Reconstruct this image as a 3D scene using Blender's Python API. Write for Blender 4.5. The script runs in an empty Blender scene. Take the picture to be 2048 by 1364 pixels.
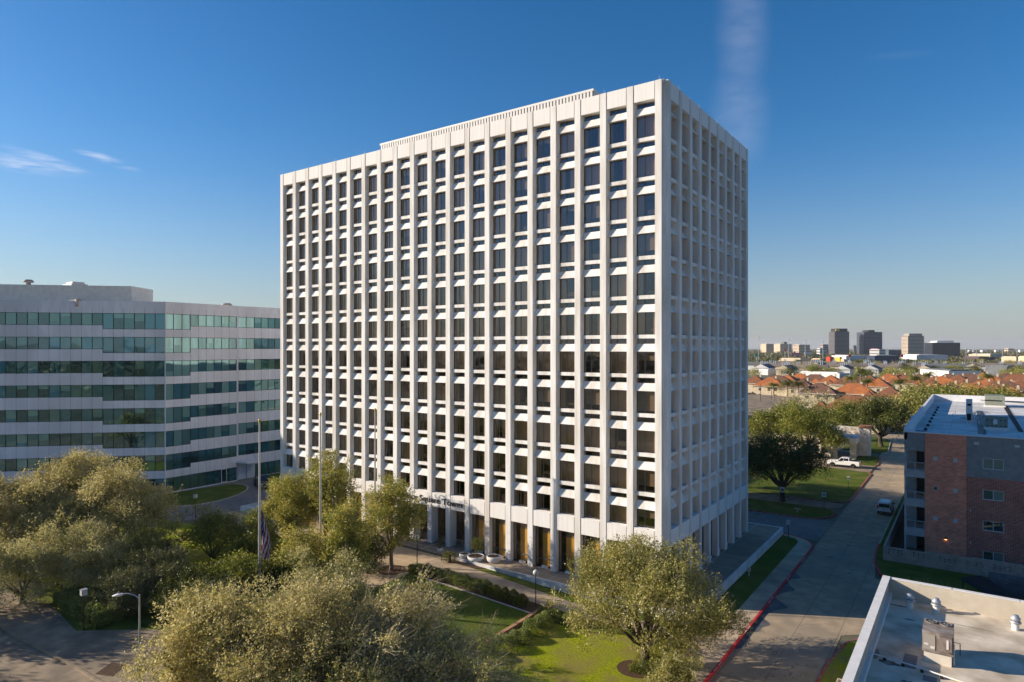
import bpy, bmesh, math, random
import numpy as np
from mathutils import Vector, Matrix
R = math.radians
random.seed(7); rng = np.random.default_rng(7)
scene = bpy.context.scene
col = bpy.data.collections.new("scene_objects"); scene.collection.children.link(col)

# ------------------------------------------------------------------ helpers
def tag(o, label=None, cat=None, group=None, kind=None):
    if label: o['label'] = label
    if cat: o['category'] = cat
    if group: o['group'] = group
    if kind: o['kind'] = kind
    return o

def empty(name, loc=(0, 0, 0), rz=0.0, label=None, cat=None, group=None):
    o = bpy.data.objects.new(name, None); col.objects.link(o)
    o.location = loc; o.rotation_euler = (0, 0, rz); o.empty_display_size = .2
    return tag(o, label, cat, group)

def link(name, me, parent=None, loc=(0, 0, 0), rz=0.0):
    o = bpy.data.objects.new(name, me); col.objects.link(o)
    o.location = loc; o.rotation_euler = (0, 0, rz)
    if parent is not None: o.parent = parent
    return o

def dup(root, loc, rz=0.0, scale=1.0, label=None, group=None, cat=None):
    """copy a thing together with its parts and sub-parts"""
    r = root.copy(); col.objects.link(r); r.location = loc; r.rotation_euler = (0, 0, rz)
    if isinstance(scale, (int, float)): scale = (scale, scale, scale)
    r.scale = scale
    if label: r['label'] = label
    if group: r['group'] = group
    if cat: r['category'] = cat
    for ch in list(root.children):
        c = ch.copy(); col.objects.link(c); c.parent = r
        for g in list(ch.children):
            d = g.copy(); col.objects.link(d); d.parent = c
    return r

class MB:
    """collects polygons with materials and links them as one mesh object"""
    def __init__(s): s.v = []; s.f = []; s.m = []; s.mats = []; s.sm = []
    def mi(s, mat):
        if mat not in s.mats: s.mats.append(mat)
        return s.mats.index(mat)
    def poly(s, pts, mat, smooth=False):
        b = len(s.v); s.v += [tuple(p) for p in pts]; s.f.append(tuple(range(b, b + len(pts)))); s.m.append(s.mi(mat)); s.sm.append(smooth)
    def faces(s, vs, fs, mat, smooth=False):
        b = len(s.v); s.v += [tuple(p) for p in vs]; k = s.mi(mat)
        for f in fs: s.f.append(tuple(b + i for i in f)); s.m.append(k); s.sm.append(smooth)
    def box(s, x0, x1, y0, y1, z0, z1, mat, top=None, T=None):
        if x0 > x1: x0, x1 = x1, x0
        if y0 > y1: y0, y1 = y1, y0
        vs = [(x0, y0, z0), (x1, y0, z0), (x1, y1, z0), (x0, y1, z0), (x0, y0, z1), (x1, y0, z1), (x1, y1, z1), (x0, y1, z1)]
        if T: vs = [T(*p) for p in vs]
        s.faces(vs, [(3, 2, 1, 0), (0, 1, 5, 4), (1, 2, 6, 5), (2, 3, 7, 6), (3, 0, 4, 7)], mat)
        s.faces(vs[4:], [(0, 1, 2, 3)], top or mat)
    def prism(s, poly, z0, z1, mat, top=None, T=None):
        n = len(poly)
        lo = [(p[0], p[1], z0) for p in poly]; hi = [(p[0], p[1], z1) for p in poly]
        if T: lo = [T(*p) for p in lo]; hi = [T(*p) for p in hi]
        s.faces(lo + hi, [(i, (i + 1) % n, n + (i + 1) % n, n + i) for i in range(n)], mat)
        s.poly(hi, top or mat); s.poly(lo[::-1], mat)
    def tube(s, p0, p1, r0, r1, mat, n=8, cap=True, smooth=True):
        p0 = Vector(p0); p1 = Vector(p1); d = (p1 - p0)
        if d.length < 1e-6: return
        d.normalize(); a = d.orthogonal().normalized(); b = d.cross(a)
        ring = lambda p, r: [tuple(p + (a * math.cos(2 * math.pi * i / n) + b * math.sin(2 * math.pi * i / n)) * r) for i in range(n)]
        s.faces(ring(p0, r0) + ring(p1, r1), [(i, (i + 1) % n, n + (i + 1) % n, n + i) for i in range(n)], mat, smooth)
        if cap: s.poly(ring(p0, r0)[::-1], mat); s.poly(ring(p1, r1), mat)
    def path(s, pts, rads, mat, n=6):
        pts = [Vector(p) for p in pts]; rings = []
        for i, p in enumerate(pts):
            d = (pts[min(i + 1, len(pts) - 1)] - pts[max(i - 1, 0)]).normalized()
            a = d.cross(Vector((.31, .95, .05))).normalized(); b = d.cross(a)
            rings.append([tuple(p + (a * math.cos(2 * math.pi * k / n) + b * math.sin(2 * math.pi * k / n)) * rads[i]) for k in range(n)])
        vs = [q for r in rings for q in r]; fs = []
        for i in range(len(pts) - 1):
            for k in range(n): fs.append((i * n + k, i * n + (k + 1) % n, (i + 1) * n + (k + 1) % n, (i + 1) * n + k))
        s.faces(vs, fs, mat, True)
    def lathe(s, prof, c, mat, n=20, smooth=True):
        vs = []; fs = []; m = len(prof)
        for k in range(n):
            a = 2 * math.pi * k / n
            vs += [(c[0] + r * math.cos(a), c[1] + r * math.sin(a), c[2] + z) for r, z in prof]
        for k in range(n):
            for j in range(m - 1): fs.append((k * m + j, ((k + 1) % n) * m + j, ((k + 1) % n) * m + j + 1, k * m + j + 1))
        s.faces(vs, fs, mat, smooth)
    def mesh(s, name, off=(0, 0, 0)):
        me = bpy.data.meshes.new(name)
        v = np.array(s.v, dtype=np.float64).reshape(-1, 3) - np.array(off)
        me.from_pydata(v.tolist(), [], s.f)
        for m in s.mats: me.materials.append(m)
        me.polygons.foreach_set('material_index', s.m)
        me.polygons.foreach_set('use_smooth', s.sm)
        me.update()
        return me
    def build(s, name, parent=None, loc=None):
        """geometry is in world coordinates; the object's origin is put at loc (or at its parent's)"""
        off = Vector(loc) if loc is not None else (parent_world(parent) if parent is not None else Vector((0, 0, 0)))
        pw = parent_world(parent) if parent is not None else Vector((0, 0, 0))
        return link(name, s.mesh(name, off), parent, off - pw)

def parent_world(o):
    v = Vector((0, 0, 0))
    while o is not None: v += Vector(o.location); o = o.parent
    return v

# ------------------------------------------------------------------ materials
def mat(name, c1, c2=None, scale=1.0, rough=.8, metal=0.0, detail=4, spec=.3, bump=0.0, bscale=None, lo=.35, hi=.65, c3=None, scale3=.1, stretch=None, tint=0.0):
    m = bpy.data.materials.new(name); m.use_nodes = True
    nt = m.node_tree; N = nt.nodes; Lk = nt.links
    b = N['Principled BSDF']; b.inputs['Roughness'].default_value = rough; b.inputs['Metallic'].default_value = metal
    b.inputs['Specular IOR Level'].default_value = spec
    b.inputs['Base Color'].default_value = (*c1, 1)
    if c2 is None and bump == 0: return m
    tc = N.new('ShaderNodeTexCoord'); src = tc.outputs['Object']
    geo = N.new('ShaderNodeNewGeometry'); src = geo.outputs['Position']
    if stretch:
        mp = N.new('ShaderNodeMapping'); mp.inputs['Scale'].default_value = stretch; Lk.new(src, mp.inputs['Vector']); src = mp.outputs['Vector']
    no = N.new('ShaderNodeTexNoise'); no.inputs['Scale'].default_value = scale; no.inputs['Detail'].default_value = detail
    Lk.new(src, no.inputs['Vector'])
    if c2 is not None:
        rp = N.new('ShaderNodeValToRGB'); rp.color_ramp.elements[0].position = lo; rp.color_ramp.elements[1].position = hi
        rp.color_ramp.elements[0].color = (*c1, 1); rp.color_ramp.elements[1].color = (*c2, 1)
        Lk.new(no.outputs['Fac'], rp.inputs['Fac']); out = rp.outputs['Color']
        if c3 is not None:
            n3 = N.new('ShaderNodeTexNoise'); n3.inputs['Scale'].default_value = scale3; n3.inputs['Detail'].default_value = 4; Lk.new(src, n3.inputs['Vector'])
            r3 = N.new('ShaderNodeMapRange'); r3.inputs['From Min'].default_value = .42; r3.inputs['From Max'].default_value = .68; Lk.new(n3.outputs['Fac'], r3.inputs['Value'])
            mx = N.new('ShaderNodeMix'); mx.data_type = 'RGBA'; Lk.new(r3.outputs['Result'], mx.inputs[0]); Lk.new(out, mx.inputs[6]); mx.inputs[7].default_value = (*c3, 1); out = mx.outputs[2]
        if tint:
            oi = N.new('ShaderNodeObjectInfo'); hs = N.new('ShaderNodeHueSaturation'); mr = N.new('ShaderNodeMapRange')
            mr.inputs['To Min'].default_value = 1 - tint; mr.inputs['To Max'].default_value = 1 + tint; Lk.new(oi.outputs['Random'], mr.inputs['Value'])
            Lk.new(mr.outputs['Result'], hs.inputs['Value']); Lk.new(out, hs.inputs['Color']); out = hs.outputs['Color']
        Lk.new(out, b.inputs['Base Color'])
    if bump:
        bn = N.new('ShaderNodeTexNoise'); bn.inputs['Scale'].default_value = bscale or scale * 4; bn.inputs['Detail'].default_value = 3; Lk.new(src, bn.inputs['Vector'])
        bp = N.new('ShaderNodeBump'); bp.inputs['Strength'].default_value = bump; bp.inputs['Distance'].default_value = .05
        Lk.new(bn.outputs['Fac'], bp.inputs['Height']); Lk.new(bp.outputs['Normal'], b.inputs['Normal'])
    return m

def joint_mat(name, c1, c2, joint, sx, sy, w=.02, rough=.85, scale=.8, ox=0, oy=0, c3=None, s3=.08):
    """paving or panels with a grid of joints in world x / y"""
    m = mat(name, c1, c2, scale, rough, c3=c3, scale3=s3, bump=.15, bscale=25)
    nt = m.node_tree; N = nt.nodes; Lk = nt.links; b = N['Principled BSDF']
    base = b.inputs['Base Color'].links[0].from_socket
    geo = N.new('ShaderNodeNewGeometry'); sep = N.new('ShaderNodeSeparateXYZ'); Lk.new(geo.outputs['Position'], sep.inputs[0])
    outs = []
    for ax, s, o in (('X', sx, ox), ('Y', sy, oy)):
        if not s: continue
        a = N.new('ShaderNodeMath'); a.operation = 'ADD'; a.inputs[1].default_value = o + 1000 * s; Lk.new(sep.outputs[ax], a.inputs[0])
        md = N.new('ShaderNodeMath'); md.operation = 'MODULO'; md.inputs[1].default_value = s; Lk.new(a.outputs[0], md.inputs[0])
        lt = N.new('ShaderNodeMath'); lt.operation = 'LESS_THAN'; lt.inputs[1].default_value = w; Lk.new(md.outputs[0], lt.inputs[0]); outs.append(lt.outputs[0])
    f = outs[0]
    if len(outs) > 1:
        mxm = N.new('ShaderNodeMath'); mxm.operation = 'MAXIMUM'; Lk.new(outs[0], mxm.inputs[0]); Lk.new(outs[1], mxm.inputs[1]); f = mxm.outputs[0]
    mx = N.new('ShaderNodeMix'); mx.data_type = 'RGBA'; Lk.new(f, mx.inputs[0]); Lk.new(base, mx.inputs[6]); mx.inputs[7].default_value = (*joint, 1)
    Lk.new(mx.outputs[2], b.inputs['Base Color'])
    return m

def brick_mat(name, a, b_, mortar, axis='XZ', scale=1.0, bw=.22, rh=.075):
    m = bpy.data.materials.new(name); m.use_nodes = True; nt = m.node_tree; N = nt.nodes; Lk = nt.links
    b = N['Principled BSDF']; b.inputs['Roughness'].default_value = .9; b.inputs['Specular IOR Level'].default_value = .2
    geo = N.new('ShaderNodeNewGeometry'); sep = N.new('ShaderNodeSeparateXYZ'); Lk.new(geo.outputs['Position'], sep.inputs[0])
    ad = N.new('ShaderNodeMath'); Lk.new(sep.outputs['X'], ad.inputs[0]); Lk.new(sep.outputs['Y'], ad.inputs[1])
    cb = N.new('ShaderNodeCombineXYZ'); Lk.new(ad.outputs[0], cb.inputs[0]); Lk.new(sep.outputs['Z'], cb.inputs[1])
    br = N.new('ShaderNodeTexBrick'); Lk.new(cb.outputs[0], br.inputs['Vector']); br.inputs['Scale'].default_value = 1
    br.inputs['Brick Width'].default_value = bw; br.inputs['Row Height'].default_value = rh; br.inputs['Mortar Size'].default_value = .012 if rh < .1 else .02
    br.inputs['Color1'].default_value = (*a, 1); br.inputs['Color2'].default_value = (*b_, 1); br.inputs['Mortar'].default_value = (*mortar, 1)
    no = N.new('ShaderNodeTexNoise'); no.inputs['Scale'].default_value = 1.2; no.inputs['Detail'].default_value = 6; Lk.new(geo.outputs['Position'], no.inputs['Vector'])
    mr = N.new('ShaderNodeMapRange'); mr.inputs['To Min'].default_value = .65; mr.inputs['To Max'].default_value = 1.35; Lk.new(no.outputs['Fac'], mr.inputs['Value'])
    hs = N.new('ShaderNodeHueSaturation'); Lk.new(br.outputs['Color'], hs.inputs['Color']); Lk.new(mr.outputs['Result'], hs.inputs['Value'])
    Lk.new(hs.outputs['Color'], b.inputs['Base Color'])
    return m

def glass_mat(name, tint, refl, trans, rough=.02, wob=.0, wscale=.35, ftint=None, ior=1.5, blend=.35, hi=.9):
    """window glass: tinted see-through pane with a mirror-like reflection that grows at grazing angles"""
    m = bpy.data.materials.new(name); m.use_nodes = True; nt = m.node_tree; N = nt.nodes; Lk = nt.links
    N.remove(N['Principled BSDF']); out = N['Material Output']
    gl = N.new('ShaderNodeBsdfGlossy'); gl.inputs['Color'].default_value = (*refl, 1); gl.inputs['Roughness'].default_value = rough
    if trans: tr = N.new('ShaderNodeBsdfTransparent'); tr.inputs['Color'].default_value = (*tint, 1)
    else: tr = N.new('ShaderNodeBsdfDiffuse'); tr.inputs['Color'].default_value = (*tint, 1)
    fr = N.new('ShaderNodeLayerWeight'); fr.inputs['Blend'].default_value = blend
    mr = N.new('ShaderNodeMapRange'); mr.inputs['To Min'].default_value = ior if ior < 1 else .2; mr.inputs['To Max'].default_value = hi; Lk.new(fr.outputs['Fresnel'], mr.inputs['Value'])
    mx = N.new('ShaderNodeMixShader'); Lk.new(mr.outputs['Result'], mx.inputs[0]); Lk.new(tr.outputs[0], mx.inputs[1]); Lk.new(gl.outputs[0], mx.inputs[2])
    Lk.new(mx.outputs[0], out.inputs['Surface'])
    if wob:
        geo = N.new('ShaderNodeNewGeometry'); no = N.new('ShaderNodeTexNoise'); no.inputs['Scale'].default_value = wscale; no.inputs['Detail'].default_value = 1; Lk.new(geo.outputs['Position'], no.inputs['Vector'])
        bp = N.new('ShaderNodeBump'); bp.inputs['Strength'].default_value = 1; bp.inputs['Distance'].default_value = wob; Lk.new(no.outputs['Fac'], bp.inputs['Height']); Lk.new(bp.outputs['Normal'], gl.inputs['Normal'])
    return m

def leaf_mat(name, cols, tl=.42, tint=.12, rough=.5, cscale=.6):
    """foliage: colour differs from leaf to leaf and from cluster to cluster"""
    m = bpy.data.materials.new(name); m.use_nodes = True; nt = m.node_tree; N = nt.nodes; Lk = nt.links
    N.remove(N['Principled BSDF']); out = N['Material Output']
    geo = N.new('ShaderNodeNewGeometry'); rp = N.new('ShaderNodeValToRGB'); cr = rp.color_ramp
    while len(cr.elements) < len(cols): cr.elements.new(.5)
    for i, c in enumerate(cols): cr.elements[i].position = i / (len(cols) - 1); cr.elements[i].color = (*c, 1)
    no = N.new('ShaderNodeTexNoise'); no.inputs['Scale'].default_value = cscale; no.inputs['Detail'].default_value = 2; Lk.new(geo.outputs['Position'], no.inputs['Vector'])
    ma = N.new('ShaderNodeMath'); ma.operation = 'MULTIPLY_ADD'; ma.inputs[1].default_value = .55; Lk.new(geo.outputs['Random Per Island'], ma.inputs[0])
    mr = N.new('ShaderNodeMapRange'); mr.inputs['From Min'].default_value = .3; mr.inputs['From Max'].default_value = .7; mr.inputs['To Max'].default_value = .45; Lk.new(no.outputs['Fac'], mr.inputs['Value'])
    Lk.new(mr.outputs['Result'], ma.inputs[2]); Lk.new(ma.outputs[0], rp.inputs['Fac'])
    oi = N.new('ShaderNodeObjectInfo'); mr2 = N.new('ShaderNodeMapRange'); mr2.inputs['To Min'].default_value = 1 - tint; mr2.inputs['To Max'].default_value = 1 + tint; Lk.new(oi.outputs['Random'], mr2.inputs['Value'])
    hs = N.new('ShaderNodeHueSaturation'); Lk.new(rp.outputs['Color'], hs.inputs['Color']); Lk.new(mr2.outputs['Result'], hs.inputs['Value'])
    d = N.new('ShaderNodeBsdfDiffuse'); t = N.new('ShaderNodeBsdfTranslucent'); g = N.new('ShaderNodeBsdfGlossy'); g.inputs['Roughness'].default_value = rough
    g.inputs['Color'].default_value = (.7, .7, .6, 1)
    Lk.new(hs.outputs['Color'], d.inputs['Color']); Lk.new(hs.outputs['Color'], t.inputs['Color'])
    m1 = N.new('ShaderNodeMixShader'); m1.inputs[0].default_value = tl; Lk.new(d.outputs[0], m1.inputs[1]); Lk.new(t.outputs[0], m1.inputs[2])
    m2 = N.new('ShaderNodeMixShader'); m2.inputs[0].default_value = .05; Lk.new(m1.outputs[0], m2.inputs[1]); Lk.new(g.outputs[0], m2.inputs[2])
    Lk.new(m2.outputs[0], out.inputs['Surface'])
    return m

def M_(name, *a, **k): return mat(name, *a, **k)
M = {}
M['concrete_w'] = mat('painted_precast', (.70, .685, .66), (.80, .79, .775), 1.4, .85, bump=.06, bscale=40, c3=(.57, .535, .485), scale3=.55, stretch=(2, 2, .22))
M['panel_w'] = mat('ribbed_precast', (.72, .695, .665), (.79, .77, .745), 9, .85, bump=.15, bscale=14, stretch=(1, 1, .03))
M['wall_low'] = mat('white_low_wall_paint', (.62, .62, .62), (.75, .75, .75), 1.5, .8, c3=(.55, .53, .5), scale3=.6)
M['metal_w'] = mat('white_painted_metal', (.68, .66, .63), None, rough=.6)
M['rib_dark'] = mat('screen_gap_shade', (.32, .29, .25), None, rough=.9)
M['bronze'] = mat('bronze_frame', (.045, .038, .03), None, rough=.45, metal=.3)
M['mullion'] = mat('grey_mullion', (.16, .15, .13), None, rough=.45, metal=.4)
M['glass_b'] = glass_mat('bronze_glass', (.62, .54, .44), (.64, .69, .76), True, wob=.006, ior=.15, blend=.12, hi=.55)
M['glass_g'] = glass_mat('lobby_glass', (.8, .72, .6), (.6, .6, .6), True, wob=.004, ior=.06, blend=.12, hi=.5)
M['drape'] = mat('taupe_drape', (.46, .38, .29), (.62, .53, .42), 6, .95, stretch=(6, 6, .1))
M['drape2'] = mat('grey_blind', (.30, .27, .24), (.40, .36, .32), 3, .95, stretch=(.2, .2, 20))
M['drape_b'] = mat('beige_drape', (.58, .47, .33), (.74, .62, .46), 6, .95, stretch=(6, 6, .1))
M['drape_lit'] = mat('lit_drape_patch', (.75, .48, .12), (.85, .58, .2), 5, .95, stretch=(6, 6, .1))  # warm lit patch behind the lobby glass, its light put into the colour
M['interior'] = mat('office_interior', (.24, .20, .16), (.38, .32, .25), .7, .9)
M['interior_f'] = mat('office_floor', (.08, .07, .06), (.16, .13, .1), .5, .9)
M['interior_lt'] = mat('office_furniture', (.5, .42, .3), (.6, .55, .45), 1.5, .8)
M['roof_w'] = joint_mat('roof_membrane', (.58, .575, .565), (.72, .71, .69), (.42, .41, .40), 3.4, 12, .05, c3=(.46, .44, .41), s3=.25)
M['podium'] = joint_mat('exposed_aggregate', (.30, .235, .165), (.40, .31, .22), (.5, .4, .28), 5.655, 4.2, .1, oy=1.2, c3=(.21, .17, .13))
M['plaza'] = joint_mat('plaza_aggregate', (.46, .35, .23), (.60, .46, .31), (.6, .47, .32), 0, 6, .08, c3=(.33, .25, .16))
M['walk'] = joint_mat('walkway_concrete', (.33, .26, .185), (.44, .345, .25), (.25, .19, .14), 3.0, 0, .04, c3=(.28, .22, .16))
M['sidewalk'] = joint_mat('sidewalk_concrete', (.44, .34, .235), (.56, .44, .31), (.27, .21, .15), 0, 3.0, .05, c3=(.25, .2, .15), s3=.25)
M['road'] = joint_mat('street_concrete', (.32, .25, .165), (.45, .35, .235), (.17, .14, .11), 3.05, 9, .05, ox=1.6, c3=(.26, .22, .165), s3=.13)
M['asphalt'] = mat('old_asphalt', (.14, .135, .13), (.21, .20, .19), 1.5, .9, bump=.2, bscale=20, c3=(.25, .225, .2), scale3=.15)
M['drive'] = mat('brown_drive', (.13, .105, .085), (.2, .165, .13), 1.2, .9, bump=.15, bscale=20, c3=(.16, .15, .14), scale3=.2)
M['lot'] = mat('old_lot_concrete', (.23, .18, .12), (.36, .28, .19), .9, .9, bump=.2, bscale=15, c3=(.16, .13, .10), scale3=.3)
M['kerb'] = mat('kerb_concrete', (.4, .35, .29), (.5, .44, .37), 2, .85)
M['kerb_red'] = mat('red_kerb_paint', (.50, .025, .03), (.62, .04, .045), 2.5, .7, c3=(.40, .05, .045), scale3=1.5)
M['kerb_red_old'] = mat('faded_red_kerb_paint', (.32, .06, .05), (.45, .09, .07), 2.5, .8, c3=(.3, .2, .17), scale3=1.5)
M['paint_w'] = mat('white_stencil_paint', (.65, .6, .58), None, rough=.8)
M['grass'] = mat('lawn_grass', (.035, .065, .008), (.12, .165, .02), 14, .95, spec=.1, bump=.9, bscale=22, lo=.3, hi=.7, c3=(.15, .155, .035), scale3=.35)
M['grass_lit'] = mat('sunny_lawn_grass', (.13, .18, .006), (.36, .39, .015), 6, .95, spec=.1, bump=1, bscale=18, lo=.3, hi=.7, c3=(.23, .20, .06), scale3=.4)  # brighter copy of the lawn grass, sunlight put into its colour
M['mulch'] = mat('bark_mulch', (.045, .025, .015), (.12, .07, .04), 18, .95, bump=.8, bscale=25)
M['brick_edge'] = joint_mat('brick_coping', (.33, .17, .09), (.45, .25, .14), (.3, .22, .16), 0, .3, .03)
M['ground'] = mat('town_ground', (.10, .095, .055), (.21, .19, .14), .06, .95, c3=(.09, .10, .045), scale3=.012, detail=8)
M['bark'] = mat('oak_bark', (.055, .042, .032), (.12, .095, .07), 6, .95, bump=.8, bscale=12, stretch=(1, 1, .3))
M['bark_l'] = mat('pale_bark', (.17, .135, .10), (.28, .23, .17), 6, .95, bump=.6, bscale=12, stretch=(1, 1, .3))
M['twig'] = mat('bare_twigs', (.38, .31, .21), (.56, .47, .34), 3, .95)
M['twig_d'] = mat('dark_twigs', (.10, .08, .06), (.17, .14, .11), 3, .95)
M['leaf_tan'] = leaf_mat('oak_leaves_tan', [(.14, .13, .030), (.38, .33, .09), (.62, .53, .22), (.84, .73, .43)])
M['leaf_olive'] = leaf_mat('oak_leaves_olive', [(.11, .12, .018), (.27, .265, .045), (.48, .43, .12), (.72, .63, .27)])
M['leaf_grey'] = leaf_mat('oak_leaves_grey_green', [(.14, .145, .04), (.32, .30, .10), (.54, .48, .20), (.74, .65, .36)])
M['leaf_rust'] = leaf_mat('leaves_rust', [(.07, .10, .012), (.22, .24, .035), (.44, .37, .07), (.64, .50, .16)])
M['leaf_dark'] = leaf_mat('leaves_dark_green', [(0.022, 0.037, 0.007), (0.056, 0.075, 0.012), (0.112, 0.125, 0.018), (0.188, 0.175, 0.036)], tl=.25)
M['leaf_green'] = leaf_mat('leaves_mid_green', [(0.046, 0.070, 0.009), (0.124, 0.155, 0.018), (0.248, 0.248, 0.029), (0.403, 0.341, 0.074)])
M['leaf_hedge'] = leaf_mat('hedge_leaves', [(.05, .085, .015), (.13, .17, .035), (.22, .26, .06), (.34, .37, .12)])
M['palm'] = leaf_mat('palm_fronds', [(0.062, 0.093, 0.015), (0.171, 0.202, 0.029), (0.310, 0.310, 0.074), (0.434, 0.372, 0.147)])
M['steel'] = mat('galvanised_steel', (.35, .36, .38), (.45, .46, .48), 3, .45, .5)
M['pole_brown'] = mat('bronze_pole', (.07, .045, .03), None, rough=.5, metal=.3)
M['pole_grey'] = mat('flagpole_metal', (.42, .40, .37), (.52, .5, .47), 2, .5, .3)
M['gold'] = mat('gilded_ball', (.55, .35, .08), None, rough=.35, metal=.8)
M['black'] = mat('black_plastic', (.015, .015, .016), None, rough=.5)
M['tyre'] = mat('tyre_rubber', (.02, .02, .02), None, rough=.8)
M['rim'] = mat('alloy_rim', (.45, .45, .46), None, rough=.3, metal=.8)
M['car_white'] = mat('white_car_paint', (.72, .72, .71), None, rough=.3, spec=.6)
M['car_black'] = mat('black_car_paint', (.012, .014, .02), None, rough=.2, spec=.7)
M['car_grey'] = mat('grey_trim', (.09, .09, .095), None, rough=.5)
M['car_glass'] = glass_mat('car_glass', (.012, .016, .02), (.6, .65, .7), False, ior=.12)
M['lamp_red'] = mat('red_tail_lens', (.45, .01, .01), None, rough=.25)
M['lamp_clear'] = mat('clear_lens', (.75, .75, .72), None, rough=.2)
g = bpy.data.materials.new('globe_acrylic'); g.use_nodes = True
_b = g.node_tree.nodes['Principled BSDF']; _b.inputs['Base Color'].default_value = (.85, .85, .82, 1); _b.inputs['Roughness'].default_value = .15; _b.inputs['Transmission Weight'].default_value = .45; M['globe'] = g

def add_cracks(m, scale, width, colr, amt=.8, smooth_noise=.6):
    """thin wandering cracks and tar lines that belong to the surface"""
    nt = m.node_tree; N = nt.nodes; Lk = nt.links; b = N['Principled BSDF']; base = b.inputs['Base Color'].links[0].from_socket
    geo = N.new('ShaderNodeNewGeometry'); no = N.new('ShaderNodeTexNoise'); no.inputs['Scale'].default_value = .9; no.inputs['Detail'].default_value = 4; Lk.new(geo.outputs['Position'], no.inputs['Vector'])
    va = N.new('ShaderNodeVectorMath'); va.operation = 'MULTIPLY_ADD'; Lk.new(no.outputs['Color'], va.inputs[0]); va.inputs[1].default_value = (smooth_noise * 4,) * 3; Lk.new(geo.outputs['Position'], va.inputs[2])
    vo = N.new('ShaderNodeTexVoronoi'); vo.feature = 'DISTANCE_TO_EDGE'; vo.inputs['Scale'].default_value = scale; Lk.new(va.outputs[0], vo.inputs['Vector'])
    lt = N.new('ShaderNodeMapRange'); lt.inputs['From Min'].default_value = width; lt.inputs['From Max'].default_value = 0; lt.inputs['To Max'].default_value = amt; Lk.new(vo.outputs['Distance'], lt.inputs['Value'])
    n2 = N.new('ShaderNodeTexNoise'); n2.inputs['Scale'].default_value = .12; Lk.new(geo.outputs['Position'], n2.inputs['Vector']); m2 = N.new('ShaderNodeMapRange'); m2.inputs['From Min'].default_value = .42; m2.inputs['From Max'].default_value = .55; Lk.new(n2.outputs['Fac'], m2.inputs['Value'])
    mu = N.new('ShaderNodeMath'); mu.operation = 'MULTIPLY'; Lk.new(lt.outputs['Result'], mu.inputs[0]); Lk.new(m2.outputs['Result'], mu.inputs[1])
    mx = N.new('ShaderNodeMix'); mx.data_type = 'RGBA'; Lk.new(mu.outputs[0], mx.inputs[0]); Lk.new(base, mx.inputs[6]); mx.inputs[7].default_value = (*colr, 1); Lk.new(mx.outputs[2], b.inputs['Base Color'])
add_cracks(M['road'], .16, .006, (.06, .05, .04)); add_cracks(M['asphalt'], .3, .012, (.04, .04, .04)); add_cracks(M['lot'], .22, .010, (.05, .04, .03))

# ------------------------------------------------------------------ camera, sun, sky
TH = .9543; S_, C_ = math.sin(TH), math.cos(TH); FPX = 1298.02; Y0 = 695.13
CX, CY, CZ = 22.685, -56.324, 23.6
cam = bpy.data.cameras.new('camera'); co = bpy.data.objects.new('camera', cam); scene.collection.objects.link(co)
cam.sensor_width = 36; cam.lens = 36 * FPX / 2048; cam.shift_y = (Y0 - 682) / 2048; cam.clip_end = 30000; cam.clip_start = .5
co.location = (CX, CY, CZ); co.rotation_euler = (R(90), 0, math.asin(C_)); scene.camera = co
def at(px, Z, h=None, py=None):
    """world position at view depth Z under pixel column px (height from py, or given)"""
    X = (px - 1024) / FPX * Z
    z = h if h is not None else CZ - (py - Y0) / FPX * Z
    return (CX + X * S_ - Z * C_, CY + X * C_ + Z * S_, z)

SUN_AZ = (-.888, -.459); SUN_EL = R(20)
n_ = math.hypot(*SUN_AZ); sd = Vector((SUN_AZ[0] / n_ * math.cos(SUN_EL), SUN_AZ[1] / n_ * math.cos(SUN_EL), math.sin(SUN_EL)))
sl = bpy.data.lights.new('sun', 'SUN'); so = bpy.data.objects.new('sun', sl); scene.collection.objects.link(so)
sl.energy = 5.0; sl.angle = R(.53); sl.color = (1.0, .865, .70)
so.rotation_euler = sd.to_track_quat('Z', 'Y').to_euler()
w = bpy.data.worlds.new('World'); scene.world = w; w.use_nodes = True
nt = w.node_tree; N = nt.nodes; Lk = nt.links; bg = N['Background']
sky = N.new('ShaderNodeTexSky'); sky.sky_type = 'NISHITA'; sky.sun_disc = False; sky.sun_elevation = SUN_EL
sky.sun_rotation = math.atan2(SUN_AZ[0], SUN_AZ[1]); sky.air_density = 1.0; sky.dust_density = .35; sky.ozone_density = 3.6; sky.altitude = 0
bg.inputs['Strength'].default_value = .086
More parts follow.
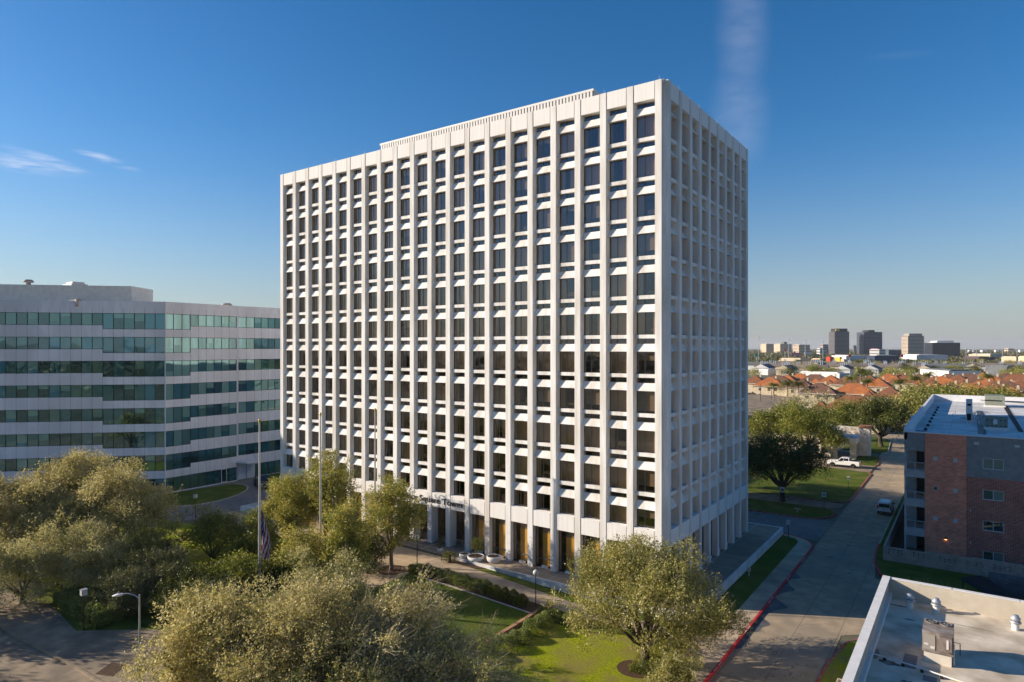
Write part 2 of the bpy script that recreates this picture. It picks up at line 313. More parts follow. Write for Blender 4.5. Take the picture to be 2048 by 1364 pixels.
# thin cirrus in the sky dome, laid out by compass direction and height angle
tc = N.new('ShaderNodeTexCoord'); sp = N.new('ShaderNodeSeparateXYZ'); Lk.new(tc.outputs['Generated'], sp.inputs[0])
def mth(op, a, b=None, c=None):
    n = N.new('ShaderNodeMath'); n.operation = op
    for i, v in enumerate((a, b, c)):
        if v is None: continue
        if isinstance(v, (int, float)): n.inputs[i].default_value = v
        else: Lk.new(v, n.inputs[i])
    return n.outputs[0]
az = mth('ARCTAN2', sp.outputs['X'], sp.outputs['Y']); el = mth('ARCSINE', sp.outputs['Z'])
def azel(px, py):
    r = (px - 1024) / FPX; u = (Y0 - py) / FPX
    x, y = r * S_ - C_, r * C_ + S_
    return math.atan2(x, y), math.atan2(u, math.hypot(x, y))
def blob(px, py, sa, se, rot):
    a0, e0 = azel(px, py); da = mth('SUBTRACT', az, a0); de = mth('SUBTRACT', el, e0)
    c, s = math.cos(rot), math.sin(rot)
    u = mth('ADD', mth('MULTIPLY', da, c / sa), mth('MULTIPLY', de, s / sa)); v = mth('ADD', mth('MULTIPLY', da, -s / se), mth('MULTIPLY', de, c / se))
    q = mth('ADD', mth('MULTIPLY', u, u), mth('MULTIPLY', v, v))
    return mth('MAXIMUM', mth('SUBTRACT', 1.0, q), 0.0)
cmb = N.new('ShaderNodeCombineXYZ'); Lk.new(az, cmb.inputs[0]); Lk.new(el, cmb.inputs[1])
def streak(rot, sc, lo, hi):
    mp = N.new('ShaderNodeMapping'); mp.inputs['Rotation'].default_value = (0, 0, rot); mp.inputs['Scale'].default_value = sc; Lk.new(cmb.outputs[0], mp.inputs['Vector'])
    no = N.new('ShaderNodeTexNoise'); no.inputs['Scale'].default_value = 1; no.inputs['Detail'].default_value = 6; no.inputs['Distortion'].default_value = .4; Lk.new(mp.outputs['Vector'], no.inputs['Vector'])
    mr = N.new('ShaderNodeMapRange'); mr.inputs['From Min'].default_value = lo; mr.inputs['From Max'].default_value = hi; Lk.new(no.outputs['Fac'], mr.inputs['Value']); return mr.outputs['Result']
s1 = streak(.22, (22, 190, 1), .36, .66); s2 = streak(.6, (22, 60, 1), .25, .85)
left = mth('MAXIMUM', mth('MAXIMUM', blob(95, 322, .055, .009, -.22), blob(40, 328, .065, .012, -.06)), blob(210, 318, .045, .007, -.22))
left = mth('MULTIPLY', mth('POWER', left, 1.4), mth('MULTIPLY_ADD', s1, 1.0, .0))
right = mth('MAXIMUM', mth('MAXIMUM', blob(1485, 60, .045, .13, 0), blob(1480, 230, .050, .085, .12)), mth('MULTIPLY', blob(1800, 110, .05, .006, -.12), .45))
right = mth('MULTIPLY', mth('POWER', right, 1.8), mth('MULTIPLY_ADD', s2, .7, .3))
fac = mth('MINIMUM', mth('ADD', mth('MULTIPLY', left, .45), mth('MULTIPLY', right, .17)), .7)
mxw = N.new('ShaderNodeMix'); mxw.data_type = 'RGBA'; Lk.new(fac, mxw.inputs[0]); hsw = N.new('ShaderNodeHueSaturation'); hsw.inputs['Saturation'].default_value = 1.30; hsw.inputs['Hue'].default_value = .503; Lk.new(sky.outputs[0], hsw.inputs['Color']); hz1 = mth('POWER', mth('MAXIMUM', mth('SUBTRACT', 1.0, mth('DIVIDE', mth('MAXIMUM', el, 0.0), .32)), 0.0), 2.0); mxh = N.new('ShaderNodeMix'); mxh.data_type = 'RGBA'; Lk.new(mth('MULTIPLY', hz1, .85), mxh.inputs[0]); Lk.new(hsw.outputs['Color'], mxh.inputs[6]); mxh.inputs[7].default_value = (2.7, 2.85, 3.2, 1); Lk.new(mxh.outputs[2], mxw.inputs[6]); mxw.inputs[7].default_value = (6.5, 6.6, 7.6, 1)
Lk.new(mxw.outputs[2], bg.inputs['Color'])
scene.view_settings.view_transform = 'Standard'; scene.view_settings.look = 'None'; scene.view_settings.gamma = 1; scene.view_settings.exposure = .68
scene.cycles.max_bounces = 7; scene.cycles.transparent_max_bounces = 12; scene.cycles.caustics_reflective = False; scene.cycles.caustics_refractive = False
scene.cycles.sample_clamp_indirect = 4
HAZE = 1
# ------------------------------------------------------------------ terrain: rises gently towards the entrance plaza
def sm(t): t = max(0., min(1., t)); return t * t * (3 - 2 * t)
def hgt(x, y):
    a = sm((-4 - x) / 18) * sm((x + 52) / 16); b = sm((y + 24) / 10)
    return .60 * a * b
def sheet(name, poly, mat_, dz=0.0, step=2.0, thick=0, parent=None, kind='structure', label=None, cat=None, flat=None):
    bm = bmesh.new(); vs = [bm.verts.new((p[0], p[1], 0)) for p in poly]; f = bm.faces.new(vs)
    if f.normal.z < 0: f.normal_flip()
    bm.normal_update()
    xs = [p[0] for p in poly]; ys = [p[1] for p in poly]
    if flat is None:
        for ax, lo, hi in ((0, min(xs), max(xs)), (1, min(ys), max(ys))):
            k = math.ceil(lo / step) * step
            while k < hi:
                cpos = (k, 0, 0) if ax == 0 else (0, k, 0); no = (1, 0, 0) if ax == 0 else (0, 1, 0)
                bmesh.ops.bisect_plane(bm, geom=bm.verts[:] + bm.edges[:] + bm.faces[:], plane_co=cpos, plane_no=no); k += step
    if thick:
        r = bmesh.ops.extrude_face_region(bm, geom=bm.faces[:]); low = [e for e in r['geom'] if isinstance(e, bmesh.types.BMVert)]
        ls = set(low)
        for v in bm.verts: v.co.z = (hgt(v.co.x, v.co.y) if flat is None else flat) + dz - (0 if v in ls else thick)
        bmesh.ops.recalc_face_normals(bm, faces=bm.faces[:])
    else:
        for v in bm.verts: v.co.z = (hgt(v.co.x, v.co.y) if flat is None else flat) + dz
    for f in bm.faces:
        if f.normal.z < -.5 and not thick: f.normal_flip()
    me = bpy.data.meshes.new(name); bm.to_mesh(me); bm.free(); me.materials.append(mat_)
    return tag(link(name, me, parent), label, cat, None, kind)
def arc(cx, cy, r, a0, a1, n=10): return [(cx + r * math.cos(R(a0 + (a1 - a0) * i / n)), cy + r * math.sin(R(a0 + (a1 - a0) * i / n))) for i in range(n + 1)]
def offset(path, d):
    out = []
    for i, p in enumerate(path):
        a = path[max(i - 1, 0)]; b = path[min(i + 1, len(path) - 1)]; tx, ty = b[0] - a[0], b[1] - a[1]; l = math.hypot(tx, ty) or 1
        out.append((p[0] - ty / l * d, p[1] + tx / l * d))
    return out
def densify(path, step=1.5):
    out = [path[0]]
    for a, b in zip(path, path[1:]):
        n = max(1, int(math.hypot(b[0] - a[0], b[1] - a[1]) / step))
        out += [(a[0] + (b[0] - a[0]) * i / n, a[1] + (b[1] - a[1]) * i / n) for i in range(1, n + 1)]
    return out
def kerb(name, path, mat_, wdt=.16, z0=-.3, z1=.02, label=None):
    path = densify(path); l = offset(path, wdt / 2); r = offset(path, -wdt / 2); mb = MB(); n = len(path)
    top = lambda p, dz: (p[0], p[1], hgt(*p) + dz)
    for i in range(n - 1):
        a, b, c, d = l[i], l[i + 1], r[i + 1], r[i]
        mb.poly([top(d, z1), top(c, z1), top(b, z1), top(a, z1)], mat_)
        mb.poly([(a[0], a[1], z0), top(a, z1), top(b, z1), (b[0], b[1], z0)], mat_)
        mb.poly([(d[0], d[1], z0), (c[0], c[1], z0), top(c, z1), top(d, z1)], mat_)
    mb.poly([(l[0][0], l[0][1], z0), (r[0][0], r[0][1], z0), top(r[0], z1), top(l[0], z1)], mat_)
    mb.poly([(l[-1][0], l[-1][1], z0), top(l[-1], z1), top(r[-1], z1), (r[-1][0], r[-1][1], z0)], mat_)
    o = mb.build(name); return tag(o, None, None, None, 'structure')

# base ground, reaching the horizon
mb = MB(); n = 64; ring = lambda r: [(r * math.cos(2 * math.pi * i / n), r * math.sin(2 * math.pi * i / n), -.17) for i in range(n)]
prev = [(0, 0, -.17)] * n
for r in (100, 400, 1500, 5000, 14000):
    cur = ring(r)
    for i in range(n):
        q = [prev[i], cur[i], cur[(i + 1) % n], prev[(i + 1) % n]]
        if r == 100: q = [prev[i], cur[i], cur[(i + 1) % n]]
        mb.poly(q, M['ground'])
    prev = cur
tag(mb.build('ground'), kind='structure')

RZ = -.15
sheet('main_street', [(7.3, -95), (13.9, -95), (13.9, 3), (17.6, 6.5), (17.6, 17), (14.5, 20), (13.6, 30), (13.6, 118), (12, 150), (4, 175), (-3, 172), (3, 145), (5.5, 120), (7.4, 84), (7.4, -95)], M['road'], flat=RZ)
sheet('side_street', [(-95, 30.6), (7.296, 30.6), (7.296, 41.5), (-95, 39)], M['asphalt'], flat=RZ + .004)
sheet('far_driveway', [(-60, 81.5), (7.39, 83), (7.39, 90.5), (-60, 89)], M['lot'], flat=RZ + .004)
# the tower's block, a real step above the street
corner = arc(3.2, 26.6, 4.1, 0, 90, 12)
block = [(7.3, -95)] + corner + [(-52, 30.7), (-52, -95)]
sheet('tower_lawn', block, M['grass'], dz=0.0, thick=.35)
kerb('kerb', [(7.3, -95), (7.3, -34)], M['kerb'])
kerb('red_kerb', [(7.3, -34)] + corner + [(-4, 30.7)], M['kerb_red'], wdt=.2, z1=.03)
# white stencilled fire-lane lettering along the red kerb
mb = MB()
for y0 in (-9.2, -1.6, 6.3, 13.5, 20.3):
    for k in range(9):
        if k == 4: continue
        mb.box(7.31, 7.40, y0 + k * .2, y0 + k * .2 + .12, .032, .035, M['paint_w'])
tag(mb.build('fire_lane_stencil'), 'white stencilled lettering on the red kerb of the street', 'road marking')
# side walk along the street with its bulge around the planting island
sheet('sidewalk', [(7.2, -95), (7.2, 26.6)] + arc(3.2, 26.6, 4.0, 0, 90, 10) + [(-1, 30.6), (-1, 31.0), (3.3, 31.0)][0:1] + [(3.4, 30.4), (3.4, 29.9), (4.9, 29.3), (5.5, 28.0), (5.5, -1.5), (5.2, -3.6), (3.2, -4.0), (3.2, -6.3), (4.4, -7.3), (4.95, -8.8), (4.95, -11.2), (4.2, -13.6), (2.2, -16.5), (1.0, -22), (1.0, -95)], M['sidewalk'], dz=.008)
sheet('walkway', [(3.25, -6.4), (3.25, -4.1), (-8.0, -4.15), (-23.5, -3.25), (-26, -3.25), (-26, -6.2), (-8.2, -6.5)], M['walk'], dz=.012)
sheet('entrance_plaza', [(-23.0, -2.55), (-24.9, -3.3), (-25.2, -6.4), (-24.0, -8.6), (-24.0, -13.2), (-27, -17), (-33, -18), (-40, -12), (-44, -8), (-46, -2.55)], M['plaza'], dz=.02)
sheet('west_walk', [(-58, -8.2), (-63, -6.5), (-64.5, -3.5), (-62.5, -2.2), (-46, -2.6), (-44, -7)], M['walk'], dz=.016)
sheet('garden_path', [(-40, -12), (-33, -18), (-38, -25), (-44, -30), (-46, -28.5), (-41, -21)], M['walk'], dz=.013)
# beds
sheet('sago_bed', [(-24.7, -3.35), (-22.8, -2.65), (-18.6, -2.65), (-19.6, -3.5)], M['mulch'], dz=.03)
sheet('hedge_bed', [(-25.2, -6.6), (-8.75, -6.6), (-8.75, -8.5), (-22.5, -8.5)], M['mulch'], dz=.03)
sheet('tree_ring', arc(-26.2, -8.8, 1.5, 0, 345, 16), M['mulch'], dz=.03)
sheet('tree_mulch', arc(2.5, -12.2, 1.35, 0, 345, 18), M['mulch'], dz=.02)
sheet('sunny_lawn', [(-8, -14.2), (-8.0, -9.5), (3.0, -6.6), (4.2, -7.4), (4.7, -8.9), (4.7, -11.1), (4.0, -13.4), (2, -16.3), (.8, -21.5), (.8, -60), (-14, -60), (-14, -20)], M['grass_lit'], dz=.006)
sheet('west_lawn', [(-70, -12), (-58, -9), (-47, -9), (-41, -14), (-43, -20), (-48, -28), (-60, -33), (-80, -34), (-84, -24)], M['grass_lit'], dz=.009)
# brick coping walls around the sunken lawn panel
def wall(path, name, m, wdt, z0, z1, label, cat, top=None):
    path = densify(path, 1.0); l = offset(path, wdt / 2); r = offset(path, -wdt / 2); mb = MB(); n = len(path)
    for i in range(n - 1):
        A, B, C, D = l[i], l[i + 1], r[i + 1], r[i]; h0 = hgt(*path[i]); h1 = hgt(*path[i + 1])
        mb.poly([(*D, h0 + z1), (*C, h1 + z1), (*B, h1 + z1), (*A, h0 + z1)], top or m)
        mb.poly([(*A, z0), (*A, h0 + z1), (*B, h1 + z1), (*B, z0)], m); mb.poly([(*D, z0), (*C, z0), (*C, h1 + z1), (*D, h0 + z1)], m)
    mb.poly([(*l[0], z0), (*r[0], z0), (*r[0], hgt(*path[0]) + z1), (*l[0], hgt(*path[0]) + z1)], m)
    mb.poly([(*l[-1], z0), (*l[-1], hgt(*path[-1]) + z1), (*r[-1], hgt(*path[-1]) + z1), (*r[-1], z0)], m)
    return tag(mb.build(name, loc=(path[0][0], path[0][1], 0)), label, cat)
wall([(-8.6, -5.95), (-8.6, -15.8)], 'garden_wall', M['brick_edge'], .34, -.3, .30, 'low brick coping wall between the hedge bed and the clipped shrubs', 'garden wall')
wall([(-8.85, -8.62), (-23.0, -8.62)], 'garden_edging', M['kerb'], .15, -.3, .06, 'pale concrete edging strip between hedge bed and shaded lawn', 'edging')

# office drive and its grass oval
sheet('office_drive', [(-95, -40), (-66.5, -11.5), (-64.2, -7.0), (-64.0, -2.5), (-66, 2.5), (-62, 5), (-60, 8), (-60, 30.5), (-95, 30.5)], M['asphalt'], flat=RZ + .012)
oval = [(-84, -7.5), (-80, -10), (-77, -9.2), (-73.6, -6.0), (-72.3, -3.6), (-72.2, -1), (-72.6, 1.0), (-73.6, 3.6), (-75.4, 6.0), (-77.5, 7.6), (-79.6, 8.1), (-81.2, 7.6), (-82.0, 6.6)]
sheet('oval_lawn', oval, M['grass'], flat=.0, thick=.3)
kerb('oval_kerb', oval[1:-1], M['kerb'], wdt=.22)
sheet('lawn_strip', [(-84, 13.2), (-78.5, 11.6), (-77, 13), (-78, 30), (-84, 30)], M['grass'], flat=.0, thick=.3)
kerb('lawn_strip_kerb', [(-82, 12.7), (-78.5, 11.6), (-77, 13), (-78, 30)], M['kerb'], wdt=.2)

# lot at the lower left
sheet('parking_lot', [(-90, -95), (-90, -36.5), (-62, -34.5), (-50, -33), (-46, -32.2), (-38.2, -33.2), (-33.5, -29.5), (-29.5, -27.5), (-26, -28), (-24, -31), (-22, -95)], M['lot'], flat=.012)
kerb('lot_kerb', [(-52, -37.0), (-44.2, -36.7), (-36.5, -36.3), (-30.6, -35.9), (-25.5, -35.8), (-20, -36)], M['lot'], wdt=.2, z0=-.1, z1=.14)
sheet('drain_grate', [(-29.9, -34.0), (-28.6, -33.5), (-27.6, -34.9), (-29.0, -35.5)], M['mulch'], flat=.02)

# blocks north of the side street
ne = [(-60, 40.2), (4.2, 40.9), (5.6, 41.7), (6.5, 43.2), (6.9, 45.2), (6.4, 47.2), (5.0, 48.1), (-60, 48.1)]
sheet('north_verge', ne, M['grass'], flat=.0, thick=.3)
kerb('verge_kerb', ne[:-1], M['kerb_red_old'], wdt=.18)
sheet('north_path', [(-60, 48.1), (5.0, 48.1), (6.9, 50), (6.9, 53), (-60, 53)], M['lot'], flat=-.09)
lw = [(-60, 53.1), (-4, 53.2), (5.2, 53.0), (6.6, 53.9), (7.3, 55.6), (7.3, 81.8), (6.6, 82.6), (-3, 84.5), (-60, 84.5)]
sheet('north_lawn', lw, M['grass'], flat=.0, thick=.3)
kerb('north_kerb', lw[1:-2], M['kerb_red_old'], wdt=.18)
l2 = [(2.6, 91.5), (6.6, 90.6), (7.2, 92.5), (6.8, 102), (5.5, 104), (2.5, 103.5)]
sheet('gate_lawn', l2, M['grass'], flat=.0, thick=.3); kerb('gate_kerb', l2[1:5], M['kerb_red_old'], wdt=.18)
sheet('gate_drive', [(-60, 84.5), (7.0, 83.0), (7.0, 91), (2, 92), (1, 110), (-60, 110)], M['lot'], flat=-.01)
l3 = [(1.5, 111), (6.2, 109.8), (7.2, 112.5), (6.6, 122), (5.8, 135), (3.0, 138), (-2, 137), (-2, 112)]
sheet('far_lawn', l3, M['grass'], flat=.0, thick=.3); kerb('far_kerb', l3[1:6], M['kerb'], wdt=.18)
# east side of the street
e1 = [(13.65, 33), (14.45, 33), (14.45, 118), (13.65, 118)]
sheet('east_verge', e1, M['grass'], flat=.0, thick=.3); kerb('east_kerb', [(13.6, 33), (13.6, 118)], M['kerb'], wdt=.16)
e2 = [(13.62, 30), (14.0, 25), (14.9, 21), (16.5, 19.2), (22, 18.6), (60, 18.6), (60, 26.4), (14.5, 26.4), (14.5, 33), (13.62, 33)]
sheet('east_lawn', e2, M['grass'], flat=.0, thick=.3); kerb('red_east_kerb', [(13.6, 33.0)] + e2[0:5] + [(27, 18.6)], M['kerb_red'], wdt=.2)
e3 = [(13.75, -60), (13.75, -7.5), (13.9, -3.0), (14.5, 1.5), (15.9, 4.4), (18, 5.4), (60, 5.4), (60, -60)]
sheet('southeast_lawn', e3, M['grass_lit'], flat=.0, thick=.3); kerb('southeast_kerb', e3[:7], M['kerb_red_old'], wdt=.18)
sheet('dry_bed', [(15.2, 1.5), (16.1, 4.1), (17.9, 4.9), (17.9, .8), (16, .4)], M['mulch'], flat=.012)
# water stains on the street beside the kerb
st = mat('wet_street_stain', (.07, .07, .07), (.13, .125, .12), 1.0, .55)
for i, (y0, y1, wd) in enumerate([(-4.5, -1.2, .9), (-.9, 3.2, 1.4), (3.6, 8.5, 1.6), (9.2, 13.5, 1.1), (14.2, 17.0, .9)]):
    pts = [(7.42, y0)] + [(7.42 + wd * math.sin(math.pi * t) * (.8 + .25 * math.sin(9 * t + i)), y0 + (y1 - y0) * t) for t in [k / 12 for k in range(1, 12)]] + [(7.42, y1)]
    sheet('water_stain', pts, st, flat=RZ + .005)
for (x, y) in ((9.6, 24.5), (10.6, 30.6)):
    sheet('manhole_cover', arc(x, y, .32, 0, 350, 16), M['car_grey'], flat=RZ + .007)
# ------------------------------------------------------------------ the tower
PZT = .8; ZT = 48.19; HL0 = 8.50; FP = 3.681
tower = empty('office_tower', (0, 0, 0), label='tall white precast concrete office tower with a deep grid of hooded windows', cat='office building')
bL, cL, wL, nL = 2.8273, .4735, .6418, 20
bR, cR, wR, nR = 2.8072, .4394, .70, 9
TL = lambda s, d, z: (-s, d, z)          # facade towards the entrance plaza
TR = lambda s, d, z: (-d, s, z)          # facade towards the street
XE = cL + nL * bL + wL; YE = cR + nR * bR + wR + .1
CW = M['concrete_w']; DW = .60; SPL = .22; DWR = .98
# columns
for T, n, b, c, w_ in ((TL, nL, bL, cL, wL), (TR, nR, bR, cR, wR)):
    for i in range(n + 1):
        s = c + i * b; mb = MB()
        base = Vector(T(s, 0, 0))
        mb.box(s, s + w_, 0, 1.15, PZT, ZT, CW, T=T)
        for (sa, sg) in (((s, -1), (s + w_, 1)) if T is TL else ()):
            if (i == 0 and sg < 0) or (i == n and sg > 0): continue
            q = [(sa - .02 * sg, .10), (sa + .022 * sg, .10), (sa + SPL * .62 * sg, .62), (sa + SPL * .62 * sg, .9), (sa - .02 * sg, .9)]
            lo = [T(a_, b_, 6.7) for a_, b_ in q]; hi = [T(a_, b_, 46.66) for a_, b_ in q]
            mb.faces(lo + hi, [(0, 1, 6, 5), (1, 2, 7, 6), (2, 3, 8, 7), (0, 1, 2, 3, 4)], CW)
        mb.build('column', tower)
# corner recess
mb = MB(); mb.prism([(-.6, .33), (-.44, .355), (-.20, .42), (-.03, .50), (-.03, .9), (-.6, .9)], PZT, ZT - .35, CW)
mb.build('corner_recess', tower)
# top fascia panels and the panels above the ground floor
for T, n, b, c, w_ in ((TL, nL, bL, cL, wL), (TR, nR, bR, cR, wR)):
    for i in range(n):
        s0 = c + i * b + w_; s1 = c + (i + 1) * b; g = .09 if T is TL else .05
        mb = MB(); mb.box(s0 + g, s1 - g, .03, .25, 46.57, ZT, M['panel_w'], T=T)
        mb.box(s0, s1, .25, 1.0, 46.60, ZT - .3, CW, T=T); mb.build('fascia_panel', tower)
        mb = MB(); mb.box(s0 + g, s1 - g, .03, .25, 5.12, 6.72, M['panel_w'], T=T)
        mb.box(s0, s1, .25, 1.3, 5.17, 6.75, CW, T=T); mb.build('spandrel_panel', tower)
# window bays
def sill_faces(mb, s0, s1, T, k):
    z = HL0 + FP * k
    mb.box(s0, s1, .25, (DW if T is TL else DWR) + .1, z + 1.23, z + 1.58, CW, T=T)
def hood_faces(mb, s0, s1, T, k):
    z = HL0 + FP * k; dg = (DW if T is TL else DWR) + .1; a = [(.21, z), (.475 if T is TL else .66, z + .73), (dg, z + .73), (dg, z + .02)]
    lo = [T(s0, d, zz) for d, zz in a]; hi = [T(s1, d, zz) for d, zz in a]
    mb.faces(lo + hi, [(0, 1, 5, 4), (1, 2, 6, 5), (2, 3, 7, 6), (3, 0, 4, 7), (3, 2, 1, 0), (4, 5, 6, 7)], CW)
def bay_window(mb, s0, s1, T, k, rnd, bottom=False, ground=False):
    """glass of one bay: main pane from sill to hood, transom strip above the hood, frames and what hangs behind"""
    z = HL0 + FP * k; zb = z - FP + 1.58 if k > 0 else 6.75; D = DW if T is TL else DWR; B = M['bronze']
    def quad(sa, sb, za, zz, d, m): mb.poly([T(sa, d, za), T(sb, d, za), T(sb, d, zz), T(sa, d, zz)], m)
    quad(s0, s1, zb, z + .04, D, M['glass_b']); quad(s0, s1, z + .76, z + 1.22, D, M['glass_b'])
    sm_ = s1 - (s1 - s0) * .44
    s0 += .135; s1 -= .135
    for sa in (s0, s1 - .05): mb.box(sa, sa + .05, D - .04, D + .04, zb, z, B, T=T)
    mb.box(sm_ - .03, sm_ + .03, D - .05, D + .05, zb, z, M['mullion'], T=T)
    mb.box(s0 + .05, s1 - .05, D - .04, D + .04, zb, zb + .05, B, T=T)
    mb.box(sm_ - .02, sm_ + .02, D - .03, D + .03, z + .78, z + 1.22, B, T=T)
    r = rnd.random(); d2 = D + .28
    dm = M['drape'] if rnd.random() < .6 else M['drape_b']
    if r < .42: quad(s0, s1, zb, z + .1, d2, dm)
    elif r < .66: quad(s0, s1, zb + (z - zb) * rnd.choice([.1, .25, .4, .5, .6, .75]), z + .1, D + .12, M['drape2'])
    elif r < .84:
        quad(s0, s0 + (s1 - s0) * rnd.uniform(.2, .5), zb, z + .1, d2, dm); quad(s1 - (s1 - s0) * rnd.uniform(.1, .35), s1, zb, z + .1, d2, dm)
    else:
        quad(s1 - (s1 - s0) * rnd.uniform(.15, .35), s1, zb, z + .1, d2, dm)
        mb.box(s0 + .3, s0 + rnd.uniform(.9, 1.5), D + .6, D + 1.2, zb - .1, zb + rnd.uniform(.4, 1.0), M['interior_lt'], T=T)
rnd = random.Random(11)
bays = []
for T, n, b, c, w_ in ((TL, nL, bL, cL, wL), (TR, nR, bR, cR, wR)):
    for i in range(n):
        s0 = c + i * b + w_; s1 = c + (i + 1) * b
        for k in range(11):
            bays.append((0 if T is TL else 1, i, k, s0, s1, T))
# the hundred bays that show largest are parts of their own (nine bays beside the corner, eleven floors, and one)
near = [q for q in bays if q[0] == 0 and q[1] < 9] + [q for q in bays if q[0] == 0 and q[1] == 9 and q[2] == 5]
nearset = {(q[0], q[1], q[2]) for q in near}
for q in near:
    f, i, k, s0, s1, T = q; org = Vector(T((s0 + s1) / 2, .85, HL0 + FP * k))
    mb = MB(); bay_window(mb, s0, s1, T, k, rnd); wnd = mb.build('window', tower, loc=org)
    mb = MB(); hood_faces(mb, s0, s1, T, k); link('sunshade', mb.mesh('sunshade', org), wnd)
    mb = MB(); sill_faces(mb, s0, s1, T, k); link('sill', mb.mesh('sill', org), wnd)
mw, mh, ms = MB(), MB(), MB()
for q in bays:
    f, i, k, s0, s1, T = q
    if (f, i, k) in nearset: continue
    bay_window(mw, s0, s1, T, k, rnd); hood_faces(mh, s0, s1, T, k); sill_faces(ms, s0, s1, T, k)
for nme, m_ in (('far_windows', mw), ('far_sunshades', mh), ('far_sills', ms)):
    o = m_.build(nme, tower); o['kind'] = 'stuff'
# ground floor glazing behind the columns
for T, n, b, c, w_ in ((TL, nL, bL, cL, wL), (TR, nR, bR, cR, wR)):
    for i in range(n):
        s0 = c + i * b + w_; s1 = c + (i + 1) * b; mb = MB(); D = .62
        ent = T is TL and 8 <= i <= 13
        if ent: D = 2.2
        mb.poly([T(s0 - (.64 if ent else 0), D, PZT), T(s1, D, PZT), T(s1, D, 5.2), T(s0 - (.64 if ent else 0), D, 5.2)], M['glass_g'])
        for sa in (s0 - .02, s0 + (s1 - s0) * .10, s1 - .08): mb.box(sa, sa + .07, D - .06, D + .04, PZT, 5.17, M['mullion'], T=T)
        mb.box(s0, s1, D - .05, D + .03, PZT + .85, PZT + .93, M['mullion'], T=T)
        mb.box(s0, s1, D - .05, D + .03, PZT, PZT + .12, M['bronze'], T=T)
        if not ent:
            mb.poly([T(s0 + .30, D + .1, PZT + .1), T(s0 + 1.38, D + .1, PZT + .1), T(s0 + 1.38, D + .1, 4.35), T(s0 + .30, D + .1, 4.35)], M['drape_lit'] if T is TL else M['drape'])
            mb.poly([T(s0 + .3, D + .12, 4.35), T(s0 + 1.38, D + .12, 4.35), T(s0 + 1.38, D + .12, 5.2), T(s0 + .3, D + .12, 5.2)], M['drape2'])
            mb.box(s0 + .6, s0 + 1.3, D - .3, D - .08, PZT, PZT + .22, M['wall_low'], T=T)
        mb.build('lobby_window', tower)
# body: floors, core walls, hidden faces
mb = MB(); I = M['interior']
for k in range(12):
    z = 6.35 + FP * k
    mb.box(-XE + .3, -1.15, 1.02, YE - .3, z, z + .35, M['interior_f'])
mb.box(-XE + 5, -5, 5.5, YE - 5, PZT, 46.7, I)
for i in range(1, nL, 3): s = cL + i * bL + .3; mb.box(-s - .06, -s + .06, 1.1, 5.5, 5.2, 46.6, I)
for i in range(1, nR, 3): s = cR + i * bR + .3; mb.box(-5, -1.2, s - .06, s + .06, 5.2, 46.6, I)
mb.box(-XE + .3, -1.16, 1.31, YE - .31, 5.05, 5.165, CW)
mb.build('interior', tower)
mb = MB(); mb.box(-XE, -XE + .3, .1, YE, PZT, ZT - .02, CW); mb.box(-XE + .3, -.4, YE - .3, YE - .02, PZT, ZT - .02, CW)
mb.build('rear_wall', tower)
mb = MB(); mb.box(-XE + .3, -.9, .9, YE - .3, ZT - .9, ZT - .75, M['roof_w'])
mb.box(-XE + .3, -.3, .12, .45, ZT - .31, ZT - .012, CW); mb.box(-.45, -.12, .85, YE - .3, ZT - .31, ZT - .012, CW)
mb.build('roof', tower)
# ribbed screen around the plant on the roof
mb = MB(); px0, px1, py0, py1 = -45.66, -11.82, 8.0, 19.0; zt = 52.48
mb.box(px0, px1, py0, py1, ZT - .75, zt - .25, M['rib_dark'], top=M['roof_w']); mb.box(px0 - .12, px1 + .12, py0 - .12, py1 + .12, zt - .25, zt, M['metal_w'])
x = px0 + .1
while x < px1 - .2: mb.box(x, x + .26, py0 - .1, py0 - .002, ZT - .7, zt - .25, M['metal_w']); x += .44
y = py0 + .1
while y < py1 - .2: mb.box(px1 + .002, px1 + .1, y, y + .26, ZT - .7, zt - .25, M['metal_w']); y += .44
mb.build('roof_screen', tower)
for x0 in (-44.8, -16.0):
    mb = MB()
    for k in range(3): mb.tube((x0 + k * 1.3, 6.7, ZT - .2), (x0 + k * 1.3, 6.7, ZT + 1.25), .06, .06, M['metal_w']); mb.tube((x0 + k * 1.3, 7.9, ZT + 1.6), (x0 + k * 1.3, 6.2, ZT + 1.1), .07, .05, M['metal_w'])
    mb.tube((x0 - .5, 6.7, ZT + 1.2), (x0 + 3.6, 6.7, ZT + 1.2), .08, .08, M['metal_w'])
    tag(mb.build('roof_antenna', loc=(x0, 6.7, ZT - .75)), 'white pipe antenna frame on the tower roof at the %s end of the screen' % ('left' if x0 < -30 else 'right'), 'antenna')
# small lamps / rods on the parapet
mb = MB()
for i in range(0, nL + 1, 2): mb.tube((-(cL + i * bL + .3), .2, ZT), (-(cL + i * bL + .3), .2, ZT + .45), .015, .01, M['steel'], 5)
for i in range(1, nR + 1, 2): mb.tube((-.2, cR + i * bR + .3, ZT), (-.2, cR + i * bR + .3, ZT + .45), .015, .01, M['steel'], 5)
mb.build('lightning_rods', tower)
# strips of sunlight in the recessed entrance, built as pale stepped bands
mb = MB()
for k in range(3): mb.box(-(cL + 14 * bL), -(cL + 8 * bL), 1.3 + k * .28, 2.15, PZT + k * .12 + .002, PZT + .12 * (k + 1), M['plaza'])
mb.build('entrance_sun_strips', tower)
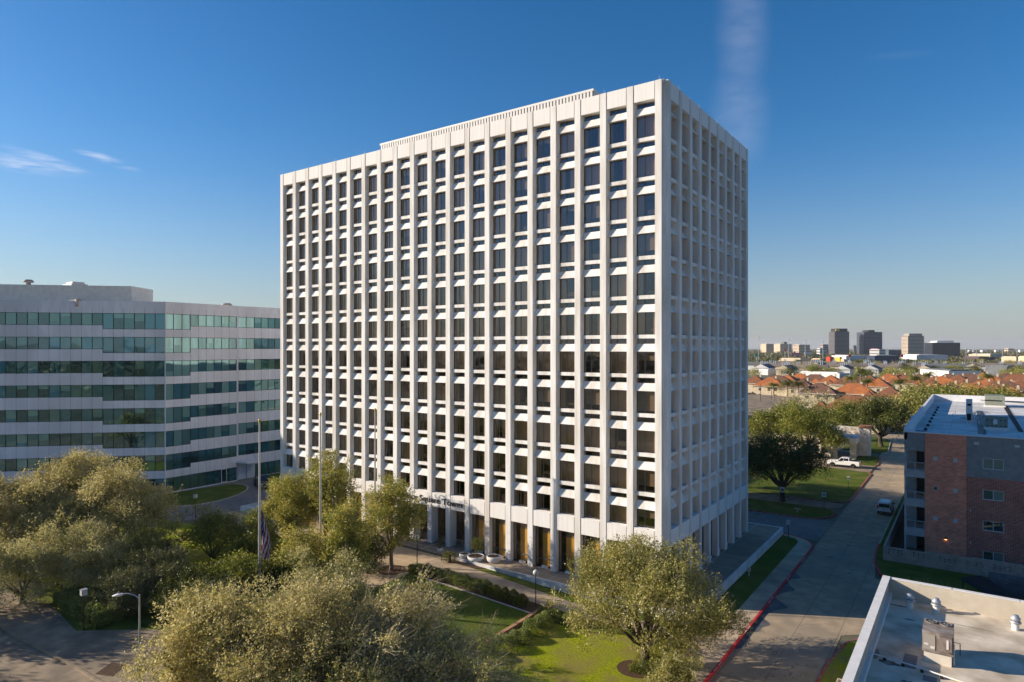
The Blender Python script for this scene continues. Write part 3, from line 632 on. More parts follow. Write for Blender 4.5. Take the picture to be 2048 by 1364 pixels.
# lettering across the panels above the entrance
def text_mesh(txt, size, extr, bold, m, xs=1.0):
    cu = bpy.data.curves.new('lettering', 'FONT'); cu.body = txt; cu.size = size; cu.extrude = extr; cu.offset = bold; cu.space_character = 1.06
    o = bpy.data.objects.new('lettering_tmp', cu); scene.collection.objects.link(o)
    dg = bpy.context.evaluated_depsgraph_get(); me = bpy.data.meshes.new_from_object(o.evaluated_get(dg)); me.name = 'lettering'
    bpy.data.objects.remove(o); bpy.data.curves.remove(cu)
    me.materials.clear(); me.materials.append(m)
    vs = np.empty(len(me.vertices) * 3); me.vertices.foreach_get('co', vs); return me, vs.reshape(-1, 3)
letm = mat('dark_bronze_letters', (.07, .06, .05), None, rough=.5, metal=.2)
me, v = text_mesh('Regency Square Tower', .86, .018, .014, letm)
w0, w1 = v[:, 0].min(), v[:, 0].max(); X0, X1 = -34.9, -23.83
sx = (X1 - X0) / (w1 - w0)
nv = np.empty_like(v); nv[:, 0] = (v[:, 0] - w0) * sx; nv[:, 1] = v[:, 2] * -1; nv[:, 2] = v[:, 1] * 1.12
sign = empty('building_sign', (X0, -.03, 5.56), label='dark raised letters reading Regency Square Tower on the white panels above the entrance', cat='sign')
fs = [tuple(p.vertices) for p in me.polygons]; cx = np.array([nv[list(f), 0].mean() for f in fs]); srt = np.sort(cx); gaps = sorted(range(1, len(srt)), key=lambda i: srt[i - 1] - srt[i])[:2]; cuts = sorted((srt[i] + srt[i - 1]) / 2 for i in gaps)
for w_i in range(3):
    lo_ = [-9, *cuts][w_i]; hi_ = [*cuts, 99][w_i]; mb = MB()
    ids = [k for k in range(len(fs)) if lo_ <= cx[k] < hi_]; used = sorted({q for k in ids for q in fs[k]}); mp_ = {q: j for j, q in enumerate(used)}
    mb.faces([tuple(nv[q]) for q in used], [tuple(mp_[q] for q in fs[k]) for k in ids], letm)
    link('lettering', mb.mesh('lettering'), sign)

# ------------------------------------------------------------------ podium and its low wall
mb = MB(); mb.prism([(-XE - 2, -2.4), (3.0, -2.4), (3.0, 30.3), (-XE - 2, 30.3)], -.3, PZT, M['podium'])
tag(mb.build('podium'), kind='structure')
def box_thing(name, spans, m, label, cat, group=None, loc=None):
    mb = MB()
    for s in spans: mb.box(*s, m)
    return tag(mb.build(name, loc=loc), label, cat, group)
box_thing('podium_wall', [(-22.9, 3.2, -2.62, -2.4, -.3, PZT + .06), (3.0, 3.22, -2.4, 30.52, -.3, PZT + .06), (-XE - 2, 3.0, 30.3, 30.52, -.3, PZT + .06)], M['wall_low'], 'low white painted wall edging the podium around the foot of the tower', 'low wall', loc=(3, -2.5, 0))
box_thing('planter_wall', [(-63.4, -60.0, -2.6, -2.35, -.2, .75), (-63.4, -63.15, -2.35, 1.2, -.2, .75), (-63.15, -60, .95, 1.2, -.2, .75), (-63.1, -60, -2.3, .9, -.2, .55)], M['wall_low'], 'low square white planter box beside the drive at the left corner of the tower', 'planter', loc=(-62, -1, 0))
# ------------------------------------------------------------------ low office block with green ribbon glazing (left)
P_OFF = mat('office_precast', (.70, .68, .70), (.79, .77, .79), 1.3, .85, bump=.1, bscale=30, c3=(.62, .60, .61), scale3=.2, stretch=(1, 1, .25))
P_JNT = mat('panel_joint', (.25, .235, .235), None, rough=.9)
P_PENT = mat('cream_metal_cladding', (.66, .61, .52), (.75, .70, .61), 1.5, .8)
GO = [glass_mat('green_glass_%s' % n, t, (.46, .76, .82), False, .02, wob=.03, wscale=.25, ior=q) for n, t, q in
      (('dark', (.008, .03, .032), .20), ('teal', (.02, .095, .10), .24), ('blue', (.03, .17, .23), .22), ('olive', (.07, .14, .10), .26), ('blind', (.16, .28, .23), .24))]
G_MUL = mat('dark_green_mullion', (.015, .03, .03), None, rough=.4)
off = empty('ribbon_office', (-84, -3, 0), label='long grey office block with green ribbon windows and a stepped faceted front', cat='office building')
rnd = random.Random(5)
A0 = Vector((-84, -2.99, 0)); dA = Vector((-math.sqrt(.5), -math.sqrt(.5), 0))
P1 = A0; P2 = Vector((-84, 9.54, 0)); P3 = Vector((-84.55, 10.2, 0)); P4 = Vector((-84.2, 13.2, 0)); P5 = Vector((-84.2, 46, 0))
PA = A0 + dA * 62
RH = 31.0; FO = 3.82
faces_ = [(P1, PA, 1.565, 6, 'A'), (P1, P2, 1.392, 3, 'C'), (P3, P4, 1.5, 0, 'D'), (P4, P5, 1.42, 0, 'E')]
for (a, b, pw, tall, nm) in faces_:
    d = (b - a); L = d.length; d.normalize(); nrm = Vector((d.y, -d.x, 0))
    if nrm.dot(Vector((CX, CY, 0)) - a) < 0: nrm = -nrm
    if nm == 'A': nrm = Vector((math.sqrt(.5), -math.sqrt(.5), 0))
    pt = lambda s, o, z: tuple(a + d * s + nrm * o + Vector((0, 0, z)))
    npan = int(round(L / pw)); pw = L / npan
    # ribbon windows
    for k in range(8):
        zt = 29.12 - FO * k
        secs = [(0, tall, zt - 2.57), (tall, npan, zt - 1.95)] if tall else [(0, npan, zt - 1.95)]
        if k == 7: secs = [(0, npan, .05)]
        for (i0, i1, zb) in secs:
            if i1 <= i0: continue
            mb = MB(); run = 0
            for i in range(i0, i1):
                if nm == 'C': g_ = rnd.choice([1, 1, 3, 4, 4, 0]) if k < 6 else rnd.choice([0, 1, 1, 3])
                elif nm == 'A' and i < 6: g_ = rnd.choice([0, 0, 1, 1, 2, 2]) if k < 7 else 0
                elif nm == 'A': g_ = rnd.choice([0, 0, 1, 1, 1, 2, 3])
                else: g_ = rnd.choice([0, 1, 1, 3, 4])
                s0, s1 = i * pw, (i + 1) * pw; e = rnd.uniform(-.006, .006); e2 = rnd.uniform(-.006, .006)
                mb.poly([pt(s0, -.12 + e, zb), pt(s1, -.12 - e, zb), pt(s1, -.12 - e + e2, zt), pt(s0, -.12 + e + e2, zt)], GO[g_])
                if rnd.random() < .3:
                    zz = zt - (zt - zb) * rnd.choice([.3, .5, .7]); mb.poly([pt(s0 + .08, -.1, zz), pt(s1 - .08, -.1, zz), pt(s1 - .08, -.1, zt), pt(s0 + .08, -.1, zt)], GO[4 if rnd.random() < .5 else 3])
                for ss in (s0, s1):
                    q = [pt(ss - .03, -.11, zb), pt(ss + .03, -.11, zb), pt(ss + .03, -.11, zt), pt(ss - .03, -.11, zt), pt(ss - .03, -.05, zb), pt(ss + .03, -.05, zb), pt(ss + .03, -.05, zt), pt(ss - .03, -.05, zt)]
                    if ss == s0 or i == i1 - 1: mb.faces(q, [(4, 5, 6, 7), (0, 4, 7, 3), (1, 2, 6, 5)], G_MUL)
            for zz in (zb, zt - .07):
                sA, sB = i0 * pw, i1 * pw
                mb.poly([pt(sA, -.05, zz), pt(sB, -.05, zz), pt(sB, -.05, zz + .07), pt(sA, -.05, zz + .07)], G_MUL)
            mb.build('ribbon_window', off)
    # precast bands with joints between panels
    for k in range(9):
        mb = MB()
        ztop = RH if k == 0 else 29.12 - FO * (k - 1) - 1.95; zbot = 29.12 - FO * k if k < 8 else -.2
        if k == 8: ztop = .05
        for i in range(npan):
            s0, s1 = i * pw, (i + 1) * pw; zt_ = ztop if (i >= tall or k in (0, 8)) else ztop - .62
            j = .018
            q = [pt(s0 + j, 0, zbot), pt(s1 - j, 0, zbot), pt(s1 - j, 0, zt_), pt(s0 + j, 0, zt_)]
            mb.poly(q, P_OFF)
            mb.poly([pt(s0, -.03, zbot), pt(s1, -.03, zbot), pt(s1, -.03, zt_), pt(s0, -.03, zt_)], P_JNT)
            mb.poly([pt(s0, 0, zt_), pt(s1, 0, zt_), pt(s1, -.3, zt_), pt(s0, -.3, zt_)], P_OFF); mb.poly([pt(s0, 0, zbot), pt(s0, -.3, zbot), pt(s1, -.3, zbot), pt(s1, 0, zbot)], P_OFF)
        mb.build('precast_band', off)
# corner pier, parapet, body
mb = MB()
mb.prism([(-84, 9.54), (-84.55, 10.2), (-86, 10.2), (-86, 9.54)], -.2, RH - .002, P_OFF)
mb.prism([(-84.02, -3.06), (-83.93, -2.99), (-84.02, -2.9), (-84.2, -3.0)], -.2, RH - .003, P_OFF)
mb.build('corner_pier', off)
mb = MB(); ins = .35
body = [(-84 - ins, -2.85), (-84 - ins, 9.7), (-84.9, 10.3), (-84.2 - ins, 13.3), (-84.2 - ins, 46), (-150, 46), (-150, -45), (PA.x - ins * .7, PA.y + ins * .7)]
mb.prism([p for p in body], -.2, RH - .9, M['interior'], top=M['roof_w']); mb.build('core', off)
mb = MB()
for (a, b) in ((P1, PA), (P1, P2), (P2, P3), (P3, P4), (P4, P5)):
    d = (b - a).normalized(); nn = Vector((-d.y, d.x, 0)) if a is not P1 or b is not PA else Vector((-math.sqrt(.5), math.sqrt(.5), 0))
    if nn.dot(Vector((-110, 10, 0)) - a) < 0: nn = -nn
    mb.faces([tuple(a + nn * .02 + Vector((0, 0, RH - 1))), tuple(b + nn * .02 + Vector((0, 0, RH - 1))), tuple(b + nn * .32 + Vector((0, 0, RH - 1))), tuple(a + nn * .32 + Vector((0, 0, RH - 1))),
              tuple(a + nn * .02 + Vector((0, 0, RH + .04))), tuple(b + nn * .02 + Vector((0, 0, RH + .04))), tuple(b + nn * .32 + Vector((0, 0, RH + .04))), tuple(a + nn * .32 + Vector((0, 0, RH + .04)))],
             [(0, 1, 5, 4), (2, 3, 7, 6), (4, 5, 6, 7), (1, 2, 6, 5), (3, 0, 4, 7)], P_OFF)
mb.build('parapet', off)
# plant room on its roof
a = Vector((-90.6, -5.2, 0)); mb = MB()
q = [a, a + dA * 60, a + dA * 60 + Vector((-12, 12, 0)), a + Vector((-7, 9, 0))]
q = [(p.x, p.y) for p in (a, a + dA * 60, a + dA * 60 + Vector((-12, 12, 0)), Vector((-94.6, .2, 0)))]
mb.prism(q, RH - .9, 33.75, P_PENT, top=M['roof_w']); mb.build('plant_room', off)
# entrance door, canopy and service door
mb = MB(); mb.box(-83.92, -83.80, 6.55, 6.63, 0, 2.45, M['metal_w']); mb.box(-83.92, -83.80, 7.47, 7.55, 0, 2.45, M['metal_w']); mb.box(-83.92, -83.80, 6.63, 7.47, 2.35, 2.45, M['metal_w']); mb.box(-83.92, -83.80, 6.63, 7.47, 0, .18, M['metal_w'])
mb.poly([(-83.86, 6.63, .18), (-83.86, 7.47, .18), (-83.86, 7.47, 2.35), (-83.86, 6.63, 2.35)], GO[0]); mb.build('entrance_door', off)
mb = MB(); mb.prism([(-84.4, 9.3), (-81.6, 10.0), (-81.3, 12.4), (-84.2, 13.1)], 3.05, 3.35, P_OFF); mb.build('canopy', off)
mb = MB(); mb.prism([(-84.1, 9.9), (-83.95, 13.1), (-84.4, 13.1), (-84.5, 9.9)], 0, 3.05, P_OFF); mb.box(-83.99, -83.92, 11.4, 11.46, 0, 3.0, P_JNT); mb.build('service_wall', off)
def vent(name, x, y, z, s, label, m=M['metal_w'], prof=None):
    mb = MB(); mb.lathe([(0, 0), (s * .45, 0), (s * .45, s * .8), (s * .95, s * .85), (s * 1.0, s * 1.15), (s * .7, s * 1.45), (0, s * 1.5)], (x, y, z), m, 14)
    return tag(mb.build(name, loc=(x, y, z)), label, 'roof vent')
P_RUST = mat('weathered_vent', (.30, .25, .2), (.45, .39, .33), 3, .7)
p = at(57, 107, 33.7); vent('roof_vent', p[0], p[1], 33.7, .75, 'round weathered vent on the cream plant room at far left', P_RUST)
p = at(150, 108, 33.72); mb = MB(); mb.box(p[0] - 1.8, p[0] + 1.8, p[1] - 1.2, p[1] + 1.2, 33.72, 34.1, M['steel']); mb.box(p[0] - 1, p[0] + 1.4, p[1] - .9, p[1] + .9, 34.1, 34.45, M['steel'])
tag(mb.build('roof_unit', loc=p), 'flat grey metal unit on top of the cream plant room', 'roof unit')
p = at(459, 116, 30.9); vent('roof_vent', -85.6, 8.6, RH - .9, .95, 'mushroom shaped vent on the stepped corner of the grey office roof', P_RUST)
p = at(152, 103, 31); mb = MB(); mb.box(p[0] - .5, p[0] + .3, p[1] - .1, p[1] + .7, RH - .9, RH + .25, P_RUST); mb.tube((p[0], p[1] + .3, RH + .2), (p[0], p[1] + .3, RH + .5), .2, .15, P_RUST); mb.tube((p[0] - 2.2, p[1] - .5, RH + .12), (p[0] - .6, p[1] + .2, RH + .12), .08, .08, M['metal_w'])
tag(mb.build('roof_pump', loc=(p[0], p[1], RH - .9)), 'rusty pump with a white pipe behind the grey office parapet', 'roof unit')

# ------------------------------------------------------------------ apartment house (right)
BR1 = brick_mat('orange_red_brick', (.52, .11, .055), (.78, .21, .11), (.66, .44, .34), bw=.42, rh=.14); BR2 = brick_mat('dark_red_brick', (.24, .060, .045), (.42, .11, .075), (.44, .29, .24), bw=.42, rh=.14)
GR = mat('slate_grey_stucco', (.20, .21, .215), (.25, .26, .265), 2.2, .9, bump=.15, bscale=60); GR2 = mat('pale_grey_stucco', (.33, .345, .35), (.40, .415, .42), 2, .9)
apt = empty('apartment_house', (16.3, 31.2, 0), label='four storey brick and slate grey apartment house with corner balconies and a white roof', cat='apartment building')
F = 31.2; AH = 13.9; X1 = 46; Y1 = 97.2
def punch(mb, x0, x1, z0, z1, holes, y, m, thick=.25):
    """a wall in the plane y with rectangular openings left out"""
    xs = sorted({x0, x1, *[h[0] for h in holes], *[h[1] for h in holes]}); zs = sorted({z0, z1, *[h[2] for h in holes], *[h[3] for h in holes]})
    for a, b in zip(xs, xs[1:]):
        for c, d in zip(zs, zs[1:]):
            cx, cz = (a + b) / 2, (c + d) / 2
            if any(h[0] < cx < h[1] and h[2] < cz < h[3] for h in holes): continue
            mb.poly([(a, y, c), (b, y, c), (b, y, d), (a, y, d)], m)
    for h in holes:
        a, b, c, d = h
        mb.poly([(a, y, c), (a, y + thick, c), (a, y + thick, d), (a, y, d)], m); mb.poly([(b, y, c), (b, y, d), (b, y + thick, d), (b, y + thick, c)], m)
        mb.poly([(a, y, d), (a, y + thick, d), (b, y + thick, d), (b, y, d)], m); mb.poly([(a, y, c), (b, y, c), (b, y + thick, c), (a, y + thick, c)], m)
wins = [(23.65, 25.5, 10.36, 11.54), (23.65, 25.5, 7.02, 8.12), (23.65, 25.5, 3.66, 4.78), (23.65, 25.5, .35, 1.45)]
more = [(w[0] + dx, w[1] + dx, w[2], w[3]) for w in wins for dx in (6.5, 13.5)]
sq = [(x, x + .42, z, z + .42) for z in (10.84, 7.48, 4.12) for x in (19.12, 21.0)]
mb = MB(); punch(mb, 18.34, 22.2, -.2, AH - .05, sq, F - .10, BR1, .2)
mb.poly([(18.34, F - .10, -.2), (18.34, F - .10, AH - .05), (18.34, F + .2, AH - .05), (18.34, F + .2, -.2)], BR1); mb.poly([(22.2, F - .10, -.2), (22.2, F + .2, -.2), (22.2, F + .2, AH - .05), (22.2, F - .10, AH - .05)], BR1)
mb.build('brick_wall', apt)
mb = MB(); punch(mb, 22.2, X1, 9.38, AH - .05, [w for w in wins + more if w[2] > 9], F, GR); punch(mb, 22.2, X1, -.2, 9.38, [w for w in wins + more if w[2] < 9], F - .03, BR2)
mb.poly([(22.2, F - .03, 9.38), (X1, F - .03, 9.38), (X1, F, 9.38), (22.2, F, 9.38)], GR2); mb.build('front_wall', apt)
GA = glass_mat('apartment_glass', (.03, .06, .06), (.7, .85, .8), False, .02, wob=.02, wscale=.8, ior=.25); GAl = glass_mat('pale_apartment_glass', (.16, .20, .17), (.8, .9, .85), False, .02, ior=.3)
FRW = mat('white_window_frame', (.5, .52, .54), None, rough=.5)
def apt_window(a, b, c, d, y, g1, g2, name='window', fr=.07):
    mb = MB(); m_ = (a + b) / 2
    mb.poly([(a, y + .12, c), (m_, y + .12, c), (m_, y + .12, d), (a, y + .12, d)], g1); mb.poly([(m_, y + .12, c), (b, y + .12, c), (b, y + .12, d), (m_, y + .12, d)], g2)
    wn = mb.build(name, apt, loc=(m_, y, c)); mb = MB()
    for q in ((a, a + fr, c, d), (b - fr, b, c, d), (a + fr, b - fr, c, c + fr), (a + fr, b - fr, d - fr, d), (m_ - fr / 2, m_ + fr / 2, c + fr, d - fr)): mb.box(q[0], q[1], y + .03, y + .14, q[2], q[3], FRW)
    link('frame', mb.mesh('frame', (m_, y, c)), wn)
for i, w_ in enumerate(wins + more): apt_window(*w_, F, *( (GAl, GAl) if w_[2] > 9 else ((GA, GAl) if i % 2 else (GA, GA))))
for (a, b, c, d) in sq:
    mb = MB(); mb.poly([(a, F - .02, c), (b, F - .02, c), (b, F - .02, d), (a, F - .02, d)], FRW if not (c == 7.48 and a < 20) else GA)
    for q in ((a, a + .04, c, d), (b - .04, b, c, d), (a + .04, b - .04, c, c + .04), (a + .04, b - .04, d - .04, d)): mb.box(q[0], q[1], F - .09, F - .03, q[2], q[3], FRW)
    mb.build('small_window', apt, loc=(a, F, c))
# corner with balconies open to the street and to the front
lv = [-.2, 2.85, 6.15, 9.45]
mb = MB(); mb.box(16.3, 18.34, F, 34.2, 11.75, AH - .05, GR)
mb.box(16.3, 16.48, F, F + .3, -.2, 11.75, GR2); mb.box(16.3, 16.48, 33.9, 34.2, -.2, 11.75, GR2); mb.box(18.25, 18.34, F + .2, 34.2, -.2, 11.75, GR)
mb.box(17.35, 18.25, 33.9, 34.2, -.2, 11.75, M['black'])
mb.box(16.48, 17.35, 33.9, 34.2, -.2, 11.75, GR2)
mb.build('balcony_corner', apt)
for k, z in enumerate((2.0, 5.35, 8.7)):
    mb = MB(); mb.box(16.28, 18.335, F - .02, 34.2, z, z + .8, GR2); bal = mb.build('balcony', apt, loc=(16.3, F, z))
    mb = MB(); R0, R1 = z + .8, z + 1.75
    for xx in (16.5, 17.35, 18.25): mb.box(xx - .025, xx + .025, F + .02, F + .07, R0, R1, FRW)
    for zz in (R0 + .06, R1 - .05): mb.box(16.5, 18.25, F + .02, F + .07, zz, zz + .05, FRW)
    mb.poly([(16.5, F + .045, R0 + .1), (18.25, F + .045, R0 + .1), (18.25, F + .045, R1 - .05), (16.5, F + .045, R1 - .05)], glass_mat('rail_mesh_%d' % k, (.45, .47, .5), (.5, .55, .6), True, .4, ior=.1))
    for yy in (32.2, 33.2): mb.box(16.32, 16.37, yy, yy + .05, R0, R1, FRW)
    mb.box(16.32, 16.37, F + .07, 33.9, R1 - .05, R1, FRW)
    link('railing', mb.mesh('railing', (16.3, F, z)), bal)
# side wall to the street, rear, roof
mb = MB(); mb.box(16.3, 16.55, 34.2, Y1, -.2, AH - .05, GR); mb.box(16.55, X1, Y1 - .25, Y1, -.2, AH - .05, GR); mb.box(16.3, 16.55, F, 34.2, AH - .9, AH - .06, GR)
for y in range(38, 95, 8):
    mb.box(16.27, 16.29, y, y + 2, 10.3, 11.5, GA); mb.box(16.27, 16.29, y, y + 2, 7, 8.1, GA); mb.box(16.27, 16.29, y, y + 2, 3.7, 4.8, GA)
mb.build('side_wall', apt)
mb = MB(); mb.box(16.55, X1, F + .25, Y1 - .25, 13.0, 13.12, M['roof_w']); mb.build('roof', apt)
mb = MB(); WP = mat('white_parapet', (.62, .63, .66), (.7, .7, .72), 2, .7)
mb.box(16.25, 16.6, F, Y1 + .05, 13.12, 14.35, WP); mb.box(16.6, X1, Y1 - .3, Y1 + .05, 13.12, 14.35, WP); mb.box(16.25, X1, F - .12, F + .2, AH - .05, AH + .06, WP); mb.box(16.6, 17.3, F + .2, F + 2.2, 13.12, 14.0, WP); mb.box(16.0, 16.25, 45.5, 46.6, 13.2, 14.5, WP)
mb.build('parapet', apt)
mb = MB()
for (x, z) in ((22.86, 12.95), (26.4, 12.95)):
    mb.box(x, x + .45, F - .05, F - .002, z, z + .28, FRW)
for (x, z) in ((22.5, 5.6), (22.5, 2.1), (18.1, 2.2)): mb.box(x, x + .12, F - .22, F - .04, z, z + .12, FRW)
mb.build('wall_vents', apt)
mb = MB(); mb.box(20.15, 20.45, F - .22, F - .105, 2.15, 2.35, M['black']); wl = mb.build('wall_lamp', apt)
lm = bpy.data.materials.new('lit_wall_lamp'); lm.use_nodes = True; _b = lm.node_tree.nodes['Principled BSDF']; _b.inputs['Emission Color'].default_value = (1, .5, .15, 1); _b.inputs['Emission Strength'].default_value = 3
mb = MB(); mb.box(20.2, 20.4, F - .20, F - .12, 2.09, 2.145, lm); link('bulb', mb.mesh('bulb', (16.3, 31.2, 0)), wl)
# things on the apartment roof
def rbox(x0, x1, y0, y1, z0, z1, m, name, label, cat, extra=None):
    mb = MB(); mb.box(x0, x1, y0, y1, z0, z1, m)
    if extra: extra(mb)
    return tag(mb.build(name, loc=((x0 + x1) / 2, (y0 + y1) / 2, z0)), label, cat)
GT = mat('grey_green_unit', (.20, .22, .18), (.26, .28, .23), 2, .7)
rbox(22.0, 22.75, 55.4, 56.6, 13.12, 16.3, M['metal_w'], 'chimney', 'tall narrow white chimney housing on the white apartment roof', 'chimney', lambda mb: (mb.box(22.1, 22.6, 55.37, 55.39, 13.3, 14.3, M['black']), mb.box(22.15, 22.6, 55.37, 55.39, 15.4, 15.7, M['black'])))
rbox(24.0, 26.35, 46.0, 47.2, 13.4, 14.85, GT, 'air_handler', 'grey green air unit in shade near the front of the white apartment roof', 'roof unit', lambda mb: (mb.box(23.9, 26.5, 45.9, 47.3, 13.12, 13.5, M['metal_w']), mb.box(24.9, 25.3, 45.96, 45.99, 13.9, 14.5, M['metal_w']), *[mb.box(24.2 + i * .45, 24.4 + i * .45, 45.97, 45.99, 13.65 + (j * .7), 13.75 + j * .7, M['black']) for i in range(5) for j in range(2)]))
rbox(24.6, 27.4, 86, 90, 13.4, 15.1, GT, 'air_handler', 'large sunlit grey green air unit towards the back of the apartment roof', 'roof unit', lambda mb: (mb.box(24.5, 27.5, 85.9, 90.1, 13.12, 13.4, M['metal_w']), mb.box(24.5, 26.9, 85.9, 85.98, 14.2, 14.35, M['black'])))
mb = MB()
for i in range(42):
    y = 40.5 + i * .85; mb.box(23.3, 24.1, y, y + .8, 13.125, 13.16, M['car_grey'])
tag(mb.build('walk_pads', loc=(23.7, 41, 13.1)), 'strip of dark walking pads across the white apartment roof', 'roof pads')
mb = MB()
for i in range(44):
    y = 46 + i * 1.0; mb.box(27.4 - i * .005, 27.9, y, y + .35, 13.125, 13.22, M['black'])
tag(mb.build('pipe_supports', loc=(27.5, 46, 13.1)), 'line of small black pipe supports along the white apartment roof', 'pipe supports')
mb = MB(); r2 = random.Random(3)
for i in range(26):
    x = 22.7 + r2.random() * 1.6; y = 50 + r2.random() * 16; h = r2.uniform(.3, .8)
    mb.box(x, x + .08, y, y + .08, 13.12, 13.12 + h, M['steel']); mb.tube((x, y, 13.12 + h), (x + r2.uniform(-.9, .9), y + r2.uniform(-1, 1), 13.12 + h), .035, .035, M['steel'], 5)
mb.tube((22.8, 50, 13.6), (23.2, 68, 13.6), .05, .05, M['steel'], 5); mb.tube((21.3, 57, 13.5), (23, 57, 13.5), .05, .05, M['black'], 5)
tag(mb.build('pipe_rack', loc=(23, 58, 13.1)), 'tangle of grey conduits beside the white chimney housing', 'pipework')
mb = MB()
for i in range(3): mb.tube((24, 92 - i * 2.5, 13.9 + i * .1), (40, 90 - i * 4, 13.9), .07, .07, M['gold'] if i == 1 else M['steel'], 5)
tag(mb.build('gas_pipe', loc=(24, 92, 13.9)), 'thin pipes running over the back of the apartment roof', 'pipework')
spots = [(17.9, 36 + i * 5.2) for i in range(9)] + [(20.3, 35.2), (21.2, 36), (18.9, 35.0), (28.9, 41), (28.2, 37.5)]
mb = MB(); mb.lathe([(0, 0), (.22, 0), (.2, .12), (.1, .3), (0, .34)], (0, 0, 0), M['black'], 10); rm = mb.mesh('roof_drain_vent')
for (x, y) in spots: tag(link('roof_vent', rm, None, (x, y, 13.12)), 'small dark vent cap on the shaded white apartment roof', 'roof vent', 'small vent caps on the apartment roof')
r2 = random.Random(8)
for i in range(8):
    x, y = 19 + r2.random() * 7, 38 + r2.random() * 30; mb = MB(); mb.tube((x, y, 13.12), (x, y, 13.12 + .5), .06, .05, M['metal_w'], 6)
    tag(mb.build('roof_pipe', loc=(x, y, 13.12)), 'thin white vent pipe standing on the apartment roof', 'roof pipe', 'vent pipes on the apartment roof')
# screen block wall round the apartment garden
SB = brick_mat('pale_screen_block', (.36, .28, .24), (.42, .34, .29), (.28, .23, .2), bw=.42, rh=.2)
mb = MB(); xx = 14.6; y_ = 26.6
holes = []; r3 = random.Random(4); x = 15.1
while x < 40:
    for gx in range(4):
        for gz in range(3):
            a = x + gx * .42; z = .78 + gz * .2; big = r3.random() < .3
            holes.append((a, a + (.13 if big else .30), z, z + (.17 if big else .10)))
    x += 2.35
def punch2(mb, x0, x1, z0, z1, hs, y, m): punch(mb, x0, x1, z0, z1, hs, y, m, .2)
step_ = [(14.6, 18.6, 1.48), (18.6, 22.6, 1.62), (22.6, 46, 1.72)]
for (a, b, h) in step_: 
    hs = [q for q in holes if q[0] >= a and q[1] <= b]; punch2(mb, a, b, -.2, h, hs, y_, SB); punch(mb, a, b, -.2, h, hs, y_ + .2, SB, 0.0); mb.poly([(a, y_, h), (b, y_, h), (b, y_ + .2, h), (a, y_ + .2, h)], SB)
mb.box(14.6, 14.8, y_ + .2, 92, -.2, 1.45, mat('pale_render', (.34, .29, .25), (.4, .35, .3), 3, .9))
tag(mb.build('garden_wall', loc=(14.6, 26.6, 0)), 'pale pierced block wall in front of the brick apartment house', 'garden wall')
mb = MB(); mb.box(14.81, 16.28, 26.81, 92, -.2, .01, M['mulch']); tag(mb.build('planting_strip'), kind='structure')
sheet('paved_corner', [(14.8, 26.8), (46, 26.8), (46, 31.0), (14.8, 31.0)], M['lot'], flat=.02)

# ------------------------------------------------------------------ low flat roofed building at the lower right
LW = mat('warm_parapet_render', (.50, .44, .34), (.57, .505, .40), 2.0, .85, c3=(.47, .41, .33), scale3=.35, bump=.05)
CP = mat('parapet_coping', (.66, .65, .63), (.74, .73, .71), 1.5, .6); RF = mat('stained_roof_membrane', (.60, .515, .40), (.74, .645, .51), .8, .8, c3=(.40, .33, .24), scale3=.55, bump=.05)
RF2 = mat('roof_black_stain', (.12, .10, .085), (.30, .27, .23), 3.0, .9); shop = empty('flat_roof_shop', (17.6, -3.3, 0), label='low pale building seen from above with a white coped parapet and stained flat roof', cat='low building')
RZ6 = 6.0; PX0, PY1 = 17.55, -3.2; PX1_, PY0 = 60, -75
mb = MB(); mb.box(PX0 + .35, PX1_, PY0, PY1 - .3, RZ6 - .3, RZ6, RF)
mb.build('roof', shop)
mb = MB(); mb.box(PX0, PX0 + .35, PY0, PY1, -.2, 7.30, LW); mb.box(PX0 + .35, PX1_, PY1 - .3, PY1, -.2, 7.27, LW); mb.box(PX0 + .35, PX0 + .55, PY0, PY1 - .3, 6.0, 6.35, M['metal_w'])
mb.build('wall', shop)
y = PY1
while y > -50:
    mb = MB(); mb.box(PX0 - .05, PX0 + .42, y - 2.6, y - .02, 7.305, 7.36, CP); mb.build('coping', shop); y -= 2.62
x = PX0 + .42
while x < 40:
    mb = MB(); mb.box(x + .02, x + 3.6, PY1 - .33, PY1 + .04, 7.275, 7.32, CP); mb.build('coping', shop); x += 3.62
def stain(pts, z, m=RF2): 
    mb = MB(); mb.poly([(p[0], p[1], z) for p in pts], m); tag(mb.build('roof_stain', shop))
r4 = random.Random(12)
def ragged(cx, cy, rx, ry, n=16): return [(cx + rx * math.cos(2 * math.pi * i / n) * r4.uniform(.45, 1.1), cy + ry * math.sin(2 * math.pi * i / n) * r4.uniform(.45, 1.1)) for i in range(n)]
for q in ((18.9, -14.6, 1.0, .35), (18.6, -5.0, .7, .18), (19.4, -7.2, .5, .15), (20.1, -8.1, .35, .1), (19.9, -16.8, .45, .6), (22.8, -6.3, 1.6, .07), (18.2, -13.9, .22, .9)): stain(ragged(*q), 6.006)
# turbine vents
def turbine(x, y, z, label, s=.21, tall=.42):
    e = empty('turbine_vent', (x, y, z), label=label, cat='roof vent')
    mb = MB(); mb.tube((x, y, z), (x, y, z + tall), s * .95, s * .95, M['metal_w'], 16); mb.build('pipe', e)
    mb = MB(); mb.lathe([(s * .95, 0), (s * 1.45, .02), (s * 1.5, .10), (s * 1.1, .16)], (x, y, z + tall), M['steel'], 18); mb.lathe([(s * 1.0, .16), (s * 1.28, .22), (s * 1.28, .34), (s * .9, .40), (s * .8, .5), (0, .52)], (x, y, z + tall), M['steel'], 18); mb.build('cowl', e)
turbine(19.26, -4.95, 6, 'white turbine vent in the shaded back corner of the low roof'); turbine(20.75, -4.75, 6, 'steel turbine vent at the edge of the shade by the back parapet'); turbine(24.9, -5.15, 6, 'sunlit steel turbine vent further right along the back parapet')
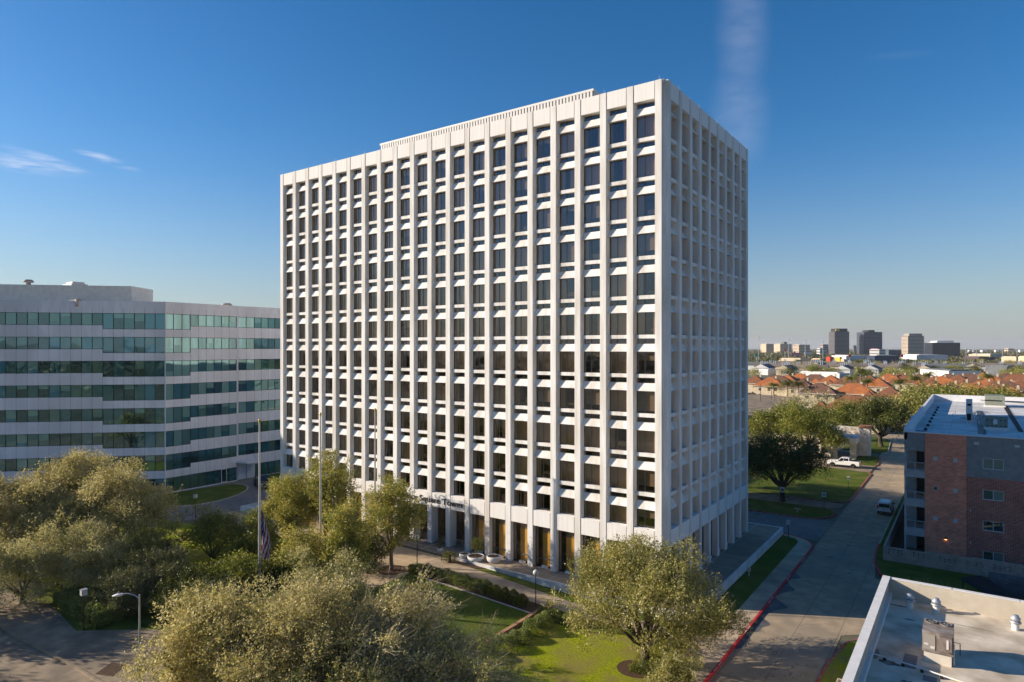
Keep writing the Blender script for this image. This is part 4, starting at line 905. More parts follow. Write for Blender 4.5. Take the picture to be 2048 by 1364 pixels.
# packaged air unit on its curb
hv = empty('air_conditioner', (21.1, -12.7, 6), label='weathered brown twin fan air conditioner on a cream curb on the low roof', cat='air conditioner')
HT = mat('weathered_unit_top', (.23, .19, .16), (.36, .31, .27), 2.2, .6, c3=(.13, .1, .08), scale3=1.0); HC = mat('cream_curb', (.58, .52, .42), (.66, .6, .5), 2, .8)
hx0, hx1, hy0, hy1 = 20.4, 21.85, -13.3, -11.3
mb = MB(); mb.box(hx0 + .08, hx1 - .08, hy0 + .08, hy1 - .08, 6, 6.62, HC); mb.build('curb', hv)
mb = MB(); mb.box(hx0, hx1, hy0, hy1, 6.62, 7.75, HT); mb.build('housing', hv)
for i in range(2):
    cx_ = hx0 + .38 + i * .70; mb = MB(); mb.lathe([(.27, 0), (.31, 0), (.31, .06), (.27, .06)], (cx_, hy1 - .42, 7.751), HT, 20, False); mb.prism(arc(cx_, hy1 - .42, .26, 0, 345, 20), 7.752, 7.77, M['black'])
    for k in range(6): a_ = k * math.pi / 3; mb.tube((cx_, hy1 - .42, 7.79), (cx_ + .26 * math.cos(a_), hy1 - .42 + .26 * math.sin(a_), 7.79), .012, .012, M['steel'], 4)
    mb.build('fan', hv)
mb = MB(); mb.box(hx0 + .05, hx0 + .62, hy0 - .03, hy0 - .004, 6.75, 7.6, M['rib_dark']); mb.box(hx0 + .1, hx0 + .3, hy0 - .04, hy0 - .031, 7.0, 7.1, M['paint_w']); mb.box(hx0 + .4, hx0 + .6, hy0 - .04, hy0 - .031, 6.85, 6.98, M['paint_w']); mb.build('side_panel', hv)
mb = MB(); mb.box(hx1 - .62, hx1 - .05, hy0 - .35, hy0 - .004, 6.95, 7.68, HT); mb.box(hx1 - .3, hx1 - .2, hy0 - .37, hy0 - .351, 7.1, 7.6, M['paint_w']); mb.build('duct_hood', hv)
mb = MB(); mb.path([(hx1 + .02, hy0 + .3, 6.05), (hx1 + .02, hy0 + .3, 7.2)], [.05, .05], M['steel']); mb.path([(hx1, hy0 + .9, 7.1), (hx1 + .3, hy0 + .9, 7.1), (hx1 + .3, hy0 + .9, 6.4)], [.025] * 3, M['bronze']); mb.build('conduit', hv)
mb = MB(); mb.path([(18.0, -14.2, 6.15), (20.1, -14.55, 6.15), (22.5, -15.2, 6.15), (26, -16.2, 6.15)], [.045] * 4, M['metal_w'])
for k in range(4): mb.box(18.6 + k * .9, 18.75 + k * .9, -14.45 - k * .2, -14.25 - k * .2, 6, 6.12, M['black'])
tag(mb.build('condensate_pipe', loc=(18, -14.2, 6)), 'thin white pipe crossing the low roof from the left parapet', 'pipe')
mb = MB(); mb.path([(21.2, -14.75, 6.12), (22.6, -15.3, 6.12), (23.4, -15.6, 6.12)], [.045] * 3, M['gold']); tag(mb.build('gas_pipe', loc=(21.2, -14.7, 6)), 'short yellow gas pipe in front of the air conditioner curb', 'pipe')
for i, (x, y, sx_, sy_) in enumerate(((19.85, -13.7, .32, .9), (20.9, -15.4, .35, .3), )):
    mb = MB(); mb.box(x - sx_, x + sx_, y - sy_, y + sy_, 6.004, 6.03, mat('roof_pad_%d' % i, (.16, .155, .15), (.2, .19, .18), 5, .9)); tag(mb.build('roof_pad', loc=(x, y, 6)), ['large dark grey pad on the roof left of the air conditioner', 'small dark grey pad on the roof below the air conditioner'][i], 'roof pad')
mb = MB(); mb.box(17.72, 18.0, -14.45, -14.15, 6.3, 6.55, M['metal_w']); mb.tube((17.86, -14.3, 6.3), (17.86, -14.3, 6.0), .07, .07, M['metal_w']); tag(mb.build('roof_drain', loc=(17.9, -14.3, 6)), 'white pipe outlet at the foot of the left parapet', 'roof drain')
# wall sign box on the street side
mb = MB(); mb.box(16.3, 17.5, -17.2, -14.4, 3.9, 4.1, mat('pink_canopy', (.40, .28, .27), (.48, .34, .33), 2, .7)); mb.box(16.28, 16.34, -17.2, -14.4, 4.1, 4.3, M['kerb']); mb.box(16.34, 17.5, -17.2, -17.14, 4.1, 4.3, M['kerb']); mb.box(16.34, 17.5, -14.46, -14.4, 4.1, 4.3, M['kerb'])
for yy in (-16.3, -15.2): mb.tube((16.5, yy, 4.2), (17.5, yy + .2, 5.1), .03, .03, M['metal_w'], 5)
mb.build('door_canopy', shop)
# fenced yard with rubbish bins behind the low building
CB = brick_mat('grey_block', (.13, .14, .16), (.17, .18, .2), (.09, .1, .11), bw=.42, rh=.2)
mb = MB(); mb.box(24.0, 27.2, 21.5, 21.75, -.2, 1.9, CB); mb.box(27.2, 27.45, 13.5, 21.75, -.2, 1.9, CB)
tag(mb.build('yard_wall', loc=(25, 21.5, 0)), 'grey block wall of the rubbish yard behind the low building', 'yard wall')
bk = MB(); bk.poly([(21.6, 19.0, 1.6), (23.4, 19.6, 2.0), (26.6, 15.5, 1.5), (25.4, 15.0, .9)], M['black']); bk.poly([(21.6, 19.0, 1.55), (25.4, 15.0, .85), (26.6, 15.5, 1.45), (23.4, 19.6, 1.95)], M['black']); bk.tube((22, 19, 0), (22, 19, 1.6), .05, .05, M['black']); bk.tube((25.6, 15.2, 0), (25.6, 15.2, .95), .05, .05, M['black'])
tag(bk.build('dark_tarpaulin', loc=(23, 18, 0)), 'sagging black tarpaulin stretched over posts beside the grey block wall', 'tarpaulin')
mb = MB(); mb.box(20.6, 23.6, 13.4, 13.6, -.2, 1.3, BR1)
for (x, c) in ((21.3, 'w'), (21.9, 'g'), (23.1, 'b')):
    mb.box(x, x + .3, 13.36, 13.395, .7, 1.2, {'w': M['paint_w'], 'g': mat('green_notice', (.1, .3, .2), None), 'b': mat('blue_notice', (.2, .3, .6), None)}[c])
tag(mb.build('brick_fence', loc=(22, 13.5, 0)), 'low red brick fence hung with three small notices', 'fence')
mb = MB()
for i in range(5): mb.tube((23.7 + i * 1.1, 13.4 - i * .1, -.1), (23.7 + i * 1.1, 13.4 - i * .1, 1.7), .04, .04, M['steel'], 6)
for zz in (.1, .9, 1.65): mb.tube((23.7, 13.4, zz), (28.1, 13.0, zz), .025, .025, M['steel'], 5)
for i in range(40): mb.tube((23.7 + i * .11, 13.4 - i * .01, .1), (23.7 + i * .11, 13.4 - i * .01, 1.65), .005, .005, M['steel'], 3)
tag(mb.build('chain_fence', loc=(24, 13.3, 0)), 'grey metal fence panels right of the brick fence', 'fence')
# ------------------------------------------------------------------ gatehouse with drive-through canopy
CR = mat('cream_render', (.68, .60, .49), (.78, .70, .58), 1.2, .85, c3=(.42, .37, .30), scale3=.5)
gh = empty('gatehouse', (-4, 98, 0), label='cream gatehouse with a drive through canopy behind the white pickup', cat='gatehouse')
mb = MB(); mb.box(-13.0, -2.2, 97.5, 104, -.1, 3.3, CR); mb.build('wall', gh)
mb = MB(); mb.box(-13.4, 2.9, 96.6, 104.4, 3.3, 4.5, CR, top=M['roof_w']); mb.build('roof', gh)
mb = MB()
for (x, y) in ((1.6, 97.0), (1.6, 102.4), (-2.0, 97.0)): mb.box(x, x + 1.1, y, y + 1.1, -.1, 3.3, CR)
mb.build('column', gh)
mb = MB(); mb.box(-7.6, -4.6, 97.42, 97.49, 1.1, 2.3, M['black']); mb.build('window', gh)
mb = MB(); mb.box(-4.0, -2.9, 97.42, 97.49, .9, 2.0, M['car_glass']); mb.box(-4.1, -2.8, 97.40, 97.46, 2.0, 2.1, M['bronze']); mb.build('window', gh)
gp = empty('gate_pylon', (3.5, 104, 0), label='tall cream gate pylon standing behind the gatehouse', cat='gate pylon')
mb = MB(); mb.box(2.6, 4.6, 103.5, 106, -.1, 6.1, CR); mb.box(2.4, 4.8, 103.3, 106.2, 6.1, 6.5, mat('terracotta_cap', (.32, .15, .08), None)); mb.build('pillar', gp)
mb = MB(); mb.box(-10, 2.6, 105, 106, 3.4, 6.0, CR); mb.build('beam', gp)

# ------------------------------------------------------------------ planters and small planting
def tub(x, y, r, h, z, label, plant=None):
    e = empty('planter', (x, y, z), label=label, cat='planter')
    mb = MB(); mb.lathe([(r * .82, 0), (r * .97, h * .25), (r, h * .6), (r * .97, h), (r * .88, h), (r * .86, h * .85)], (x, y, z), M['wall_low'], 28); mb.build('tub', e)
    mb = MB(); mb.prism(arc(x, y, r * .88, 0, 350, 24), z + h * .80, z + h * .88, M['mulch']); mb.build('soil', e)
    return e
PL = .80
tub(-22.2, -1.9, .55, .50, PL, 'small low white round planter at the left end of the row beside the podium wall')
tub(-20.75, -1.75, .92, .48, PL, 'widest white round planter holding a small green shrub tree')
tub(-18.9, -1.05, .74, .62, PL, 'white round planter with bare soil nearest the golden windows')
tub(-26.0, -1.6, .36, .55, .62, 'small white pot on the entrance plaza left of the sago palm')

# ------------------------------------------------------------------ lamps, poles, signs
def globe_lamp(x, y, h, label, z=None, sq=False, scale=1.0):
    z = hgt(x, y) if z is None else z
    e = empty('lamp_post', (x, y, z), label=label, cat='lamp post', group=None)
    mb = MB(); mb.tube((x, y, z), (x, y, z + h), .05, .04, M['pole_brown'], 8); mb.tube((x, y, z), (x, y, z + .12), .11, .11, M['pole_brown'], 8); mb.build('pole', e)
    mb = MB()
    if sq:
        mb.box(x - .22, x + .22, y - .22, y + .22, z + h + .02, z + h + .46, M['globe']); 
        mb.tube((x, y, z + h), (x, y, z + h + .42), .06, .06, M['lamp_clear'], 6)
        for a_ in (-.22, .20):
            for b_ in (-.22, .20): mb.box(x + a_, x + a_ + .02, y + b_, y + b_ + .02, z + h, z + h + .48, M['steel'])
        mb.box(x - .24, x + .24, y - .24, y + .24, z + h + .46, z + h + .5, M['steel'])
    else:
        prof = [(.26 * math.sin(math.pi * i / 10), .26 - .26 * math.cos(math.pi * i / 10)) for i in range(11)]
        mb.lathe(prof, (x, y, z + h), M['globe'], 18); mb.lathe([(0, 0), (.05, .03), (.05, .2), (0, .24)], (x, y, z + h + .05), M['paint_w'], 8)
    mb.build('lamp_head', e)
globe_lamp(-9.66, -6.95, 2.75, 'globe lamp on a thin bronze pole in the hedge bed below the golden windows')
globe_lamp(-24.73, -6.6, 2.9, 'globe lamp at the left tip of the hedge bed on the entrance plaza')
globe_lamp(5.15, -8.0, 3.0, 'lamp post on the tan sidewalk by the red kerb, its head among oak leaves')
globe_lamp(-65.3, -8.2, 2.7, 'square lantern lamp post beside the office drive', sq=True)
globe_lamp(-37.9, -32.75, 2.9, 'square lantern lamp post at the edge of the dappled parking lot', sq=True)
globe_lamp(4.05, 29.4, 1.6, 'short double headed post at the rounded corner of the side street', sq=True)
# cobra-head street lamp
p = at(279, 41, 0); px_, py_ = p[0], p[1]
e = empty('street_lamp', (px_, py_, 0), label='grey cobra head street lamp rising above the dappled parking lot', cat='street lamp')
mb = MB(); mb.tube((px_, py_, 0), (px_, py_, 8.0), .085, .055, M['steel'], 10); mb.build('pole', e)
tip = Vector(at(236, 41, 8.0)); b_ = Vector((px_, py_, 7.75)); d_ = Vector((tip.x - px_, tip.y - py_, 0))
mb = MB(); mb.path([tuple(b_), tuple(b_ + d_ * .25 + Vector((0, 0, .22))), tuple(b_ + d_ * .55 + Vector((0, 0, .32))), tuple(b_ + d_ * .85 + Vector((0, 0, .28)))], [.035] * 4, M['steel']); mb.build('arm', e)
h0 = b_ + d_ * .75 + Vector((0, 0, .27)); dn = d_.normalized(); sd_ = Vector((-dn.y, dn.x, 0)); mb = MB(); vs = []; prof = [(0, .05, .05), (.15, .11, .09), (.42, .15, .10), (.62, .10, .05), (.72, .02, .01)]
for (l, w_, t) in prof:
    c = h0 + dn * l + Vector((0, 0, -l * .16))
    for k in range(10): a_ = 2 * math.pi * k / 10; vs.append(tuple(c + sd_ * (w_ * math.cos(a_)) + Vector((0, 0, t * math.sin(a_)))))
mb.faces(vs, [(i * 10 + k, i * 10 + (k + 1) % 10, (i + 1) * 10 + (k + 1) % 10, (i + 1) * 10 + k) for i in range(4) for k in range(10)], M['metal_w'], True)
mb.tube(h0 + dn * .35 + Vector((0, 0, .02)), h0 + dn * .35 + Vector((0, 0, .13)), .035, .03, M['steel'], 8); mb.build('luminaire', e)
# flagpoles
def flagpole(px, Z, ptop, label, r=.13):
    x, y, zt = at(px, Z, py=ptop); z = hgt(x, y)
    e = empty('flagpole', (x, y, z), label=label, cat='flagpole')
    mb = MB(); mb.tube((x, y, z), (x, y, zt - .15), r, r * .5, M['pole_grey'], 12); mb.build('pole', e)
    mb = MB(); mb.lathe([(.05, 0), (.12, .05), (.05, .1)], (x, y, zt - .2), M['gold'], 12); pr = [(.12 * math.sin(math.pi * i / 8), .12 - .12 * math.cos(math.pi * i / 8)) for i in range(9)]; mb.lathe(pr, (x, y, zt - .1), M['gold'], 12); mb.build('finial', e)
    mb = MB(); mb.tube((x + r * 1.3, y - .05, z + 1.2), (x + .12, y - .03, zt - .3), .008, .008, M['paint_w'], 4); mb.build('halyard', e)
    return x, y
fx, fy = flagpole(519, 57.9, 841, 'nearest and leftmost flagpole with gilt ball, carrying the furled flag', .14)
flagpole(641, 63.5, 828, 'middle flagpole with gilt ball and no flag, in front of the tower')
flagpole(750, 68.6, 819, 'rightmost flagpole with gilt ball and no flag, in front of the tower')
# flag hanging in folds along the pole
FR, FB, FW_ = mat('flag_red', (.42, .03, .04), None, rough=.9), mat('flag_blue', (.02, .03, .13), None, rough=.9), mat('flag_white', (.6, .58, .57), None, rough=.9)
mb = MB(); rt = Vector((S_, C_, 0)); fw = Vector((-C_, S_, 0)); o3 = Vector((fx, fy, 0)) + rt * .16
ztop = CZ - (1018 - Y0) / FPX * 57.9; zbot = CZ - (1118 - Y0) / FPX * 57.9; NR, NC = 26, 14
def fpt(u, v):
    hang = ztop - v * (ztop - zbot); spread = (.14 + .74 * min(1, v * 1.6) * (1 - .35 * max(0, v - .55)))
    return o3 + rt * (u * spread) + fw * (.12 * math.sin(u * 9 + v * 2.5) * (.3 + v)) + Vector((0, 0, hang - ztop + ztop - u * .25 * (1 - v)))
for i in range(NR):
    for j in range(NC):
        u0, u1, v0, v1 = j / NC, (j + 1) / NC, i / NR, (i + 1) / NR
        canton = (v0 < .52 and u0 + v0 * .5 < .62)
        m_ = (FW_ if (i * 3 + j * 5) % 7 == 0 else FB) if canton else (FR if int((u0 * 6 + v0 * 8.5)) % 2 == 0 else FW_)
        mb.poly([fpt(u0, v0), fpt(u1, v0), fpt(u1, v1), fpt(u0, v1)], m_, True)
tag(mb.build('flag', loc=tuple(o3 + Vector((0, 0, ztop)))), 'limp red, white and blue striped flag hanging low on the left flagpole', 'flag')
# small signs
def post_sign(x, y, h, label, cw=.3, ch=.45, col_=None, face=None):
    z = 0.0; e = empty('parking_sign', (x, y, z), label=label, cat='sign')
    mb = MB(); mb.tube((x, y, z), (x, y, z + h), .035, .035, M['pole_brown'], 6); mb.build('post', e)
    mb = MB(); mb.box(x - cw, x + cw, y - .06, y - .04, z + h - ch * .6, z + h + ch, M['paint_w'])
    if col_: mb.box(x - cw * .6, x + cw * .6, y - .065, y - .061, z + h - ch * .2, z + h + ch * .55, col_)
    mb.build('panel', e)
SG = mat('sign_green_blue', (.08, .3, .33), None)
post_sign(-.6, 47.0, 2.1, 'white parking sign under the dark oak on the shaded verge', .32, .5, M['car_grey'])
post_sign(5.2, 46.6, 2.2, 'white sign with a blue green symbol at the tip of the shaded verge', .3, .42, SG)
post_sign(6.0, 63.5, 1.9, 'small sign on the lawn beside the sunlit patch of street', .22, .4, M['kerb'])
mb = MB(); mb.tube((2.3, 43.3, 0), (2.3, 43.3, .45), .12, .1, M['steel'], 8); mb.box(1.9, 2.7, 43.1, 43.5, .45, .52, M['steel']); tag(mb.build('utility_box', loc=(2.3, 43.3, 0)), 'small pale utility stand on the shaded verge', 'utility box')
mb = MB(); mb.tube((3.7, 1.0, 0), (3.7, 1.0, .65), .12, .12, M['kerb_red'], 10); mb.lathe([(.15, 0), (.15, .06), (.1, .16), (0, .2)], (3.7, 1.0, .65), M['kerb_red'], 10); mb.tube((3.5, 1.0, .5), (3.9, 1.0, .5), .05, .05, M['kerb_red'], 8)
tag(mb.build('fire_hydrant', loc=(3.7, 1, 0)), 'small red hydrant on the grass strip by the low white wall', 'fire hydrant')
for i, (x, y) in enumerate(((3.75, 3.4), (3.9, 12.5))):
    mb = MB(); mb.box(x - .05, x + .05, y - .05, y + .05, 0, .5, M['steel']); mb.box(x - .18, x + .18, y - .09, y + .09, .5, .85, M['steel']); tag(mb.build('flood_light', loc=(x, y, 0)), ['small grey floodlight on the grass strip at the near end of the low white wall', 'small grey floodlight half way along the low white wall'][i], 'floodlight')
mb = MB(); mb.box(17.0, 17.4, 2.2, 2.7, 0, .45, M['kerb']); tag(mb.build('utility_box', loc=(17.2, 2.5, 0)), 'small concrete meter box in the dry bed beside the low building', 'utility box')

# ------------------------------------------------------------------ vehicles (built facing +X, wheels on z = 0)
def section_body(mb, st, m, glass=None):
    """stations along x: (x, half width low, half width high, z low, z high); rounded box sections"""
    rings = []
    for (x, w0, w1, z0, z1) in st:
        r = min(.07, (z1 - z0) * .3)
        rings.append([(x, -w0 + r, z0), (x, w0 - r, z0), (x, w0, z0 + r), (x, w1 + (w0 - w1) * .15, z1 - r * 1.2), (x, w1 - r, z1), (x, -w1 + r, z1), (x, -w1 - (w0 - w1) * .15, z1 - r * 1.2), (x, -w0, z0 + r)])
    vs = [q for r_ in rings for q in r_]; fs = []
    for i in range(len(rings) - 1):
        for k in range(8): fs.append((i * 8 + k, i * 8 + (k + 1) % 8, (i + 1) * 8 + (k + 1) % 8, (i + 1) * 8 + k))
    mb.faces(vs, fs, m, False); mb.poly(rings[0][::-1], m); mb.poly(rings[-1], m)
def wheels(e, xs, hw, r, arch):
    for x in xs:
        for s in (-1, 1):
            mb = MB(); pr = [(r * .62, -.11), (r * .95, -.11), (r, -.07), (r, .07), (r * .95, .11), (r * .62, .11)]
            n = 22; vs = []
            for k in range(n):
                a_ = 2 * math.pi * k / n; vs += [(x + q[0] * math.cos(a_), s * hw + q[1], r + q[0] * math.sin(a_)) for q in pr]
            mb.faces(vs, [(k * 6 + j, ((k + 1) % n) * 6 + j, ((k + 1) % n) * 6 + j + 1, k * 6 + j + 1) for k in range(n) for j in range(5)], M['tyre'], True)
            tw = mb.build('tyre', e, loc=(x, s * hw, r)); tw.name = 'wheel'
            mb = MB(); mb.tube((x, s * (hw + .03), r), (x, s * (hw + .09), r), r * .63, r * .58, M['rim'], 16); mb.tube((x, s * (hw + .09), r), (x, s * (hw + .105), r), .07, .07, M['car_grey'], 8)
            for k in range(5): a_ = 2 * math.pi * k / 5; mb.tube((x + .1 * math.cos(a_ + .6), s * (hw + .095), r + .1 * math.sin(a_ + .6)), (x + r * .5 * math.cos(a_ + .6), s * (hw + .095), r + r * .5 * math.sin(a_ + .6)), .035, .03, M['black'], 5)
            link('rim', mb.mesh('rim', (x, s * hw, r)), tw)
def pickup(loc, rz, paint, label, trim):
    e = empty('pickup_truck', (0, 0, 0), label=label, cat='pickup truck')
    mb = MB()
    section_body(mb, [(2.92, .84, .80, .48, .92), (2.82, .95, .88, .42, 1.05), (2.2, .98, .92, .40, 1.17), (1.15, .99, .93, .40, 1.24), (-.95, .99, .95, .40, 1.26), (-1.0, .99, .95, .40, 1.32), (-2.75, .98, .95, .45, 1.32), (-2.85, .93, .92, .5, 1.28)], paint)
    for x in (1.9, -1.75):
        for s in (-1, 1): mb.prism([(x + .52 * math.cos(math.pi * k / 10), .37 + .52 * math.sin(math.pi * k / 10)) for k in range(11)] + [(x - .52, .38)], .78, 1.0, M['black'], T=lambda a_, b_, c_, s=s: (a_, s * c_, b_))
    mb.build('body', e)
    mb = MB(); section_body(mb, [(1.12, .88, .80, 1.2, 1.26), (.42, .88, .72, 1.2, 1.88), (-.75, .88, .72, 1.2, 1.92), (-1.02, .88, .74, 1.2, 1.86), (-1.08, .88, .80, 1.2, 1.30)], paint); mb.build('cab', e)
    mb = MB(); G_ = M['car_glass']
    mb.poly([(1.07, -.76, 1.32), (1.07, .76, 1.32), (.48, .66, 1.86), (.48, -.66, 1.86)], G_)
    for s in (-1, 1):
        sh = lambda z: s * (.90 - (z - 1.2) * .19)
        for (a_, b_, c_, d_) in ((.86, -.02, .38, -.02), (-.10, -.92, -.10, -.86)): mb.poly([(a_, sh(1.31), 1.31), (b_, sh(1.31), 1.31), (d_, sh(1.8), 1.8), (c_, sh(1.8), 1.8)], G_)
    mb.poly([(-1.085, -.7, 1.38), (-1.085, .7, 1.38), (-1.05, .62, 1.78), (-1.05, -.62, 1.78)], G_); mb.build('windows', e)
    mb = MB(); mb.box(-2.72, -1.15, -.80, .80, 1.322, 1.33, M['black']); mb.build('load_bed', e)
    mb = MB(); mb.box(2.86, 3.0, -.9, .9, .45, .68, trim); mb.box(2.93, 2.99, -.55, .55, .70, .98, M['car_grey']); mb.box(-2.98, -2.84, -.9, .9, .48, .66, trim); mb.box(-1.2, 1.2, -1.005, 1.005, .40, .52, M['car_grey']); mb.build('bumper', e)
    for s in (-1, 1):
        mb = MB(); mb.box(2.83, 2.96, s * .60, s * .88, .76, .98, M['lamp_clear']); mb.build('headlight', e)
        mb = MB(); mb.box(-2.90, -2.80, s * .82, s * .96, .80, 1.2, M['lamp_red']); mb.build('tail_light', e)
        mb = MB(); mb.box(.72, .86, s * .92, s * 1.18, 1.28, 1.46, M['black']); mb.build('mirror', e)
    wheels(e, (1.9, -1.75), .86, .39, None)
    e.location = loc; e.rotation_euler = (0, 0, rz)
pickup((2.0, 86.6, -.0), math.pi, M['car_white'], 'white crew cab pickup parked nose left in front of the gatehouse', M['rim'])
pickup((-76.3, 9.6, -.14), R(-22), M['car_black'], 'black pickup parked by the entrance of the grey office block', M['rim'])
e = empty('delivery_van', (0, 0, 0), label='small white van parked on the street, seen from behind', cat='van')
mb = MB(); section_body(mb, [(2.2, .72, .68, .4, .8), (2.05, .84, .78, .3, .98), (1.3, .87, .82, .3, 1.12), (1.25, .87, .82, .3, 1.14), (.55, .88, .74, .3, 1.78), (.2, .88, .76, .3, 1.84), (-1.95, .88, .76, .3, 1.84), (-2.15, .86, .72, .34, 1.76)], M['car_white'])
for x in (1.35, -1.35):
    for s in (-1, 1): mb.prism([(x + .42 * math.cos(math.pi * k / 10), .32 + .42 * math.sin(math.pi * k / 10)) for k in range(11)] + [(x - .42, .33)], .7, .89, M['black'], T=lambda a_, b_, c_, s=s: (a_, s * c_, b_))
mb.build('body', e)
mb = MB(); mb.poly([(-2.125, -.66, 1.12), (-2.125, .66, 1.12), (-2.175, .60, 1.62), (-2.175, -.60, 1.62)][::1], M['car_glass']); mb.box(-2.19, -2.13, -.66, -.02, 1.12, 1.6, M['car_glass']); mb.box(-2.19, -2.13, .02, .66, 1.12, 1.6, M['car_glass'])
mb.poly([(1.26, -.7, 1.16), (1.26, .7, 1.16), (.6, .62, 1.74), (.6, -.62, 1.74)], M['car_glass'])
for s in (-1, 1): mb.poly([(.98, s * .86, 1.2), (.1, s * .875, 1.2), (.1, s * .80, 1.66), (.55, s * .80, 1.66)], M['car_glass'])
mb.build('windows', e)
mb = MB(); mb.box(-2.26, -2.1, -.84, .84, .34, .56, M['car_grey']); mb.box(-2.175, -2.15, -.25, .25, .72, .86, M['paint_w']); mb.box(-2.18, -2.15, -.012, .012, .6, 1.7, M['car_grey']); mb.box(-1.8, .3, -.66, -.62, 1.85, 1.9, M['steel']); mb.box(-1.8, .3, .62, .66, 1.85, 1.9, M['steel']); mb.build('bumper', e)
for s in (-1, 1):
    mb = MB(); mb.box(-2.2, -2.08, s * .70, s * .85, .9, 1.35, M['lamp_red']); mb.build('tail_light', e)
    mb = MB(); mb.box(1.0, 1.12, s * .88, s * 1.1, 1.1, 1.28, M['black']); mb.build('mirror', e)
wheels(e, (1.35, -1.35), .78, .32, None)
e.location = (12.55, 51.2, -.15); e.rotation_euler = (0, 0, R(90))
# ------------------------------------------------------------------ trees
def quads_mesh(name, V, mat_list, midx=None):
    """V: (n,4,3) array of leaf or twig faces"""
    n = len(V); me = bpy.data.meshes.new(name); me.vertices.add(n * 4); me.loops.add(n * 4); me.polygons.add(n)
    me.vertices.foreach_set('co', V.reshape(-1).astype(np.float32)); me.loops.foreach_set('vertex_index', np.arange(n * 4, dtype=np.int32))
    me.polygons.foreach_set('loop_start', np.arange(0, n * 4, 4, dtype=np.int32)); me.polygons.foreach_set('loop_total', np.full(n, 4, dtype=np.int32))
    for m in mat_list: me.materials.append(m)
    if midx is not None: me.polygons.foreach_set('material_index', midx.astype(np.int32))
    me.update(calc_edges=True); return me
def leaves(cent, size, g, asp=.55):
    n = len(cent); d = g.normal(size=(n, 3)); d /= np.linalg.norm(d, axis=1)[:, None]; e_ = g.normal(size=(n, 3)); s = np.cross(d, e_); s /= np.linalg.norm(s, axis=1)[:, None]
    sz = size * g.uniform(.6, 1.3, n)[:, None]
    a = cent - d * sz * .5; b = cent + s * sz * asp * .5; c = cent + d * sz * .5; e2 = cent - s * sz * asp * .5
    return np.stack([a, b, c, e2], 1)
def twigs(p0, dirs, ln, wd):
    e_ = np.random.default_rng(1).normal(size=p0.shape); s = np.cross(dirs, e_); s /= np.linalg.norm(s, axis=1)[:, None]; p1 = p0 + dirs * ln
    return np.stack([p0 - s * wd, p0 + s * wd, p1 + s * wd * .4, p1 - s * wd * .4], 1)
